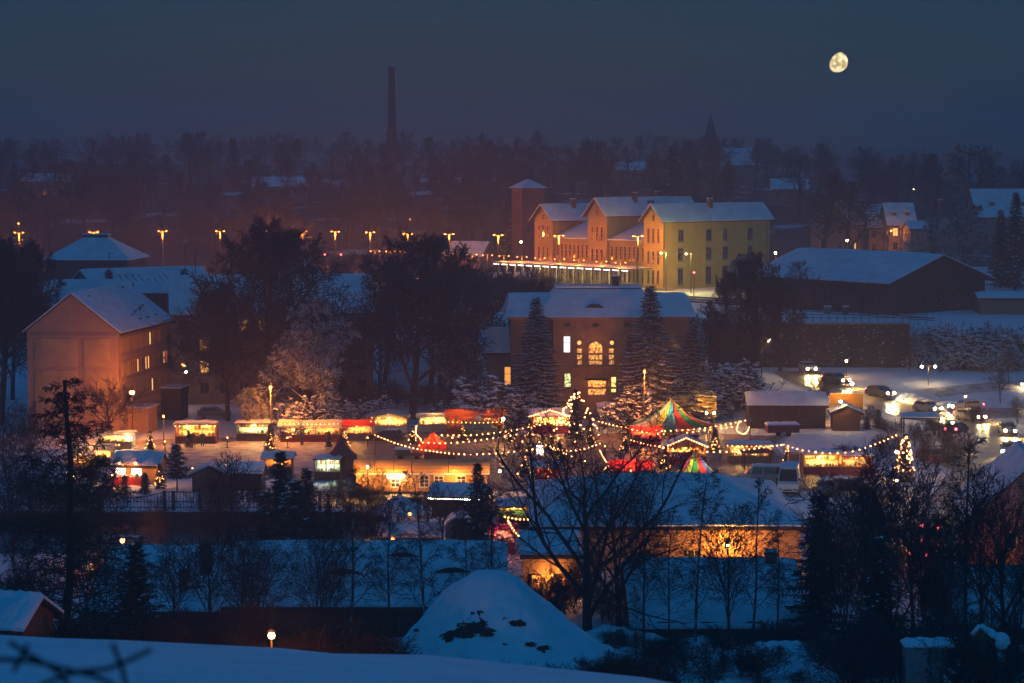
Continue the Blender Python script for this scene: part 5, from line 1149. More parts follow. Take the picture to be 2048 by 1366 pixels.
# gazebo, lit hut and arched shed near the river
p = P(800, 1030, 190); t = thing('gazebo', 'eight sided gazebo with snowy tent roof and dark finial', 'gazebo', (p.x, 190, 0)); za = Z(988, 190); ze_ = Z(1022, 190)
for k in range(8):
    a0, a1 = 2 * math.pi * k / 8, 2 * math.pi * (k + 1) / 8; r0 = 2.9; m = MB()
    m.poly([(0, 0, za), (r0 * math.cos(a0), r0 * math.sin(a0), ze_), (r0 * math.cos(a1), r0 * math.sin(a1), ze_)]); m.build('roof_panel', 'roof_snow', t); MB().tube((2.5 * math.cos(a0), 2.5 * math.sin(a0), 0), (2.5 * math.cos(a0), 2.5 * math.sin(a0), ze_ + .1), .09, .09, 6).build('post', 'wood_dark', t)
MB().lathe([(.12, za - .05), (.12, za + .15), (.05, za + .2), (.16, za + .34), (.05, za + .5), (.09, za + .62), (.02, za + .8)], 8).build('finial', 'metal_dark', t)
p = G(912, 1035); hh2, _r = house('eaves_lit_hut', 'dark hut with a line of light under its eaves behind the river trees', 'hut', (p.x - 2.2, p.y, 0), R(-10), 4.6, 3.4, 2.0, .7, wall='wood_brown', over=.4, gov=.3, seed=84, snow=.14)
m = MB()
for i in range(24): m.octa((-.2 + i * .21, -.48, 1.82), .05)
m.build('light_chain', 'bulb_white', hh2, kind='stuff')
p = G(918, 1082); t = thing('arched_shed', 'dark red shed with rounded barrel front above the long blue roof', 'shed', (p.x, p.y, 0)); m = MB(); n = 14; hz = Z(1036, p.y)
m.extrude([(-1.15, 0, 0), (1.15, 0, 0)] + [(1.15 * math.cos(math.pi * i / n), 0, hz - 1.0 + 1.0 * math.sin(math.pi * i / n)) for i in range(n + 1)], (0, 3.0, 0)); m.build('shed_body', 'brick_orange', t)
m = MB()
for i in range(n): a, b = math.pi * i / n, math.pi * (i + 1) / n; m.extrude([(1.16 * math.cos(a), -.1, hz - 1 + 1.0 * math.sin(a)), (1.16 * math.cos(b), -.1, hz - 1 + 1.0 * math.sin(b)), (1.3 * math.cos(b), -.1, hz - 1 + 1.14 * math.sin(b)), (1.3 * math.cos(a), -.1, hz - 1 + 1.14 * math.sin(a))], (0, 3.2, 0))
m.build('shed_roof', 'roof_snow', t); MB().box(-.55, .55, -.06, -.003, 0, 1.9).build('door', 'wood_dark', t)
house('low_house', 'low dark house behind the bowl lamp left of the arched shed', 'house', (X(765, 176, 1070), 176, 0), R(2), 4.6, 3, 1.1, .6, wall='brick_red', seed=85)
# sheds on the right of the market
p = G(1572, 868); hs, hsr = house('long_shed', 'long dark shed with snow roof right of the striped tent', 'shed', (X(1498, 258, 850), 258, 0), R(-1), 9.3, 5, 2.9, 1.1, wall='wood_dark', over=.4, gov=.3, seed=86, snow=.2)
for i in range(26): MB().box(.03 + i * .357, .36 + i * .357, -.035, -.003, .0, 2.75).build('plank', 'wood_dark', hs)
wins(hs, 'S', (9.3, 5), [2.2, 6.8], [1.2], 1.2, .9, frame='wood_brown')
p = G(1693, 862); hk, hkr = house('plank_hut', 'brown plank hut gable first under the bright star lamp', 'hut', (p.x + 1.65, p.y, 0), R(86), 3.4, 3.3, 2.2, .75, wall='wood_brown', over=.3, gov=.25, seed=87, snow=.1)
for i in range(10): MB().box(-.035, -.003, .03 + i * .325, .33 + i * .325, .0, 2.15).build('plank', 'wood_brown', hk)
t = thing('banner_board', 'yellow and red advertising board behind the brown plank hut', 'sign', (X(1693, 266, 800), 266, gz(40, 266))); zb = gz(40, 266); z1, z2 = Z(832, 266) - zb, Z(788, 266) - zb
MB().box(-2.1, 2.1, 0, .12, z1 + .7, z2).build('board', 'yellow_paint', t); MB().box(-2.1, 2.1, 0, .12, z1, z1 + .697).build('board_strip', 'red_paint', t); MB().box(-2.15, 2.15, -.02, .14, z2 + .003, z2 + .12).build('snow_cap', 'snow', t)
for x in (-1.8, 1.8): MB().box(x - .07, x + .07, .123, .25, -.3, z2).build('post', 'wood_dark', t)
m = MB()
for i, (x, w, h) in enumerate(((-.9, .16, .3), (-.6, .16, .22), (-.3, .16, .22), (0, .16, .3), (.3, .16, .22), (.6, .16, .22))): m.box(x - w / 2, x + w / 2, -.02, -.003, z1 + 1.35, z1 + 1.35 + h)
m.build('lettering', 'wood_dark', t); lamp(t, (-.5, -1.6, z2 + .4), 130, CREAM)
p = G(1565, 872); t = thing('cargo_trailer', 'small snow covered tarpaulin trailer in front of the long shed', 'trailer', (p.x, p.y - 1, 0), R(4)); MB().box(-1.9, 1.9, 0, 1.6, .5, 1.4).build('trailer_body', 'darkred_paint', t); m = MB(); snow_slab(m, (-2, -.1, 1.404), (2, -.1, 1.404), (2, 1.7, 1.404), (-2, 1.7, 1.404), .25, 10, 4); m.build('snow_cap', 'roof_snow', t, smooth=True)
for x in (-.6, .6): MB().tube((x, -.02, .33), (x, .2, .33), .33, .33, 12).build('wheel', 'rubber', t)
p = G(1842, 878); t = thing('carport', 'open dark carport with snowy roof left of the bend', 'carport', (p.x, p.y, p.z), R(-6)); MB().box(-2.2, 2.2, 0, 4, 2.3, 2.5).build('roof', 'wood_dark', t); m = MB(); snow_slab(m, (-2.3, -.1, 2.504), (2.3, -.1, 2.504), (2.3, 4.1, 2.504), (-2.3, 4.1, 2.504), .2, 8, 5); m.build('roof_snow', 'roof_snow', t, smooth=True)
for x in (-2, 2):
    for y in (.2, 3.8): MB().box(x - .08, x + .08, y - .08, y + .08, -.3, 2.3).build('post', 'wood_dark', t)
p = G(1522, 948); t = thing('canopy_kiosk', 'little brown roofed shelter above the parked minibus', 'shelter', (p.x, p.y + 3, 0)); m = MB(); hip(m, -1.8, 1.8, -1.2, 1.2, 1.9, .6, 1.7, 1.1); m.build('roof', 'wood_brown', t)
for x in (-1.5, 1.5):
    for y in (-1, 1): MB().box(x - .06, x + .06, y - .06, y + .06, -.1, 1.9).build('post', 'wood_brown', t)
p = G(1590, 950); t = thing('wood_crate_stack', 'stack of orange wooden crates behind the white van', 'crates', (p.x, p.y + 1, 0))
for k in range(3): MB().box(-.55, .55, 0, .9, .02 + k * .72, .70 + k * .72).build('crate', 'wood_honey', t)
p = G(817, 922); t = thing('flat_trailer', 'flat bed trailer with snowy load behind the golden wagon', 'trailer', (p.x, p.y, 0), R(-3)); MB().box(-1.5, 1.5, 0, 1.6, .55, .75).build('bed', 'wood_brown', t); MB().box(-1.5, .2, .1, 1.5, .753, 1.2).build('load', 'green_paint', t); MB().box(-1.55, .25, .05, 1.55, 1.203, 1.35).build('snow_cap', 'snow', t)
for x in (-.9, .9): MB().tube((x, -.02, .32), (x, .25, .32), .32, .32, 12).build('wheel', 'rubber', t)
p = G(880, 922); t = thing('storage_box', 'plain orange lit storage box right of the flat trailer', 'box', (p.x, p.y, 0)); MB().box(-1.75, 1.75, 0, 1.5, 0, .95).build('box_body', 'canvas_orange', t); MB().box(-1.8, 1.8, -.05, 1.55, .953, 1.05).build('lid', 'wood_honey', t)
p = G(1080, 928); t = thing('light_box_sign', 'glowing white notice box standing left of the great bare tree', 'sign', (p.x, p.y, 0)); MB().box(-.06, .06, 0, .12, 0, 1.0).build('post', 'metal_dark', t); MB().box(-.38, .38, -.02, .14, 1.0, 2.0).build('light_box', 'lantern_white', t)
p = G(258, 898); t = thing('globe_lamp', 'big glowing white globe on the stand at the left tents', 'lamp', (p.x, p.y, 0)); MB().lathe([(.3, 0), (.08, .1), (.06, .9)], 8).build('stand', 'metal_dark', t); MB().ball((0, 0, 1.35), .45, 14, 10).build('globe', 'lantern_white', t, smooth=True); lamp(t, (0, -.9, 1.5), 160, (1, .62, .25), .3)
p = G(989, 850); t = thing('light_column', 'slim white light column with red foot behind the red tent', 'lamp', (p.x, p.y + 6, 0)); zc0, zc1 = Z(829, p.y + 6), Z(807, p.y + 6); MB().tube((0, 0, 0), (0, 0, zc0), .08, .08).build('post', 'metal_dark', t); MB().tube((0, 0, zc0), (0, 0, zc0 + .45), .13, .13, 8).build('red_foot', 'win_red', t); MB().tube((0, 0, zc0 + .46), (0, 0, zc1), .12, .12, 8).build('light_tube', 'lantern_white', t)
fc = bpy.data.curves.new('letter', 'FONT'); fc.body = 'D'; fc.size = .62; fc.extrude = .02; fo = bpy.data.objects.new('letter', fc); COL.objects.link(fo)
fm = bpy.data.meshes.new_from_object(fo.evaluated_get(bpy.context.evaluated_depsgraph_get())); bpy.data.objects.remove(fo); fm.materials.clear(); fm.materials.append(M['white_paint'])
hut_d = [o for o in bpy.data.objects if o.get('label', '').startswith('gabled hut outlined')][0]
lo_ = inst(fm, 'letter', hut_d, (-1.05, -.42, 1.02)); lo_.rotation_euler = (R(90), 0, 0); MB().box(-1.35, -1.2, -.43, -.39, 1.08, 1.40).build('letter', 'white_paint', hut_d); MB().box(-1.5, .9, -.385, -.36, .98, 1.55).build('sign_board', 'darkred_paint', hut_d)
# small clutter between the stalls
cl = [(455, 897, 'b'), (540, 900, 'f'), (575, 897, 'b'), (690, 897, 'f'), (735, 897, 'b'), (825, 890, 'f'), (905, 897, 'b'), (925, 884, 'f'), (1020, 885, 'f'), (1045, 905, 'b'), (1060, 878, 'f'), (1150, 905, 'b'), (1180, 890, 'f'), (1210, 915, 'b'), (1250, 905, 'f'), (1320, 915, 'b'), (1430, 905, 'f'), (1440, 925, 'b'), (1575, 925, 'f'), (1330, 940, 'f'), (300, 900, 'f'), (330, 905, 'b'), (140, 965, 'f'), (225, 975, 'b'), (320, 978, 'f'), (1120, 935, 'f'), (1170, 945, 'b'), (1215, 960, 'f'), (1050, 950, 'f'), (1035, 972, 'b')]
near_of = lambda px: ORD[sorted(c_[0] for c_ in cl).index(px) % 21]
fi = bi = 0
for (px, py, k_) in sorted(cl):
    if k_ == 'b':
        p = G(px, py); t = thing('bar_table', 'round standing table on the market floor, %s of its kind from the left' % ORD[bi], 'table', (p.x, p.y, p.z + .1), 0, 'standing tables on the market floor'); bi += 1
        MB().lathe([(.26, 0), (.26, .04), (.05, .08), (.05, 1.02)], 8).build('pedestal', 'wood_dark', t); MB().lathe([(.42, 1.023), (.42, 1.07)], 12).build('table_top', 'red_paint', t); MB().lathe([(.05, 1.073), (.06, 1.2)], 6).build('candle', 'bulb_warm', t)
    else:
        t = tree('fir_small', 'fir_tree', 'little bulb hung fir between the stalls, %s of its kind from the left' % ORD[fi], px, G(px, py).y, 0, 1.0, x=G(px, py).x, h=1.9 + (fi % 4) * .35, group='little bulb hung firs between the stalls'); fi += 1; m = MB(); r_ = random.Random(int(px)); kz = t.scale.z
        for i in range(22): u = r_.random(); a = r_.uniform(0, 6.283); r0 = .62 * (1 - u) / kz + .04; m.octa((r0 * math.cos(a), r0 * math.sin(a), (.2 + 1.7 * u) / kz), .045 / kz)
        m.build('fairy_lights', 'bulb_warm', t, kind='stuff')
# ------------------------------------------------------------------ bulb chains
chain_rows = [('bulbs edging the long open stall awning', 562, 682, 846, 241.5), ('bulbs edging the white pavilion roof', 742, 815, 842, 244), ('bulbs edging the red tent roof', 897, 1004, 843, 241), ('bulbs edging the dark red kiosk', 350, 432, 851, 239), ('bulbs edging the honey stall roof', 1455, 1545, 890, 220)]
def chain(label, pts, spacing=.66, r=.07, mat='bulb_pink', poles=()):
    """pts: list of (px, py, d); a wire hung through them with hanging bulbs"""
    W_ = [P(*q) for q in pts]; cv = [Vector(q) for q in catmull([tuple(q) for q in W_], 10)]
    t = thing('bulb_chain', label, 'string lights', tuple(W_[0]), 0, 'bulb chains over the market'); o0 = W_[0]
    MB().path([q - o0 for q in cv], .014, 3).build('wire', 'metal_dark', t)
    acc = 0; m = MB(); k = 0
    for a, b in zip(cv, cv[1:]):
        L = (b - a).length
        while acc < L:
            q = a.lerp(b, acc / L) - o0; m.octa(q - Vector((0, 0, .07)), r * (1 + .25 * math.sin(k * 2.3))); acc += spacing; k += 1
        acc -= L
    m.build('bulbs', mat, t, kind='stuff')
    for i in poles:
        q = W_[i]; MB().tube((q.x - o0.x, q.y - o0.y, gz(q.x, q.y) - o0.z), (q.x - o0.x, q.y - o0.y, q.z - o0.z + .1), .06, .05, 6).build('pole', 'wood_brown', t)
for lab_, a_, b_, y_, d_ in chain_rows: chain(lab_, [(a_, y_, d_), ((a_ + b_) / 2, y_ + 1.5, d_), (b_, y_, d_)], .5, .05, 'bulb_warm')
chain('bulb chain sagging from the dark hatchback past the red pointed tent', [(750, 869, 232), (800, 888, 228), (850, 899, 225), (920, 907, 221), (1000, 905, 221), (1078, 896, 222)], poles=(0, 5))
chain('dense bulb chain dropping to the tip of the red pointed tent', [(833, 850, 238), (832, 866, 236), (842, 878, 235), (838, 890, 234)], .3, poles=(0,))
chain('upper bulb chain running right from the red pointed tent', [(872, 869, 240), (945, 869, 240), (1010, 862, 240), (1075, 850, 240), (1120, 842, 240), (1165, 850, 240)], poles=(0,))
chain('lower bulb chain beside the red pointed tent towards the great bare tree', [(846, 884, 232), (900, 885, 231), (960, 879, 231), (1040, 867, 232)], poles=(3,))
chain('steep bulb chain behind the great bare tree, left limb', [(1078, 883, 228), (1110, 898, 226), (1148, 913, 224)], .4)
chain('bulb chain crossing behind the great bare tree trunk', [(1092, 889, 231), (1130, 900, 230), (1165, 897, 230), (1200, 886, 231)], .5)
chain('bulb chain falling right of the great bare tree trunk', [(1200, 900, 220), (1212, 922, 218), (1225, 940, 216), (1240, 957, 214)], .32)
chain('bulb chain above the red stall left of the circus tent', [(1198, 842, 246), (1240, 852, 243), (1290, 858, 241), (1330, 861, 240)], poles=(0,))
chain('bulb chain along the skirt of the big striped tent', [(1330, 861, 240.5), (1380, 858, 240.3), (1430, 852, 241), (1500, 838, 243)], poles=(3,))
chain('second bulb chain under the skirt of the big striped tent', [(1255, 856, 240), (1310, 866, 238), (1360, 866, 238), (1420, 858, 238), (1470, 852, 239)])
chain('curl of bulbs round the lamp post right of the striped tent', [(1478, 842, 240), (1474, 860, 239), (1490, 866, 239), (1500, 850, 240)], .28)
chain('long bulb chain in front of the gabled light hut', [(1262, 879, 226), (1310, 891, 222), (1370, 899, 219), (1440, 903, 218), (1500, 897, 219), (1568, 888, 222)], poles=(5,))
chain('bulb chain from the parked vans to the food trailer', [(1568, 888, 222), (1610, 900, 219), (1680, 905, 217), (1735, 893, 218), (1796, 868, 222)], .8, poles=(4,))
chain('short sloping bulb chain over the small stall by the barn end', [(1010, 1032, 176), (1040, 1037, 175), (1080, 1036, 174)], .4, .075, 'bulb_warm')
chain('bulb chain dangling down the barn end', [(1016, 1040, 172), (1030, 1062, 171), (1045, 1076, 171), (1068, 1077, 171)], .3, .075, 'bulb_pink')
chain('faint bulb chain over the glowing left stalls', [(165, 905, 228), (200, 893, 232), (245, 888, 235)], .6, mat='bulb_warm')
chain('bulb chain above the dark hut left of the pines', [(385, 935, 214), (420, 929, 214), (455, 928, 215)], .7, mat='bulb_warm')
# ================================================================== lamps
def street_lamp(label, px, py, d=None, base_py=None, power=300, color=SODIUM, lens='lens_sodium', style='arm', group='street lamps', mat='metal_dark', side=1, r=.16, name='street_lamp'):
    """lamp whose head is at photo pixel (px, py)"""
    if d is None: d = G(px, base_py).y
    h = P(px, py, d); z = gz(h.x, d); H = h.z - z
    if style == 'arm':
        t = thing(name, label, 'street lamp', (h.x + side * .9, d, z), 0, group)
        MB().tube((0, 0, -.3), (0, 0, H + .1), .09, .055, 7).build('post', mat, t)
        MB().tube((0, 0, H + .1), (-side * .6, 0, H + .18), .04, .035, 5).build('arm', mat, t)
        MB().box(-side * .9 - .28, -side * .9 + .28, -.13, .13, H + .1, H + .24).build('lamp_head', mat, t)
        MB().ball((-side * .9, 0, H + .02), r).build('lens', lens, t, smooth=True); lamp(t, (-side * .9, -.1, H - .3), power, color)
    elif style == 'top':
        t = thing(name, label, 'street lamp', (h.x, d, z), 0, group)
        MB().tube((0, 0, -.3), (0, 0, H - .15), .08, .05, 7).build('post', mat, t)
        MB().lathe([(.2, H + .16), (.22, H + .2), (.08, H + .3)], 10).build('lamp_head', mat, t); MB().ball((0, 0, H), r).build('lens', lens, t, smooth=True); lamp(t, (0, -1.0, H + .1), power, color)
    elif style == 'twin':
        t = thing(name, label, 'street lamp', (h.x, d, z), 0, group)
        MB().tube((0, 0, -.3), (0, 0, H + .05), .08, .06, 6).build('post', mat, t)
        MB().tube((-.9, 0, H + .1), (.9, 0, H + .1), .04, .04, 5).build('cross_arm', mat, t)
        for s_ in (-1, 1):
            q = MB().box(s_ * .9 - .3, s_ * .9 + .3, -.14, .14, H + .06, H + .17).build('lamp_head', mat, t); MB().ball((s_ * .9, 0, H), r).build('lens', lens, q, smooth=True)
        lamp(t, (0, -.2, H - .35), power, color, .3)
    elif style == 'mast':
        t = thing(name, label, 'mast lamp', (h.x, d, z), R(12), group)
        m = MB(); 
        for a in range(3): m.tube((.2 * math.cos(a * 2.1), .2 * math.sin(a * 2.1), -.3), (.1 * math.cos(a * 2.1), .1 * math.sin(a * 2.1), H), .05, .04, 5)
        m.build('mast', mat, t); m = MB()
        k = 0
        while k * .9 < H - .5: m.lathe([(.24, k * .9 + .6), (.24, k * .9 + .68)], 6); k += 1
        m.build('brace_ring', mat, t); MB().box(-.95, .95, -.06, .06, H - .02, H + .06).build('cross_arm', mat, t)
        for x in (-.8, .8):
            q = MB().box(x - .2, x + .2, -.22, .16, H + .103, H + .25).build('lamp_head', mat, t); MB().box(x - .17, x + .17, -.3, -.223, H + .0, H + .14).build('lens', lens, q)
        MB().tube((0, -.26, H - 1.6), (0, -.26, H - .1), .05, .05, 6).build('light_tube', 'lens_small', t)
        lamp(t, (0, -.7, H - .45), power, color, .3)
    return t
glow('lens_small', (1.0, .34, .10), 3)
street_lamp('bright orange street lamp before the rose block gable', 264, 785, d=247, power=1400, style='top', r=.30, lens='lens_hot')
street_lamp('small orange lamp left of the dark red kiosk', 327, 833, base_py=893, power=220, style='top', r=.15)
street_lamp('tall orange lamp post rising over the upper stall row', 541, 776, d=244, power=2400, mat='metal_grey', style='top', r=.17)
street_lamp('tall orange lamp post between spruce and striped tent', 1289, 744, d=250, power=2200, mat='metal_grey', style='top', r=.15)
street_lamp('warm lamp on the wall of the long dim block', 372, 744, d=280, power=120, color=CREAM, lens='lens_warm', style='top', r=.15)
street_lamp('orange lamp beside the lone spruce at lower left', 245, 1081, d=170, power=420, lens='lens_hot', style='top', r=.2)
street_lamp('bowl shaped lamp right of the gazebo', 819, 1028, d=183, power=130, color=SODIUM, style='top', r=.16)
street_lamp('bowl lamp just above the ridge of the long blue roof', 786, 1078, d=172, power=150, color=SODIUM, style='top', r=.16)
street_lamp('near orange lamp at the bottom beside the dark thicket', 543, 1271, d=96, power=330, lens='lens_hot', style='top', r=.17)
street_lamp('flood lamp at the left end of the golden wagon behind the twiggy bush', 735, 934, d=203, power=800, color=(1, .36, .05), lens='lens_warm', style='top', r=.12)
street_lamp('white star lamp at the right end of the red tent', 1006, 838, d=243, power=500, color=CREAM, lens='lens_white', style='top', r=.2)
street_lamp('white lamp right of the golden wagon', 1000, 942, d=205, power=180, color=CREAM, lens='lens_white', style='top', r=.13)
street_lamp('pole lamp before the retaining wall, left of the others', 1537, 680, d=290, power=220, color=WHITE, lens='lens_white', style='arm', r=.2, side=-1)
street_lamp('lamp on the dark post before the right part of the retaining wall', 1693, 722, d=292, power=130, color=CREAM, lens='lens_warm', style='top', r=.17)
street_lamp('brightest white lamp over the main road bend', 1704, 767, d=278, power=420, color=WHITE, lens='lens_white', style='top', r=.24)
street_lamp('bright lamp directly above the brown plank hut', 1681, 803, d=256, power=110, color=WHITE, lens='lens_white', style='top', r=.18)
street_lamp('small lamp at the left end of the banner board', 1648, 804, d=262, power=150, color=CREAM, lens='lens_warm', style='top', r=.13)
street_lamp('twin headed lamp on the snowy slope at far right', 1857, 733, d=286, power=110, color=WHITE, lens='lens_white', style='twin', r=.2)
street_lamp('lamp cut by the right edge beside the snowy slope', 2044, 768, d=284, power=120, color=WHITE, lens='lens_white', style='arm', r=.18)
street_lamp('slim lamp on the snow between the two roads', 1931, 793, d=268, power=130, color=CREAM, lens='lens_warm', style='top', r=.13)
street_lamp('lamp inside the road bend above the thicket', 1905, 845, d=246, power=110, color=WHITE, lens='lens_white', style='top', r=.17)
street_lamp('lamp beside the lit fir at the right of the market', 1793, 904, d=216, power=320, color=CREAM, lens='lens_white', style='top', r=.15)
street_lamp('low lamp seen through the thicket below the right lit fir', 1793, 961, d=204, power=220, color=CREAM, lens='lens_warm', style='top', r=.13)
street_lamp('lamp glimmering deep in the right thicket', 1728, 1025, d=178, power=130, color=SODIUM, style='top', r=.12)
street_lamp('first of two white lamps on the yellow trailer corner', 1413, 826, d=252, power=160, color=CREAM, lens='lens_white', style='top', r=.14)
street_lamp('second of two white lamps on the yellow trailer corner', 1428, 826, d=253, power=160, color=CREAM, lens='lens_white', style='top', r=.16)
street_lamp('lamp with a double glow right of the yellow station wing', 1551, 506, d=360, power=400, color=CREAM, lens='lens_warm', style='top', r=.2)
street_lamp('greenish lamp at the station corner, left of its twin', 1322, 506, d=372, power=1300, color=(.95, .85, .22), lens='lens_warm', style='arm', r=.15, side=1)
street_lamp('greenish lamp before the yellow wing, right of its twin', 1372, 508, d=374, power=1300, color=(.95, .82, .22), lens='lens_warm', style='arm', r=.13, side=1)
street_lamp('left of two lamps in the lane of houses', 1783, 461, d=432, power=420, style='arm', side=-1, r=.2)
street_lamp('right of two lamps in the lane of houses', 1811, 457, d=432, power=420, style='arm', side=-1, r=.2)
street_lamp('yellow lamp at the foot of the orange lane house', 1694, 481, d=424, power=330, color=(1, .7, .2), lens='lens_warm', style='top', r=.2)
street_lamp('small pale lamp on the dark hillside over the lane, left', 1789, 378, d=560, power=40, color=CREAM, lens='lens_warm', style='top', r=.14)
street_lamp('small pale lamp on the dark hillside over the lane, right', 1828, 378, d=560, power=40, color=CREAM, lens='lens_warm', style='top', r=.16)
street_lamp('lone white lamp in the gap left of the water tower hut', 1042, 484, d=440, power=150, color=WHITE, lens='lens_warm', style='top', r=.22)
street_lamp('orange hillside lamp above the platform masts', 820, 438, d=500, power=220, style='top', r=.22)
street_lamp('upper orange lamp at the far left edge', 37, 447, d=430, power=260, style='top', r=.2)
masts = [(38, 466, 425), (187, 465, 430), (325, 463, 436), (440, 463, 445), (537, 462, 455), (605, 463, 458), (670, 464, 452), (740, 465, 440), (815, 468, 425), (898, 469, 412), (996, 471, 402), (1117, 472, 392), (1275, 473, 380)]
for i, (px, py, d) in enumerate(masts):
    street_lamp('tall rail yard mast lamp, %s from the left' % ORD[i], px, py, d=d, power=2200, style='mast', group='rail yard mast lamps', name='mast_lamp')
plats = [750, 781, 808, 834, 858, 886, 915, 944, 975, 1008, 1044, 1080, 1119, 1158, 1203, 1241]
for i, px in enumerate(plats):
    u = (px - 750) / (1241 - 750); d = 436 - 52 * u; py = 502 + 23 * u ** 1.3
    street_lamp('two armed platform lamp, %s from the left' % ORD[i], px, py, d=d, power=260, style='twin', group='two armed platform lamps', name='platform_lamp', r=.14)
for (px, py, d, mt, lab) in ((650, 509, 440, 'signal_red', 'red railway signal left of the tall mast'), (682, 509, 440, 'signal_red', 'red railway signal right of the tall mast'), (1388, 545, 366, 'signal_red', 'red lit sign post at the station forecourt')):
    q = P(px, py, d); z = gz(q.x, d); t = thing('railway_signal', lab, 'signal', (q.x, d, z)); MB().tube((0, 0, -.2), (0, 0, q.z - z - .3), .07, .07).build('post', 'metal_dark', t); MB().box(-.22, .22, 0, .2, q.z - z - .35, q.z - z + .35).build('signal_head', 'metal_dark', t); MB().ball((0, -.08, q.z - z), .15).build('lens', mt, t)
for (px, py, d, lab) in ((218, 508, 330, 'left'), (370, 490, 345, 'middle'), (390, 502, 345, 'right')):
    q = P(px, py, d); z = gz(q.x, d); t = thing('dark_post', 'unlit dark post by the depot roofs, %s one' % lab, 'post', (q.x, d, z)); MB().tube((0, 0, -.2), (0, 0, q.z - z), .09, .07).build('post', 'metal_dark', t); MB().box(-.1, .7, -.08, .08, q.z - z, q.z - z + .12).build('lamp_head', 'metal_dark', t)
# triangular sign by the bare tree
p = G(251, 878); t = thing('give_way_sign', 'triangular road sign seen from behind under the orange lamp', 'sign', (p.x, p.y, 0)); MB().tube((0, 0, 0), (0, 0, 2.4), .04, .04).build('post', 'metal_grey', t); MB().extrude([(-.45, 0, 2.4), (.45, 0, 2.4), (0, 0, 1.65)], (0, .05, 0)).build('sign_plate', 'metal_dark', t)
for (px, py, lab) in ((1500, 838, 'slim unlit lantern post above the light curl'), (1568, 868, 'slim unlit lantern post left of the food trailer')):
    p = P(px, py, 238); t = thing('lantern_post', lab, 'lantern', (p.x, 238, 0)); MB().tube((0, 0, 0), (0, 0, p.z - .3), .05, .04).build('post', 'metal_grey', t); MB().lathe([(.06, p.z - .3), (.16, p.z - .28), (.2, p.z), (.3, p.z + .02), (.03, p.z + .28)], 8).build('lantern', 'metal_grey', t)
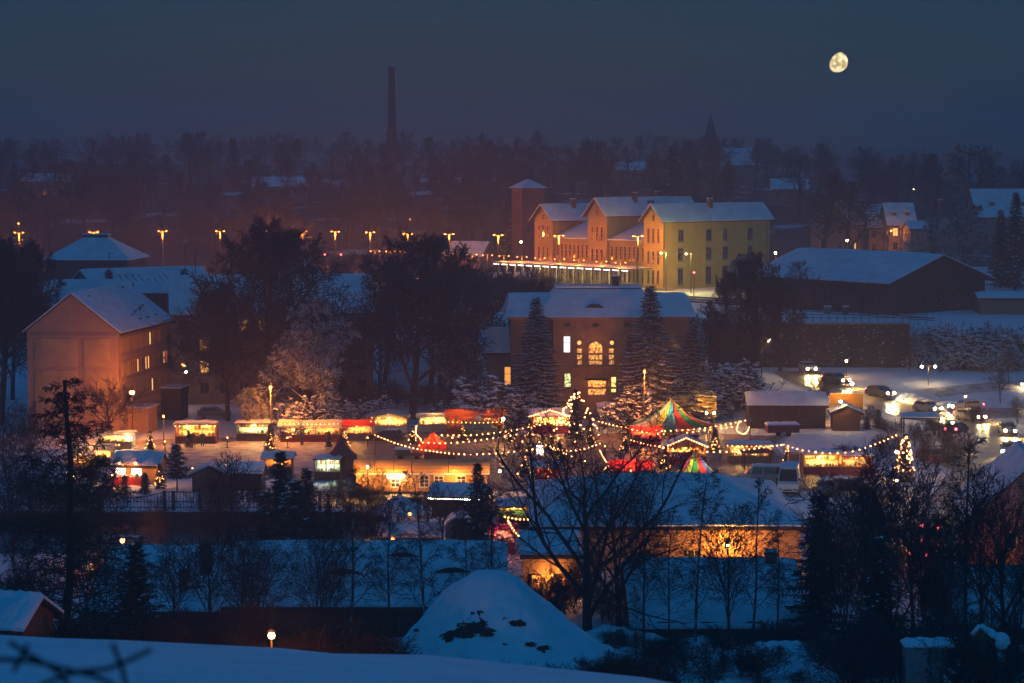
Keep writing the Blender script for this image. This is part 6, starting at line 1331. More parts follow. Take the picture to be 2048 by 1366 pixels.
# ================================================================== vehicles (local x forward)
PROF = {
 'car': ([(-2.0, .30), (-2.08, .80), (-1.78, 1.02), (-1.45, 1.40), (-.9, 1.48), (.15, 1.44), (1.0, 1.0), (1.9, .82), (2.1, .62), (2.1, .28)], 1.72, 1.0, (1.28, -1.28), .31),
 'van': ([(-2.9, .35), (-2.95, 1.3), (-2.9, 2.45), (-2.7, 2.58), (1.25, 2.58), (1.55, 2.42), (2.2, 1.45), (2.85, 1.2), (2.98, .95), (2.98, .32)], 1.98, 1.35, (1.95, -1.75), .35),
 'minibus': ([(-2.4, .35), (-2.45, 1.1), (-2.35, 1.85), (-2.1, 1.95), (1.0, 1.93), (1.35, 1.78), (1.9, 1.15), (2.35, 1.0), (2.48, .75), (2.48, .32)], 1.88, 1.1, (1.5, -1.45), .33)}
def vehicle(kind, label, loc, rz, paint, lights=False, snow=True, brake=False, group=None, power=0):
    prof, wid, belt, ax, wr = PROF[kind]; t = thing('parked_' + kind if not lights else 'driving_car', label, 'van' if kind == 'van' else 'minibus' if kind == 'minibus' else 'car', loc, rz, group)
    ztop = max(z for _, z in prof)
    hw = lambda z: wid / 2 * (1 - .14 * max(0, (z - belt) / (ztop - belt))) if z > belt else wid / 2 * (1 - .03 * max(0, (belt - .25 - z)))
    def bm_():
        m = MB(); n = len(prof)
        for s_ in (-1, 1): m.v += [(x, s_ * hw(z), z) for x, z in prof]
        m.f.append(tuple(range(n - 1, -1, -1)) if False else tuple(range(n))); m.f.append(tuple(range(2 * n - 1, n - 1, -1)))
        for i in range(n): j = (i + 1) % n; m.f.append((i, n + i, n + j, j))
        return m.mesh('body', paint)
    inst(cached(('vb', kind, paint), bm_), 'body', t)
    def xat(z, front):
        pts = prof if front else prof
        seg = [(a, b) for a, b in zip(prof, prof[1:]) if (a[1] - z) * (b[1] - z) <= 0 and a[1] != b[1]]
        xs_ = [a[0] + (b[0] - a[0]) * (z - a[1]) / (b[1] - a[1]) for a, b in seg]
        return max(xs_) if front else min(xs_)
    zt, zb = ztop - .14, belt + .04
    # side glass
    for s_ in (-1, 1):
        f = lambda x, z: (x, s_ * (hw(z) + .012), z)
        if kind == 'car': rects = [(xat(zb, 0) + .32, -.45), (-.38, xat(zb, 1) - .35)]
        elif kind == 'minibus': rects = [(-2.1, -1.05), (-.95, .1), (.2, 1.3)]
        else: rects = [(.55, 1.75)]
        for (a, b) in rects:
            b2 = min(b, xat(zt, 1) - .12); a2 = max(a, xat(zt, 0) + .12); q = [f(a, zb), f(b, zb), f(b2, zt), f(a2, zt)]
            MB().poly(q if s_ < 0 else q[::-1]).build('side_window', 'glass_dark', t)
        if kind != 'car' or True:
            MB().box(min(xat(zb, 1) - .5, 1.6), min(xat(zb, 1) - .5, 1.6) + .14, s_ * (hw(zb) + .02) if s_ > 0 else -hw(zb) - .2, s_ * (hw(zb) + .2) if s_ > 0 else -hw(zb) - .02, zb + .02, zb + .22).build('mirror', 'car_black', t)
        MB().poly([f(a, b) for a, b in ((-.03, .4), (.0, .4), (.0, belt), (-.03, belt))][::1 if s_ < 0 else -1]).build('door_seam', 'car_black', t)
    def screen(front):
        s_ = 1 if front else -1; xa, xb = xat(zb, front), xat(zt, front); e = .015 * s_
        q = [(xa + e, -hw(zb) * .9, zb + .02), (xa + e, hw(zb) * .9, zb + .02), (xb + e, hw(zt) * .9, zt + .02), (xb + e, -hw(zt) * .9, zt + .02)]
        MB().poly(q if front else q[::-1]).build('windscreen' if front else 'rear_window', 'glass_dark', t)
    screen(True); screen(False)
    xf, xr = max(x for x, _ in prof), min(x for x, _ in prof)
    MB().box(xf - .06, xf + .05, -wid / 2 + .05, wid / 2 - .05, .28, .48).build('bumper', 'car_black', t); MB().box(xr - .05, xr + .06, -wid / 2 + .05, wid / 2 - .05, .28, .5).build('bumper', 'car_black', t)
    MB().box(xf - .05, xf + .022, -.42, .42, .56, .70).build('grille', 'car_black', t)
    for s_ in (-1, 1):
        MB().ball((xf - .02, s_ * (wid / 2 - .3), .68), .15, 8, 5).build('headlight', 'head_lamp' if lights else 'metal_grey', t)
        MB().box(xr - .03, xr + .05, s_ * (wid / 2 - .2) - .12, s_ * (wid / 2 - .2) + .12, .72, .98).build('tail_light', 'tail_lamp' if (lights or brake) else 'darkred_paint', t)
        for x in ax:
            o = inst(cached(('ty', wr), lambda: MB().tube((0, -.1, 0), (0, .1, 0), wr, wr, 16).mesh('tyre', 'rubber')), 'wheel', t, (x, s_ * (wid / 2 - .09), wr)); inst(cached(('rim', wr), lambda: MB().tube((0, -.112, 0), (0, .112, 0), wr * .6, wr * .6, 10).mesh('rim', 'metal_grey')), 'rim', o)
    if lights and power:
        for s_ in (-1, 1): lamp(t, (xf + .35, s_ * (wid / 2 - .3), .75), power, (1, .60, .16), .1, 'SPOT', size=95, rot=(R(80), 0, R(-90)))
    if snow:
        tops = [p_ for p_ in prof if p_[1] > ztop - .2]; x0, x1 = min(a for a, _ in tops) + .1, max(a for a, _ in tops) - .1
        m = MB(); snow_slab(m, (x0, -hw(ztop) + .06, ztop + .005), (x1, -hw(ztop) + .06, ztop - .02), (x1, hw(ztop) - .06, ztop - .02), (x0, hw(ztop) - .06, ztop + .005), .09, 8, 4); m.build('roof_snow', 'snow', t, smooth=True)
    return t
def park(kind, label, px, py, rz, paint, **kw):
    p = G(px, py); return vehicle(kind, label, (p.x, p.y, p.z), R(rz), paint, **kw)
park('van', 'white delivery van parked nose to the viewer beside the market', 1578, 984, -100, 'car_white')
park('minibus', 'pale minibus parked sideways behind the white van', 1528, 968, 176, 'car_silver')
park('car', 'dark car parked right of the white van', 1652, 990, -95, 'car_grey')
park('car', 'black hatchback parked before the white pavilion stall', 772, 884, 172, 'car_black')
park('minibus', 'dark green van parked before the red tent', 962, 876, 2, 'car_green', snow=False)
park('car', 'snowy dark car parked behind the kiosk row at left', 428, 836, 8, 'car_grey')
park('car', 'dark red car with lit tail lamps by the road bend', 1912, 868, 60, 'car_black', brake=True)
park('car', 'dark car parked beside the food trailer seen through twigs', 1700, 985, -20, 'car_black')
park('car', 'red car standing below the road bend in the thicket', 1868, 925, -60, 'car_red')
# cars at rest on the lit road, head lamps on
def on_road(u, off, flip, label, paint, pts=None, power=900):
    pts = pts or road_pts; i = u * (len(pts) - 1); k = min(len(pts) - 2, int(i)); a, b = Vector(pts[k]), Vector(pts[k + 1]); p = a.lerp(b, i - k); d = (b - a).normalized(); n = Vector((-d.y, d.x)); p = p + n * off
    if flip: d = -d
    vehicle('car', label, (p.x, p.y, gz(p.x, p.y) + .1), math.atan2(d.y, d.x), paint, lights=True, snow=False, group='cars on the lit road', power=power)
on_road(.02, 1.5, False, 'car with head lamps on topmost on the road by the wall', 'car_silver')
on_road(.13, 1.5, False, 'car with head lamps on beneath the brightest road lamp', 'car_grey')
on_road(.24, 1.5, False, 'car with head lamps on between road lamp and fork', 'car_black')
on_road(.35, 1.5, False, 'car with head lamps on at the road fork', 'car_silver')
on_road(.43, 1.5, False, 'car with head lamps on just past the fork', 'car_white')
on_road(.52, 1.5, False, 'car with head lamps on entering the bend', 'car_grey')
on_road(.615, 1.5, False, 'car with head lamps on in the middle of the bend', 'car_silver')
on_road(.70, 1.5, False, 'car with head lamps on leaving the bend downhill', 'car_black')
on_road(.77, 1.5, False, 'car with head lamps on lowest on the hill below the bend', 'car_grey')
on_road(.86, -1.5, True, 'car with red tail lamps driving away beside the brick gable', 'car_grey')
on_road(.94, -1.5, True, 'car with red tail lamps driving away lowest at the right', 'car_black')
on_road(.30, 1.2, True, 'car with head lamps on coming along the side road', 'car_silver', pts=side_pts)
# ================================================================== people
def person_mesh(seed, coat, trousers, pose):
    r_ = random.Random(seed); me = bpy.data.meshes.new('person_skel')
    sw = .12 if pose == 'walk' else .03
    v = [(0, 0, .98), (0, 0, 1.15), (0, .0, 1.38), (0, 0, 1.52), (0, .02, 1.66), (0, .02, 1.76),            # pelvis chest neck head
         (.10, 0, .92), (.11, sw, .50), (.11, sw - .12, .10), (.11, sw - .0, .05), (-.10, 0, .92), (-.11, -sw, .50), (-.11, -sw - .04, .10), (-.11, -sw + .12, .05),
         (.20, 0, 1.40), (.27, .02, 1.12), (.24, .16, .92), (-.20, 0, 1.40), (-.27, .02, 1.12), (-.24, .12, .90)]
    e = [(0, 1), (1, 2), (2, 3), (3, 4), (4, 5), (0, 6), (6, 7), (7, 8), (8, 9), (0, 10), (10, 11), (11, 12), (12, 13), (2, 14), (14, 15), (15, 16), (2, 17), (17, 18), (18, 19)]
    rad = [.17, .16, .17, .065, .10, .085, .11, .085, .06, .06, .11, .085, .06, .06, .085, .065, .05, .085, .065, .05]
    me.from_pydata(v, e, []); o = bpy.data.objects.new('p', me); COL.objects.link(o); sk = o.modifiers.new('s', 'SKIN')
    for i, sv in enumerate(me.skin_vertices[0].data): sv.radius = (rad[i], rad[i] * (.75 if i < 3 else 1)); sv.use_root = i == 0
    ssf = o.modifiers.new('u', 'SUBSURF'); ssf.levels = 1
    dg = bpy.context.evaluated_depsgraph_get(); nm = bpy.data.meshes.new_from_object(o.evaluated_get(dg)); bpy.data.objects.remove(o); nm.name = 'person'
    m, nt, b = nmat('clothes_%d' % seed); tc = nt.nodes.new('ShaderNodeTexCoord'); sx = nt.nodes.new('ShaderNodeSeparateXYZ'); rp = nt.nodes.new('ShaderNodeValToRGB'); dv = nt.nodes.new('ShaderNodeMath'); dv.operation = 'DIVIDE'; dv.inputs[1].default_value = 2.0
    nt.links.new(tc.outputs['Object'], sx.inputs[0]); nt.links.new(sx.outputs[2], dv.inputs[0]); nt.links.new(dv.outputs[0], rp.inputs[0]); nt.links.new(rp.outputs[0], b.inputs['Base Color'])
    cr = rp.color_ramp; cr.interpolation = 'CONSTANT'; cr.elements[0].position = 0; cr.elements[0].color = (.02, .02, .02, 1); cr.elements[1].position = .06; cr.elements[1].color = (*trousers, 1)
    for pos, col in ((.42, coat), (.765, (.42, .26, .2)), (.855, r_.choice([(.05, .04, .04), (.3, .04, .04), (.12, .12, .2)]))): el = cr.elements.new(pos); el.color = (*col, 1)
    nm.materials.clear(); nm.materials.append(m); nm.polygons.foreach_set('use_smooth', [True] * len(nm.polygons)); return nm
PM = [person_mesh(1, (.05, .05, .07), (.03, .03, .04), 'stand'), person_mesh(2, (.16, .04, .04), (.03, .03, .05), 'walk'), person_mesh(3, (.07, .08, .05), (.025, .025, .03), 'stand'), person_mesh(4, (.03, .05, .12), (.03, .03, .03), 'walk')]
for i, (px, py, rz, lab) in enumerate(((379, 896, 10, 'person in dark coat at the left side of the dark red kiosk'), (388, 897, -25, 'person in red jacket in the middle before the dark red kiosk'), (405, 895, 20, 'person in olive coat at the right of the dark red kiosk'),
    (186, 942, 15, 'person in blue coat before the glowing left tent'), (195, 943, -10, 'person in dark coat before the glowing left tent'), (604, 893, 30, 'person in olive coat at the red counters'), (250, 985, 5, 'person in dark coat before the lit wooden hut'), (1110, 880, 0, 'person in red jacket before the stall left of the great tree'))):
    p = G(px, py); o = inst(PM[[0, 1, 2, 3, 0, 2, 0, 1][i]], 'person', None, (p.x, p.y, p.z + .1), R(rz), label=lab, cat='person', group='market visitors')
# ================================================================== vegetation
rv = random.Random(99)
tree('broad1', 'bare_tree', 'huge bare tree left of centre standing before the long dim block', 545, 262, 430, 1.05, group=None)
tree('broad2', 'bare_tree', 'huge dark bare tree in the middle left of the villa', 825, 268, 462, 1.0)
tree('snowy1', 'bare_tree', 'snow flecked tree right beside the huge left tree', 632, 252, 590, 1.0)
tree('broad1', 'bare_tree', 'lower bare tree between the two huge trees', 455, 266, 560, .9, rz=2.0)
tree('snowy1', 'bare_tree', 'tree with snowy twigs glowing orange behind the lamp post', 500, 248, 775, 1.2, rz=1.0)
tree('clump2', 'snowy_bush', 'orange lit snowy bush right of the tall lamp post', 605, 248, 790, 1.2, cat='bush'); tree('clump1', 'snowy_bush', 'second orange lit snowy bush above the long open stall', 662, 248.5, 790, 1.2, cat='bush')
tree('snowy1', 'bare_tree', 'snow dusted tree between the huge dark tree and villa', 910, 272, 640, .9, rz=.7)
tree('spruce1', 'spruce_tree', 'snowy spruce before the left half of the villa', 1072, 262, 596, 1.35)
tree('spruce2', 'spruce_tree', 'tallest snowy spruce before the right half of the villa', 1300, 259, 571, 1.35)
tree('spruce1', 'spruce_tree', 'snowy spruce at the right corner of the villa', 1386, 263, 636, 1.45, rz=2)
tree('clump2', 'snowy_bush', 'wide snow covered bush left of the villa spruce', 968, 256, 752, 1.5, cat='bush'); tree('clump1', 'snowy_bush', 'snowy bush under the left villa spruce', 1030, 258, 775, 1.4, cat='bush')
for i, (px, top, d, lab) in enumerate(((760, 790, 262, 'low snowy bush above the white pavilion stall'), (720, 800, 260, 'low snowy bush above the red trimmed stall'), (890, 800, 262, 'low snowy bush above the cream tent stall'))): tree('clump2', 'snowy_bush', lab, px, d, top, 1.5, cat='bush')
tree('clump2', 'snowy_bush', 'orange lit snow laden shrub behind the striped tent', 1345, 268, 728, 1.5, cat='bush'); tree('clump1', 'snowy_bush', 'orange lit snow laden shrub left of the striped tent', 1262, 254, 768, 1.3, cat='bush'); tree('clump2', 'snowy_bush', 'snow laden shrub right of the villa spruces', 1448, 272, 725, 1.2, cat='bush'); tree('clump1', 'snowy_bush', 'dim snow laden shrub between spruces and pole lamp', 1470, 272, 715, 1.4, cat='bush')
tree('round1', 'bare_tree', 'small round crowned bare tree glowing before the rose gable', 216, 241, 750, 1.15)
tree('young1', 'bare_tree', 'thin bare tree at the left foot of the rose block', 62, 246, 800, 1.0); tree('broad2', 'bare_tree', 'dark bare tree at the far left edge beside the rose block', 0, 262, 470, .8, rz=1); tree('broad1', 'bare_tree', 'second dark tree at the far left edge behind the first', 25, 290, 500, .8, rz=3); tree('multi1', 'bare_tree', 'leafless thicket tree at the left edge before the river', 10, 215, 790, 1.2); tree('multi1', 'bare_tree', 'leafless thicket tree right of the left edge one', 62, 222, 830, 1.0)
tree('larch', 'larch_tree', 'tall dark bare larch in the left foreground', 118, 126, 752, 1.6)
tree('spruce_dark', 'spruce_tree', 'dark narrow spruce at lower left under the orange lamp', 265, 117, 1083, 1.35)
tree('pine_dark', 'pine_tree', 'tall dark pine in the middle left, left one of the group', 560, 160, 900, .9); tree('pine_dark', 'pine_tree', 'dark pine in the middle left, right one of the group', 612, 158, 935, .9, rz=1); tree('spruce_dark', 'spruce_tree', 'small dark fir at the front of the pine group', 585, 152, 1010, 1.1); tree('spruce_dark', 'spruce_tree', 'dark pointed fir right of the pine group', 655, 166, 985, .8)
tree('pine_dark', 'pine_tree', 'dark pine behind the left limb of the great tree', 955, 168, 925, .9, rz=2)
tree('near', 'bare_tree', 'great spreading bare tree in the centre foreground', 1178, 138, 772, 1.05, rz=.6)
tree('near', 'bare_tree', 'forked bare tree standing just right of the great tree', 1240, 146, 880, .75, rz=2.9)
tree('young_pine', 'pine_tree', 'young pine between the lit hut and the dark hut', 352, 208, 888, 1.1)
tree('fir_small', 'fir_tree', 'small dark fir left before the lit wooden hut', 208, 205, 945, 1.2); tree('fir_small', 'fir_tree', 'small dark fir right before the lit wooden hut', 288, 206, 945, 1.2); tree('fir_small', 'fir_tree', 'little fir left of the dark red kiosk door', 376, 240, 860, 1.0, rz=1); tree('fir_small', 'fir_tree', 'little fir beside the long open stall', 657, 240, 862, .9, rz=2)
tree('fir_small', 'fir_tree', 'fir for sale glowing beside the leftmost stall', 180, 214, 925, 1.0, rz=3); tree('fir_small', 'fir_tree', 'dark round fir right of the plank hut', 1757, 258, 818, 1.3, rz=3); tree('fir_small', 'fir_tree', 'lower fir left of the round fir by the plank hut', 1735, 257, 832, 1.3, rz=4)
# lit christmas firs
def lit_fir(kind, label, px, d, top, base_w, n, mat, wide=1.0):
    t = tree(kind, 'lit_fir_tree', label, px, d, top, wide); H = t.scale.z * V[kind][2]; r_ = random.Random(int(px)); m = MB(); k = t.scale.z
    for i in range(n):
        u = r_.random() ** .8 * .93; a = r_.uniform(0, 6.283); r = (base_w / 2) * (1 - u) ** .85 + .1; m.octa((r * math.cos(a) / (k * wide), r * math.sin(a) / (k * wide), (H * (.08 + .92 * u)) / k), .085 / k)
    m.build('fairy_lights', mat, t, kind='stuff')
lit_fir('fir_small', 'slim fir covered in pinkish lights at the right of the market', 1812, 214, 866, 2.2, 75, 'bulb_pink', .8)
lit_fir('spruce_dark', 'tall dark fir dotted with warm lights behind the great tree', 1152, 246, 778, 5.6, 70, 'bulb_pink', 1.1)
# foreground birches and thickets
for i, (px, d, top, k, w, lab) in enumerate((
    (700, 133, 925, 'birch1', 1, 'thin birch before the left part of the long blue roof'), (775, 130, 985, 'birch2', 1, 'leaning young birch before the middle lens window'), (845, 131, 935, 'birch1', 1, 'birch before the right half of the long blue roof'), (985, 134, 960, 'birch2', 1, 'slender birch left of the mound top behind it'), (935, 136, 1000, 'birch1', .9, 'small birch before the arched shed'), (640, 131, 1010, 'multi1', .9, 'dark leafless thicket tree in front of the pine group'), (480, 128, 975, 'birch1', 1.1, 'tall birch left of the dark pines'), (420, 127, 1050, 'young1', 1.1, 'low bare tree before the two chimneys'), (345, 124, 1070, 'young1', 1.1, 'low spreading bare tree right of the lone spruce'), (505, 124, 1035, 'multi1', 1, 'dense leafless shrub tree above the near orange lamp'),
    (1290, 133, 955, 'birch2', 1, 'pale stemmed tree right of the great tree trunk'), (1395, 131, 935, 'birch1', 1, 'weeping birch before the barn roof, left of its twin'), (1462, 127, 1000, 'young1', .9, 'bare tree before the barn lantern'), (1512, 133, 950, 'birch1', 1, 'weeping birch before the barn roof, right of its twin'), (1340, 130, 1010, 'birch2', .9, 'thin birch before the lower roof, left side'), (1560, 132, 1020, 'birch2', .9, 'thin birch before the lower roof, right side'),
    (1640, 140, 985, 'spruce_dark', 1.15, 'dark drooping spruce left of the right thicket'), (1690, 133, 930, 'multi1', .95, 'leafless thicket tree beside the dark drooping spruce'), (1745, 137, 880, 'young1', .9, 'tall bare tree in the left of the right thicket'), (1790, 131, 895, 'multi1', 1, 'dense leafless tree in the middle of the right thicket'), (1835, 138, 905, 'young1', .9, 'bare tree in the right half of the thicket'), (1885, 133, 1030, 'multi1', .9, 'leafless tree between thicket and red tail lamps'), (1720, 126, 1010, 'multi1', .9, 'low leafless tree at the front of the right thicket'), (1850, 125, 1030, 'multi1', .8, 'low leafless tree at the front right of the thicket'), (1765, 122, 1070, 'spruce_dark', 1.2, 'dark low conifer at the foot of the right thicket'),
    (1935, 130, 870, 'birch2', 1.1, 'tall slender tree before the brick gable, left one'), (1975, 127, 930, 'young1', 1, 'bare tree before the brick gable, middle one'), (2020, 128, 900, 'near', .7, 'bare forked tree at the right edge before the brick gable'), (2045, 120, 1010, 'multi1', .9, 'leafless tree cut by the right edge'), (1920, 121, 1090, 'birch1', .9, 'small birch above the log pile'), (1990, 120, 1090, 'birch2', .9, 'small birch above the excavator grab'),
    (1275, 113, 1170, 'birch2', .8, 'thin forked sapling in the snow right of the mound'), (160, 128, 1060, 'young1', 1.0, 'low bare tree right of the larch foot'), (40, 122, 1080, 'multi1', .8, 'leafless bush tree above the garden hut'))):
    if k == 'near': tree(k, 'bare_tree', lab, px, d, top, w)
    elif 'birch' in k: tree(k, 'birch_tree', lab, px, d, top, w)
    elif 'spruce' in k: tree(k, 'spruce_tree', lab, px, d, top, w)
    else: tree(k, 'bare_tree', lab, px, d, top, w)
# shrubs filling the foot of the slope
spots = [(60, 100), (130, 104), (200, 108), (330, 108), (390, 110), (440, 106), (500, 112), (560, 104), (610, 112), (670, 108), (730, 113), (310, 100), (420, 99), (470, 100), (590, 99), (650, 101), (720, 103), (770, 106), (820, 104), (880, 106), (930, 105), (960, 104), (1000, 103), (1330, 116), (1400, 114), (1480, 112), (1560, 117), (1600, 108), (1640, 116), (1690, 110), (1740, 114), (1780, 108), (1800, 115), (1870, 112), (1940, 113), (2010, 111), (2040, 105), (1980, 104), (1700, 104), (1620, 122), (1500, 120), (1230, 112), (1180, 108), (1100, 107), (1420, 106), (1530, 105)]
spots += [(rv.uniform(20, 800), rv.uniform(98, 114)) for _ in range(26)] + [(rv.uniform(1180, 1620), rv.uniform(104, 126)) for _ in range(24)] + [(rv.uniform(1600, 2050), rv.uniform(104, 122)) for _ in range(16)]
for i, (px, d) in enumerate(spots):
    x = X(px, d, 1300); tree('shrub1', 'bare_shrub', 'low leafless shrub among the thicket along the bottom of the picture', px, d, 0, rv.uniform(.9, 1.3), x=x, h=rv.uniform(2.4, 4.6) if px < 760 else rv.uniform(1.8, 3.4) if px > 1600 else rv.uniform(.9, 2.2), cat='shrub', group='leafless shrubs along the bottom')
for i, (px, d, h) in enumerate(((1065, 146, 3.0), (1095, 149, 3.6), (1125, 145, 3.2), (1150, 150, 4.0), (1205, 147, 3.4), (1235, 144, 3.0), (1250, 150, 3.4))): tree('shrub1' if i % 2 else 'multi1', 'bare_shrub', 'dark leafless shrub between the mound and the lower roof, %s from the left' % ORD[i], px, d, 0, 1.2, x=X(px, d, 1200), h=h, cat='shrub', group='dark shrubs round the foot of the great tree')
# shrubs on the river bank and around the barn
for i, (px, d) in enumerate(sorted([(120, 198), (170, 199), (240, 200), (460, 197), (520, 199), (560, 197), (610, 198), (660, 200), (720, 201), (735, 200.5), (760, 199), (690, 198), (860, 195), (830, 198), (940, 196), (980, 190), (1020, 186), (430, 201), (650, 176), (540, 175), (700, 175)])):
    tree('shrub1', 'bare_shrub', 'leafless shrub on the river bank below the market, %s from the left' % ORD[i], px, d, 0, 1.1, x=X(px, d, 1000), h=rv.uniform(1.6, 3.2), cat='shrub', group='leafless shrubs on the river bank')
# middle distance on the right
tree('broad1', 'bare_tree', 'tall bare tree left of the pole lamp before the retaining wall', 1512, 286, 500, .75, rz=1.7); tree('broad2', 'bare_tree', 'bare tree behind the villa right corner', 1450, 305, 540, .7, rz=.4); tree('far1', 'bare_tree', 'bare tree before the left end of the goods shed', 1600, 326, 520, 1.0); tree('snowy1', 'bare_tree', 'frosty tree before the right half of the yellow station wing', 1478, 345, 505, 1.1)
for i, (px, top, d, w) in enumerate(sorted(((1880, 640, 306, 1.2), (1940, 650, 303, 1.3), (1990, 640, 304, 1.3), (2040, 655, 303, 1.2), (1915, 690, 299, 1.2), (2015, 690, 298, 1.2), (1838, 690, 301, 1.0), (1850, 655, 310, 1.0), (1965, 700, 297, 1.1)))): tree('clump2', 'snowy_bush', 'snow covered bush on the embankment at the right edge, %s from the left' % ORD[i], px, d, top, w * 1.3, cat='bush', group='snowy bushes on the right embankment')
for i, (px, d, h_, k) in enumerate(((1610, 262, 3.5, 'shrub1'), (1640, 270, 5, 'multi1'), (1735, 262, 2.6, 'shrub1'), (1775, 250, 2.4, 'shrub1'), (1830, 240, 3.2, 'multi1'), (1868, 252, 2.6, 'shrub1'), (1890, 236, 4.5, 'multi1'), (1925, 232, 3.2, 'shrub1'), (1945, 262, 2.8, 'shrub1'), (2000, 276, 4.5, 'young1'), (2035, 262, 3.6, 'multi1'), (1770, 232, 3.0, 'shrub1'), (1850, 225, 4.6, 'multi1'), (1905, 214, 5.0, 'multi1'), (1690, 226, 2.6, 'shrub1'))): tree(k, 'bare_shrub', 'leafless roadside shrub near the bend, %s of the scatter' % ORD[i], px, d, 0, 1.2, x=X(px, d, 850), h=h_, cat='shrub', group='leafless roadside shrubs')
tree('multi1', 'bare_tree', 'thin multi stemmed tree at the right end of the retaining wall', 1818, 298, 640, .8); tree('young1', 'bare_tree', 'lone thin tree on the right snow slope', 2016, 288, 690, .8)
tree('fir_far', 'spruce_tree', 'dark spruce behind the goods shed at the right edge', 2025, 385, 385, 1.0); tree('fir_far', 'spruce_tree', 'second dark spruce right of the tall snow roof house', 1995, 395, 420, 1.0, rz=1)
tree('snowy1', 'bare_tree', 'frosted round tree before the large pale house', 1915, 400, 408, 1.2); tree('snowy1', 'bare_tree', 'second frosted tree right of the dark flat house', 1875, 405, 430, 1.1, rz=2)
for i, (px, top, d) in enumerate(sorted(((935, 520, 350), (975, 525, 345), (1010, 528, 340), (1050, 530, 338), (1085, 535, 336), (900, 530, 352), (960, 540, 335), (1030, 545, 330), (870, 535, 350)))): tree('shrub1', 'bare_shrub', 'tall leafless bush before the platforms behind the villa, %s from the left' % ORD[i], px, d, top, 1.0, cat='shrub', group='leafless bushes before the platforms')
for i, (px, top, d) in enumerate(sorted(((700, 500, 352), (740, 505, 350), (640, 520, 352), (670, 515, 350), (780, 515, 352)))): tree('young1', 'bare_tree', 'small bare tree in the dark before the rail yard, %s from the left' % ORD[i], px, d, top, 1.0, group='small bare trees before the rail yard')
tree('fir_far', 'fir_tree', 'small dark fir before the depot shed', 222, 318, 540, .9); tree('fir_far', 'fir_tree', 'small dark fir right of the depot post', 372, 322, 538, 1.0)
belt = [(395, 300, 560), (430, 296, 590), (480, 302, 540), (520, 296, 580), (600, 300, 560), (660, 296, 575), (700, 300, 560), (735, 290, 600), (770, 298, 545), (880, 296, 560), (915, 290, 590), (950, 298, 555), (985, 292, 590), (760, 286, 640), (900, 284, 650), (940, 282, 670), (860, 290, 610), (690, 284, 640), (1400, 296, 600), (1430, 290, 620), (1560, 298, 560)]
for i, (px, d, top) in enumerate(sorted(belt)): tree('far1' if i % 2 else 'far2', 'bare_tree', 'bare tree of the dark belt below the railway, %s from the left' % ORD[i], px, d, top, 1.35, group='bare tree belt below the railway')
for i, (px, d) in enumerate(sorted([(400, 288), (640, 286), (715, 280), (745, 278), (790, 282), (850, 284), (880, 278), (930, 276), (955, 284), (985, 280), (775, 290), (905, 290)])): tree('shrub1', 'bare_shrub', 'dark undergrowth shrub below the railway belt, %s from the left' % ORD[i], px, d, 0, 1.7, x=X(px, d, 780), h=rv.uniform(2.5, 4.5), cat='shrub', group='undergrowth below the railway belt')
for i, (px, d, top, k) in enumerate(((20, 170, 880, 'multi1'), (75, 182, 920, 'young1'), (150, 178, 930, 'multi1'), (190, 165, 990, 'young1'), (310, 172, 985, 'multi1'), (420, 168, 960, 'multi1'), (455, 178, 900, 'young1'), (740, 170, 930, 'multi1'), (880, 172, 960, 'young1'))): tree(k, 'bare_tree', 'leafless tree by the near river bank, %s from the left' % ORD[i], px, d, top, 1.1, group='leafless trees by the near river bank')
tree('pine_dark', 'pine_tree', 'broad dark pine filling the middle of the pine group', 590, 155, 960, 1.3, rz=4); tree('pine_dark', 'pine_tree', 'dark pine at the left fringe of the pine group', 528, 162, 985, 1.1, rz=5)
# big single crowns on the skyline
for px, top, d, k, w, lab in ((862, 272, 590, 'far1', .9, 'tall bare tree on the skyline right of the factory chimney'), (1185, 277, 520, 'far1', 1.1, 'large bare tree on the skyline above the station roofs'), (1342, 290, 500, 'fir_far', 1.2, 'dark conifer above the yellow station wing'), (1640, 345, 440, 'far2', 1.5, 'big round dark tree right of the station'), (1690, 360, 440, 'far1', 1.3, 'dark tree left of the lane houses'), (1790, 318, 520, 'far1', 1.2, 'bare tree above the lane houses'), (1925, 285, 500, 'far1', 1.25, 'broad bare crown on the right skyline'), (1870, 305, 500, 'far2', 1.2, 'dark bare tree left of the broad right crown'), (1720, 290, 620, 'far1', 1.2, 'faint bare tree behind the lane houses skyline'), (1990, 330, 560, 'far1', 1.0, 'faint bare tree at the right edge of the skyline'), (1530, 285, 640, 'far1', 1.2, 'faint bare tree right of the church spire'), (1375, 300, 620, 'far1', 1.0, 'faint bare tree left of the church spire'), (540, 330, 600, 'fir_far', .8, 'pointed conifer on the left skyline')):
    tree(k, 'bare_tree' if 'fir' not in k else 'conifer_tree', lab, px, d, top, w)
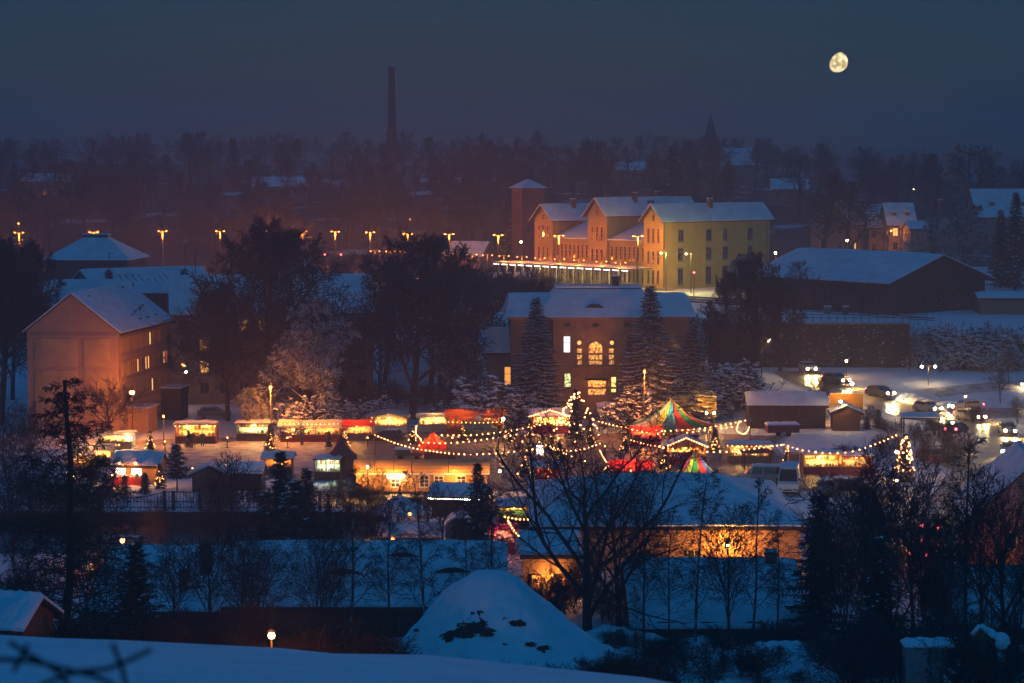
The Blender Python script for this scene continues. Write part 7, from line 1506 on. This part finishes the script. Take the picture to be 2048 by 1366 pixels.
# the hillside wood: trees that can be told apart, then the faint mass behind
for i in range(285):
    for _ in range(30):
        d = rv.uniform(455, 760) if i % 3 else rv.uniform(455, 600); px = rv.uniform(-30, 2080) if i % 3 else rv.uniform(-30, 1100); x = X(px, d, 380); y_here = 330 + (CAM_Z - gz(x, d)) / d * FPX
        if 1060 < px < 1560 and d < 470: continue
        if (320 < y_here < 334 or 352 < y_here < 368 or 408 < y_here < 424) and 480 < px < 960: continue
        if px > 1650 and d < 500: continue
        break
    k = rv.choice(['far1', 'far2', 'far2', 'far1', 'fir_far'] if i % 5 == 0 else ['far1', 'far2'])
    tree(k, 'hillside_tree', 'bare tree of the dim wood covering the far hillside' if k != 'fir_far' else 'dark conifer among the dim wood on the far hillside', px, d, 0, rv.uniform(.95, 1.4), x=x, h=rv.uniform(9, 15), group='trees of the hillside wood')
def far_wood():
    """distant trees beyond the told-apart ones, merged as one mass"""
    rw = random.Random(7); vs = [V['far1'], V['far2']]; VV = []; FF = []; n0 = 0
    src = []
    for v in vs:
        me = v[1]; a = np.empty(len(me.vertices) * 3, np.float32); me.vertices.foreach_get('co', a); a = a.reshape(-1, 3); f = np.empty(len(me.loops), np.int32); me.loops.foreach_get('vertex_index', f); f = f.reshape(-1, 4)
        keep = np.arange(0, len(f), 3); f = f.reshape(-1, 3, 4)[::2].reshape(-1, 4); src.append((a, f, v[2]))
    for i in range(190):
        a, f, H = src[i % 2]; d = rw.uniform(700, 1250); px = rw.uniform(-40, 2090); x = X(px, d, 320); k = rw.uniform(9, 14) / H; t = rw.uniform(0, 6.28); c_, s_ = math.cos(t), math.sin(t)
        q = np.stack([(a[:, 0] * c_ - a[:, 1] * s_) * k * 1.2 + x, (a[:, 0] * s_ + a[:, 1] * c_) * k * 1.2 + d, a[:, 2] * k + gz(x, d)], 1); VV.append(q); FF.append(f + n0); n0 += len(q)
    VV = np.concatenate(VV); FF = np.concatenate(FF); u, inv = np.unique(FF.ravel(), return_inverse=True)
    o = inst(np_mesh('far_wood', VV[u], inv.reshape(-1, 4), 'bark'), 'far_wood', label='faint mass of bare woodland along the hazy skyline', cat='wood', kind='stuff')
far_wood()
# dark brushwood on the hill so the slope reads as woodland floor
def brush():
    rw = random.Random(12); me = V['shrub1'][1]; a = np.empty(len(me.vertices) * 3, np.float32); me.vertices.foreach_get('co', a); a = a.reshape(-1, 3); f = np.empty(len(me.loops), np.int32); me.loops.foreach_get('vertex_index', f); f = f.reshape(-1, 3, 4)[::4].reshape(-1, 4); u, inv = np.unique(f.ravel(), return_inverse=True); a = a[u]; f = inv.reshape(-1, 4)
    c_ = a.mean(0); VV = []; FF = []; n0 = 0
    for i in range(260):
        d = rw.uniform(462, 700); px = rw.uniform(-30, 2080); x = X(px, d, 380); y_here = 330 + (CAM_Z - gz(x, d)) / d * FPX
        if (318 < y_here < 336 or 350 < y_here < 370 or 405 < y_here < 426) and 480 < px < 960: continue
        k = rw.uniform(.9, 1.6); q = a * k; q = q * np.array([2.2, 2.2, 1.0]) + np.array([x, d, gz(x, d)]); VV.append(q); FF.append(f + n0); n0 += len(q)
    inst(np_mesh('hill_brush', np.concatenate(VV), np.concatenate(FF), 'bark'), 'hill_brush', label='dark brushwood covering the hillside between the trees', cat='brushwood', kind='stuff')
brush()
# out of focus twigs close to the camera at the lower left
def twigs():
    d = 6.0; t = thing('near_twigs', 'blurred dark twigs close to the camera at the lower left corner', 'twigs', (X(60, d, 1330), d, gz(X(60, d, 1330), d))); o0 = Vector(t.location)
    for pts in ([(-20, 1318), (60, 1322), (130, 1338), (200, 1356), (240, 1380)], [(80, 1370), (150, 1345), (220, 1335), (300, 1300)], [(226, 1290), (240, 1325), (252, 1370)], [(20, 1285), (60, 1310), (110, 1340), (140, 1375)], [(28, 1340), (45, 1310), (55, 1292)]):
        q = [P(a, b, d + .15 * math.sin(a)) - o0 for a, b in pts]; m = MB(); cv = [Vector(c_) for c_ in catmull([tuple(v) for v in q], 5)]
        for i, (a, b) in enumerate(zip(cv, cv[1:])): m.tube(a, b, .0075, .0075, 5)
        m.build('twig', 'bark', t)
    MB().tube((0, 0, -.2), tuple(P(140, 1375, d) - o0), .012, .01, 5).build('stem', 'bark', t)
twigs()
# ================================================================== moon and haze
def moon():
    d = 6000; p = P(1675, 124, d); r = 20.5 / FPX * d
    m = MB(); m.ball((0, 0, 0), r, 40, 24)
    # gibbous outline: the upper left limb is pulled in
    ax = Vector((-.80, 0, .45)).normalized(); vv = []
    for v in m.v:
        q = Vector(v); k = q.dot(ax)
        if k > 0: q -= ax * k * .34
        vv.append(tuple(q))
    m.v = vv
    mm, nt, b = nmat('moon_face'); rp = mix_noise(nt, b, (.42, .30, .10), (1.0, .82, .44), 1.9 / r, lo=.40, hi=.60); nt.links.new(rp.outputs[0], b.inputs['Emission Color']); b.inputs['Emission Strength'].default_value = 2.0
    o = m.build('moon', 'moon_face', smooth=True, label='pale yellow gibbous moon high at the right of the sky', cat='moon', loc=tuple(p))
moon()
HAZE = 0.00105
m, nt_, b_ = nmat('haze_air'); nt_.nodes.remove(b_); pv = nt_.nodes.new('ShaderNodeVolumePrincipled'); pv.inputs['Color'].default_value = (.81, .74, .82, 1); pv.inputs['Density'].default_value = HAZE; pv.inputs['Anisotropy'].default_value = .25
nt_.links.new(pv.outputs[0], nt_.nodes['Material Output'].inputs['Volume'])
MB().box(-600, 600, -60, 1440, -6, 66).build('haze', 'haze_air', label='cold evening haze lying over the whole valley', cat='haze', kind='stuff')
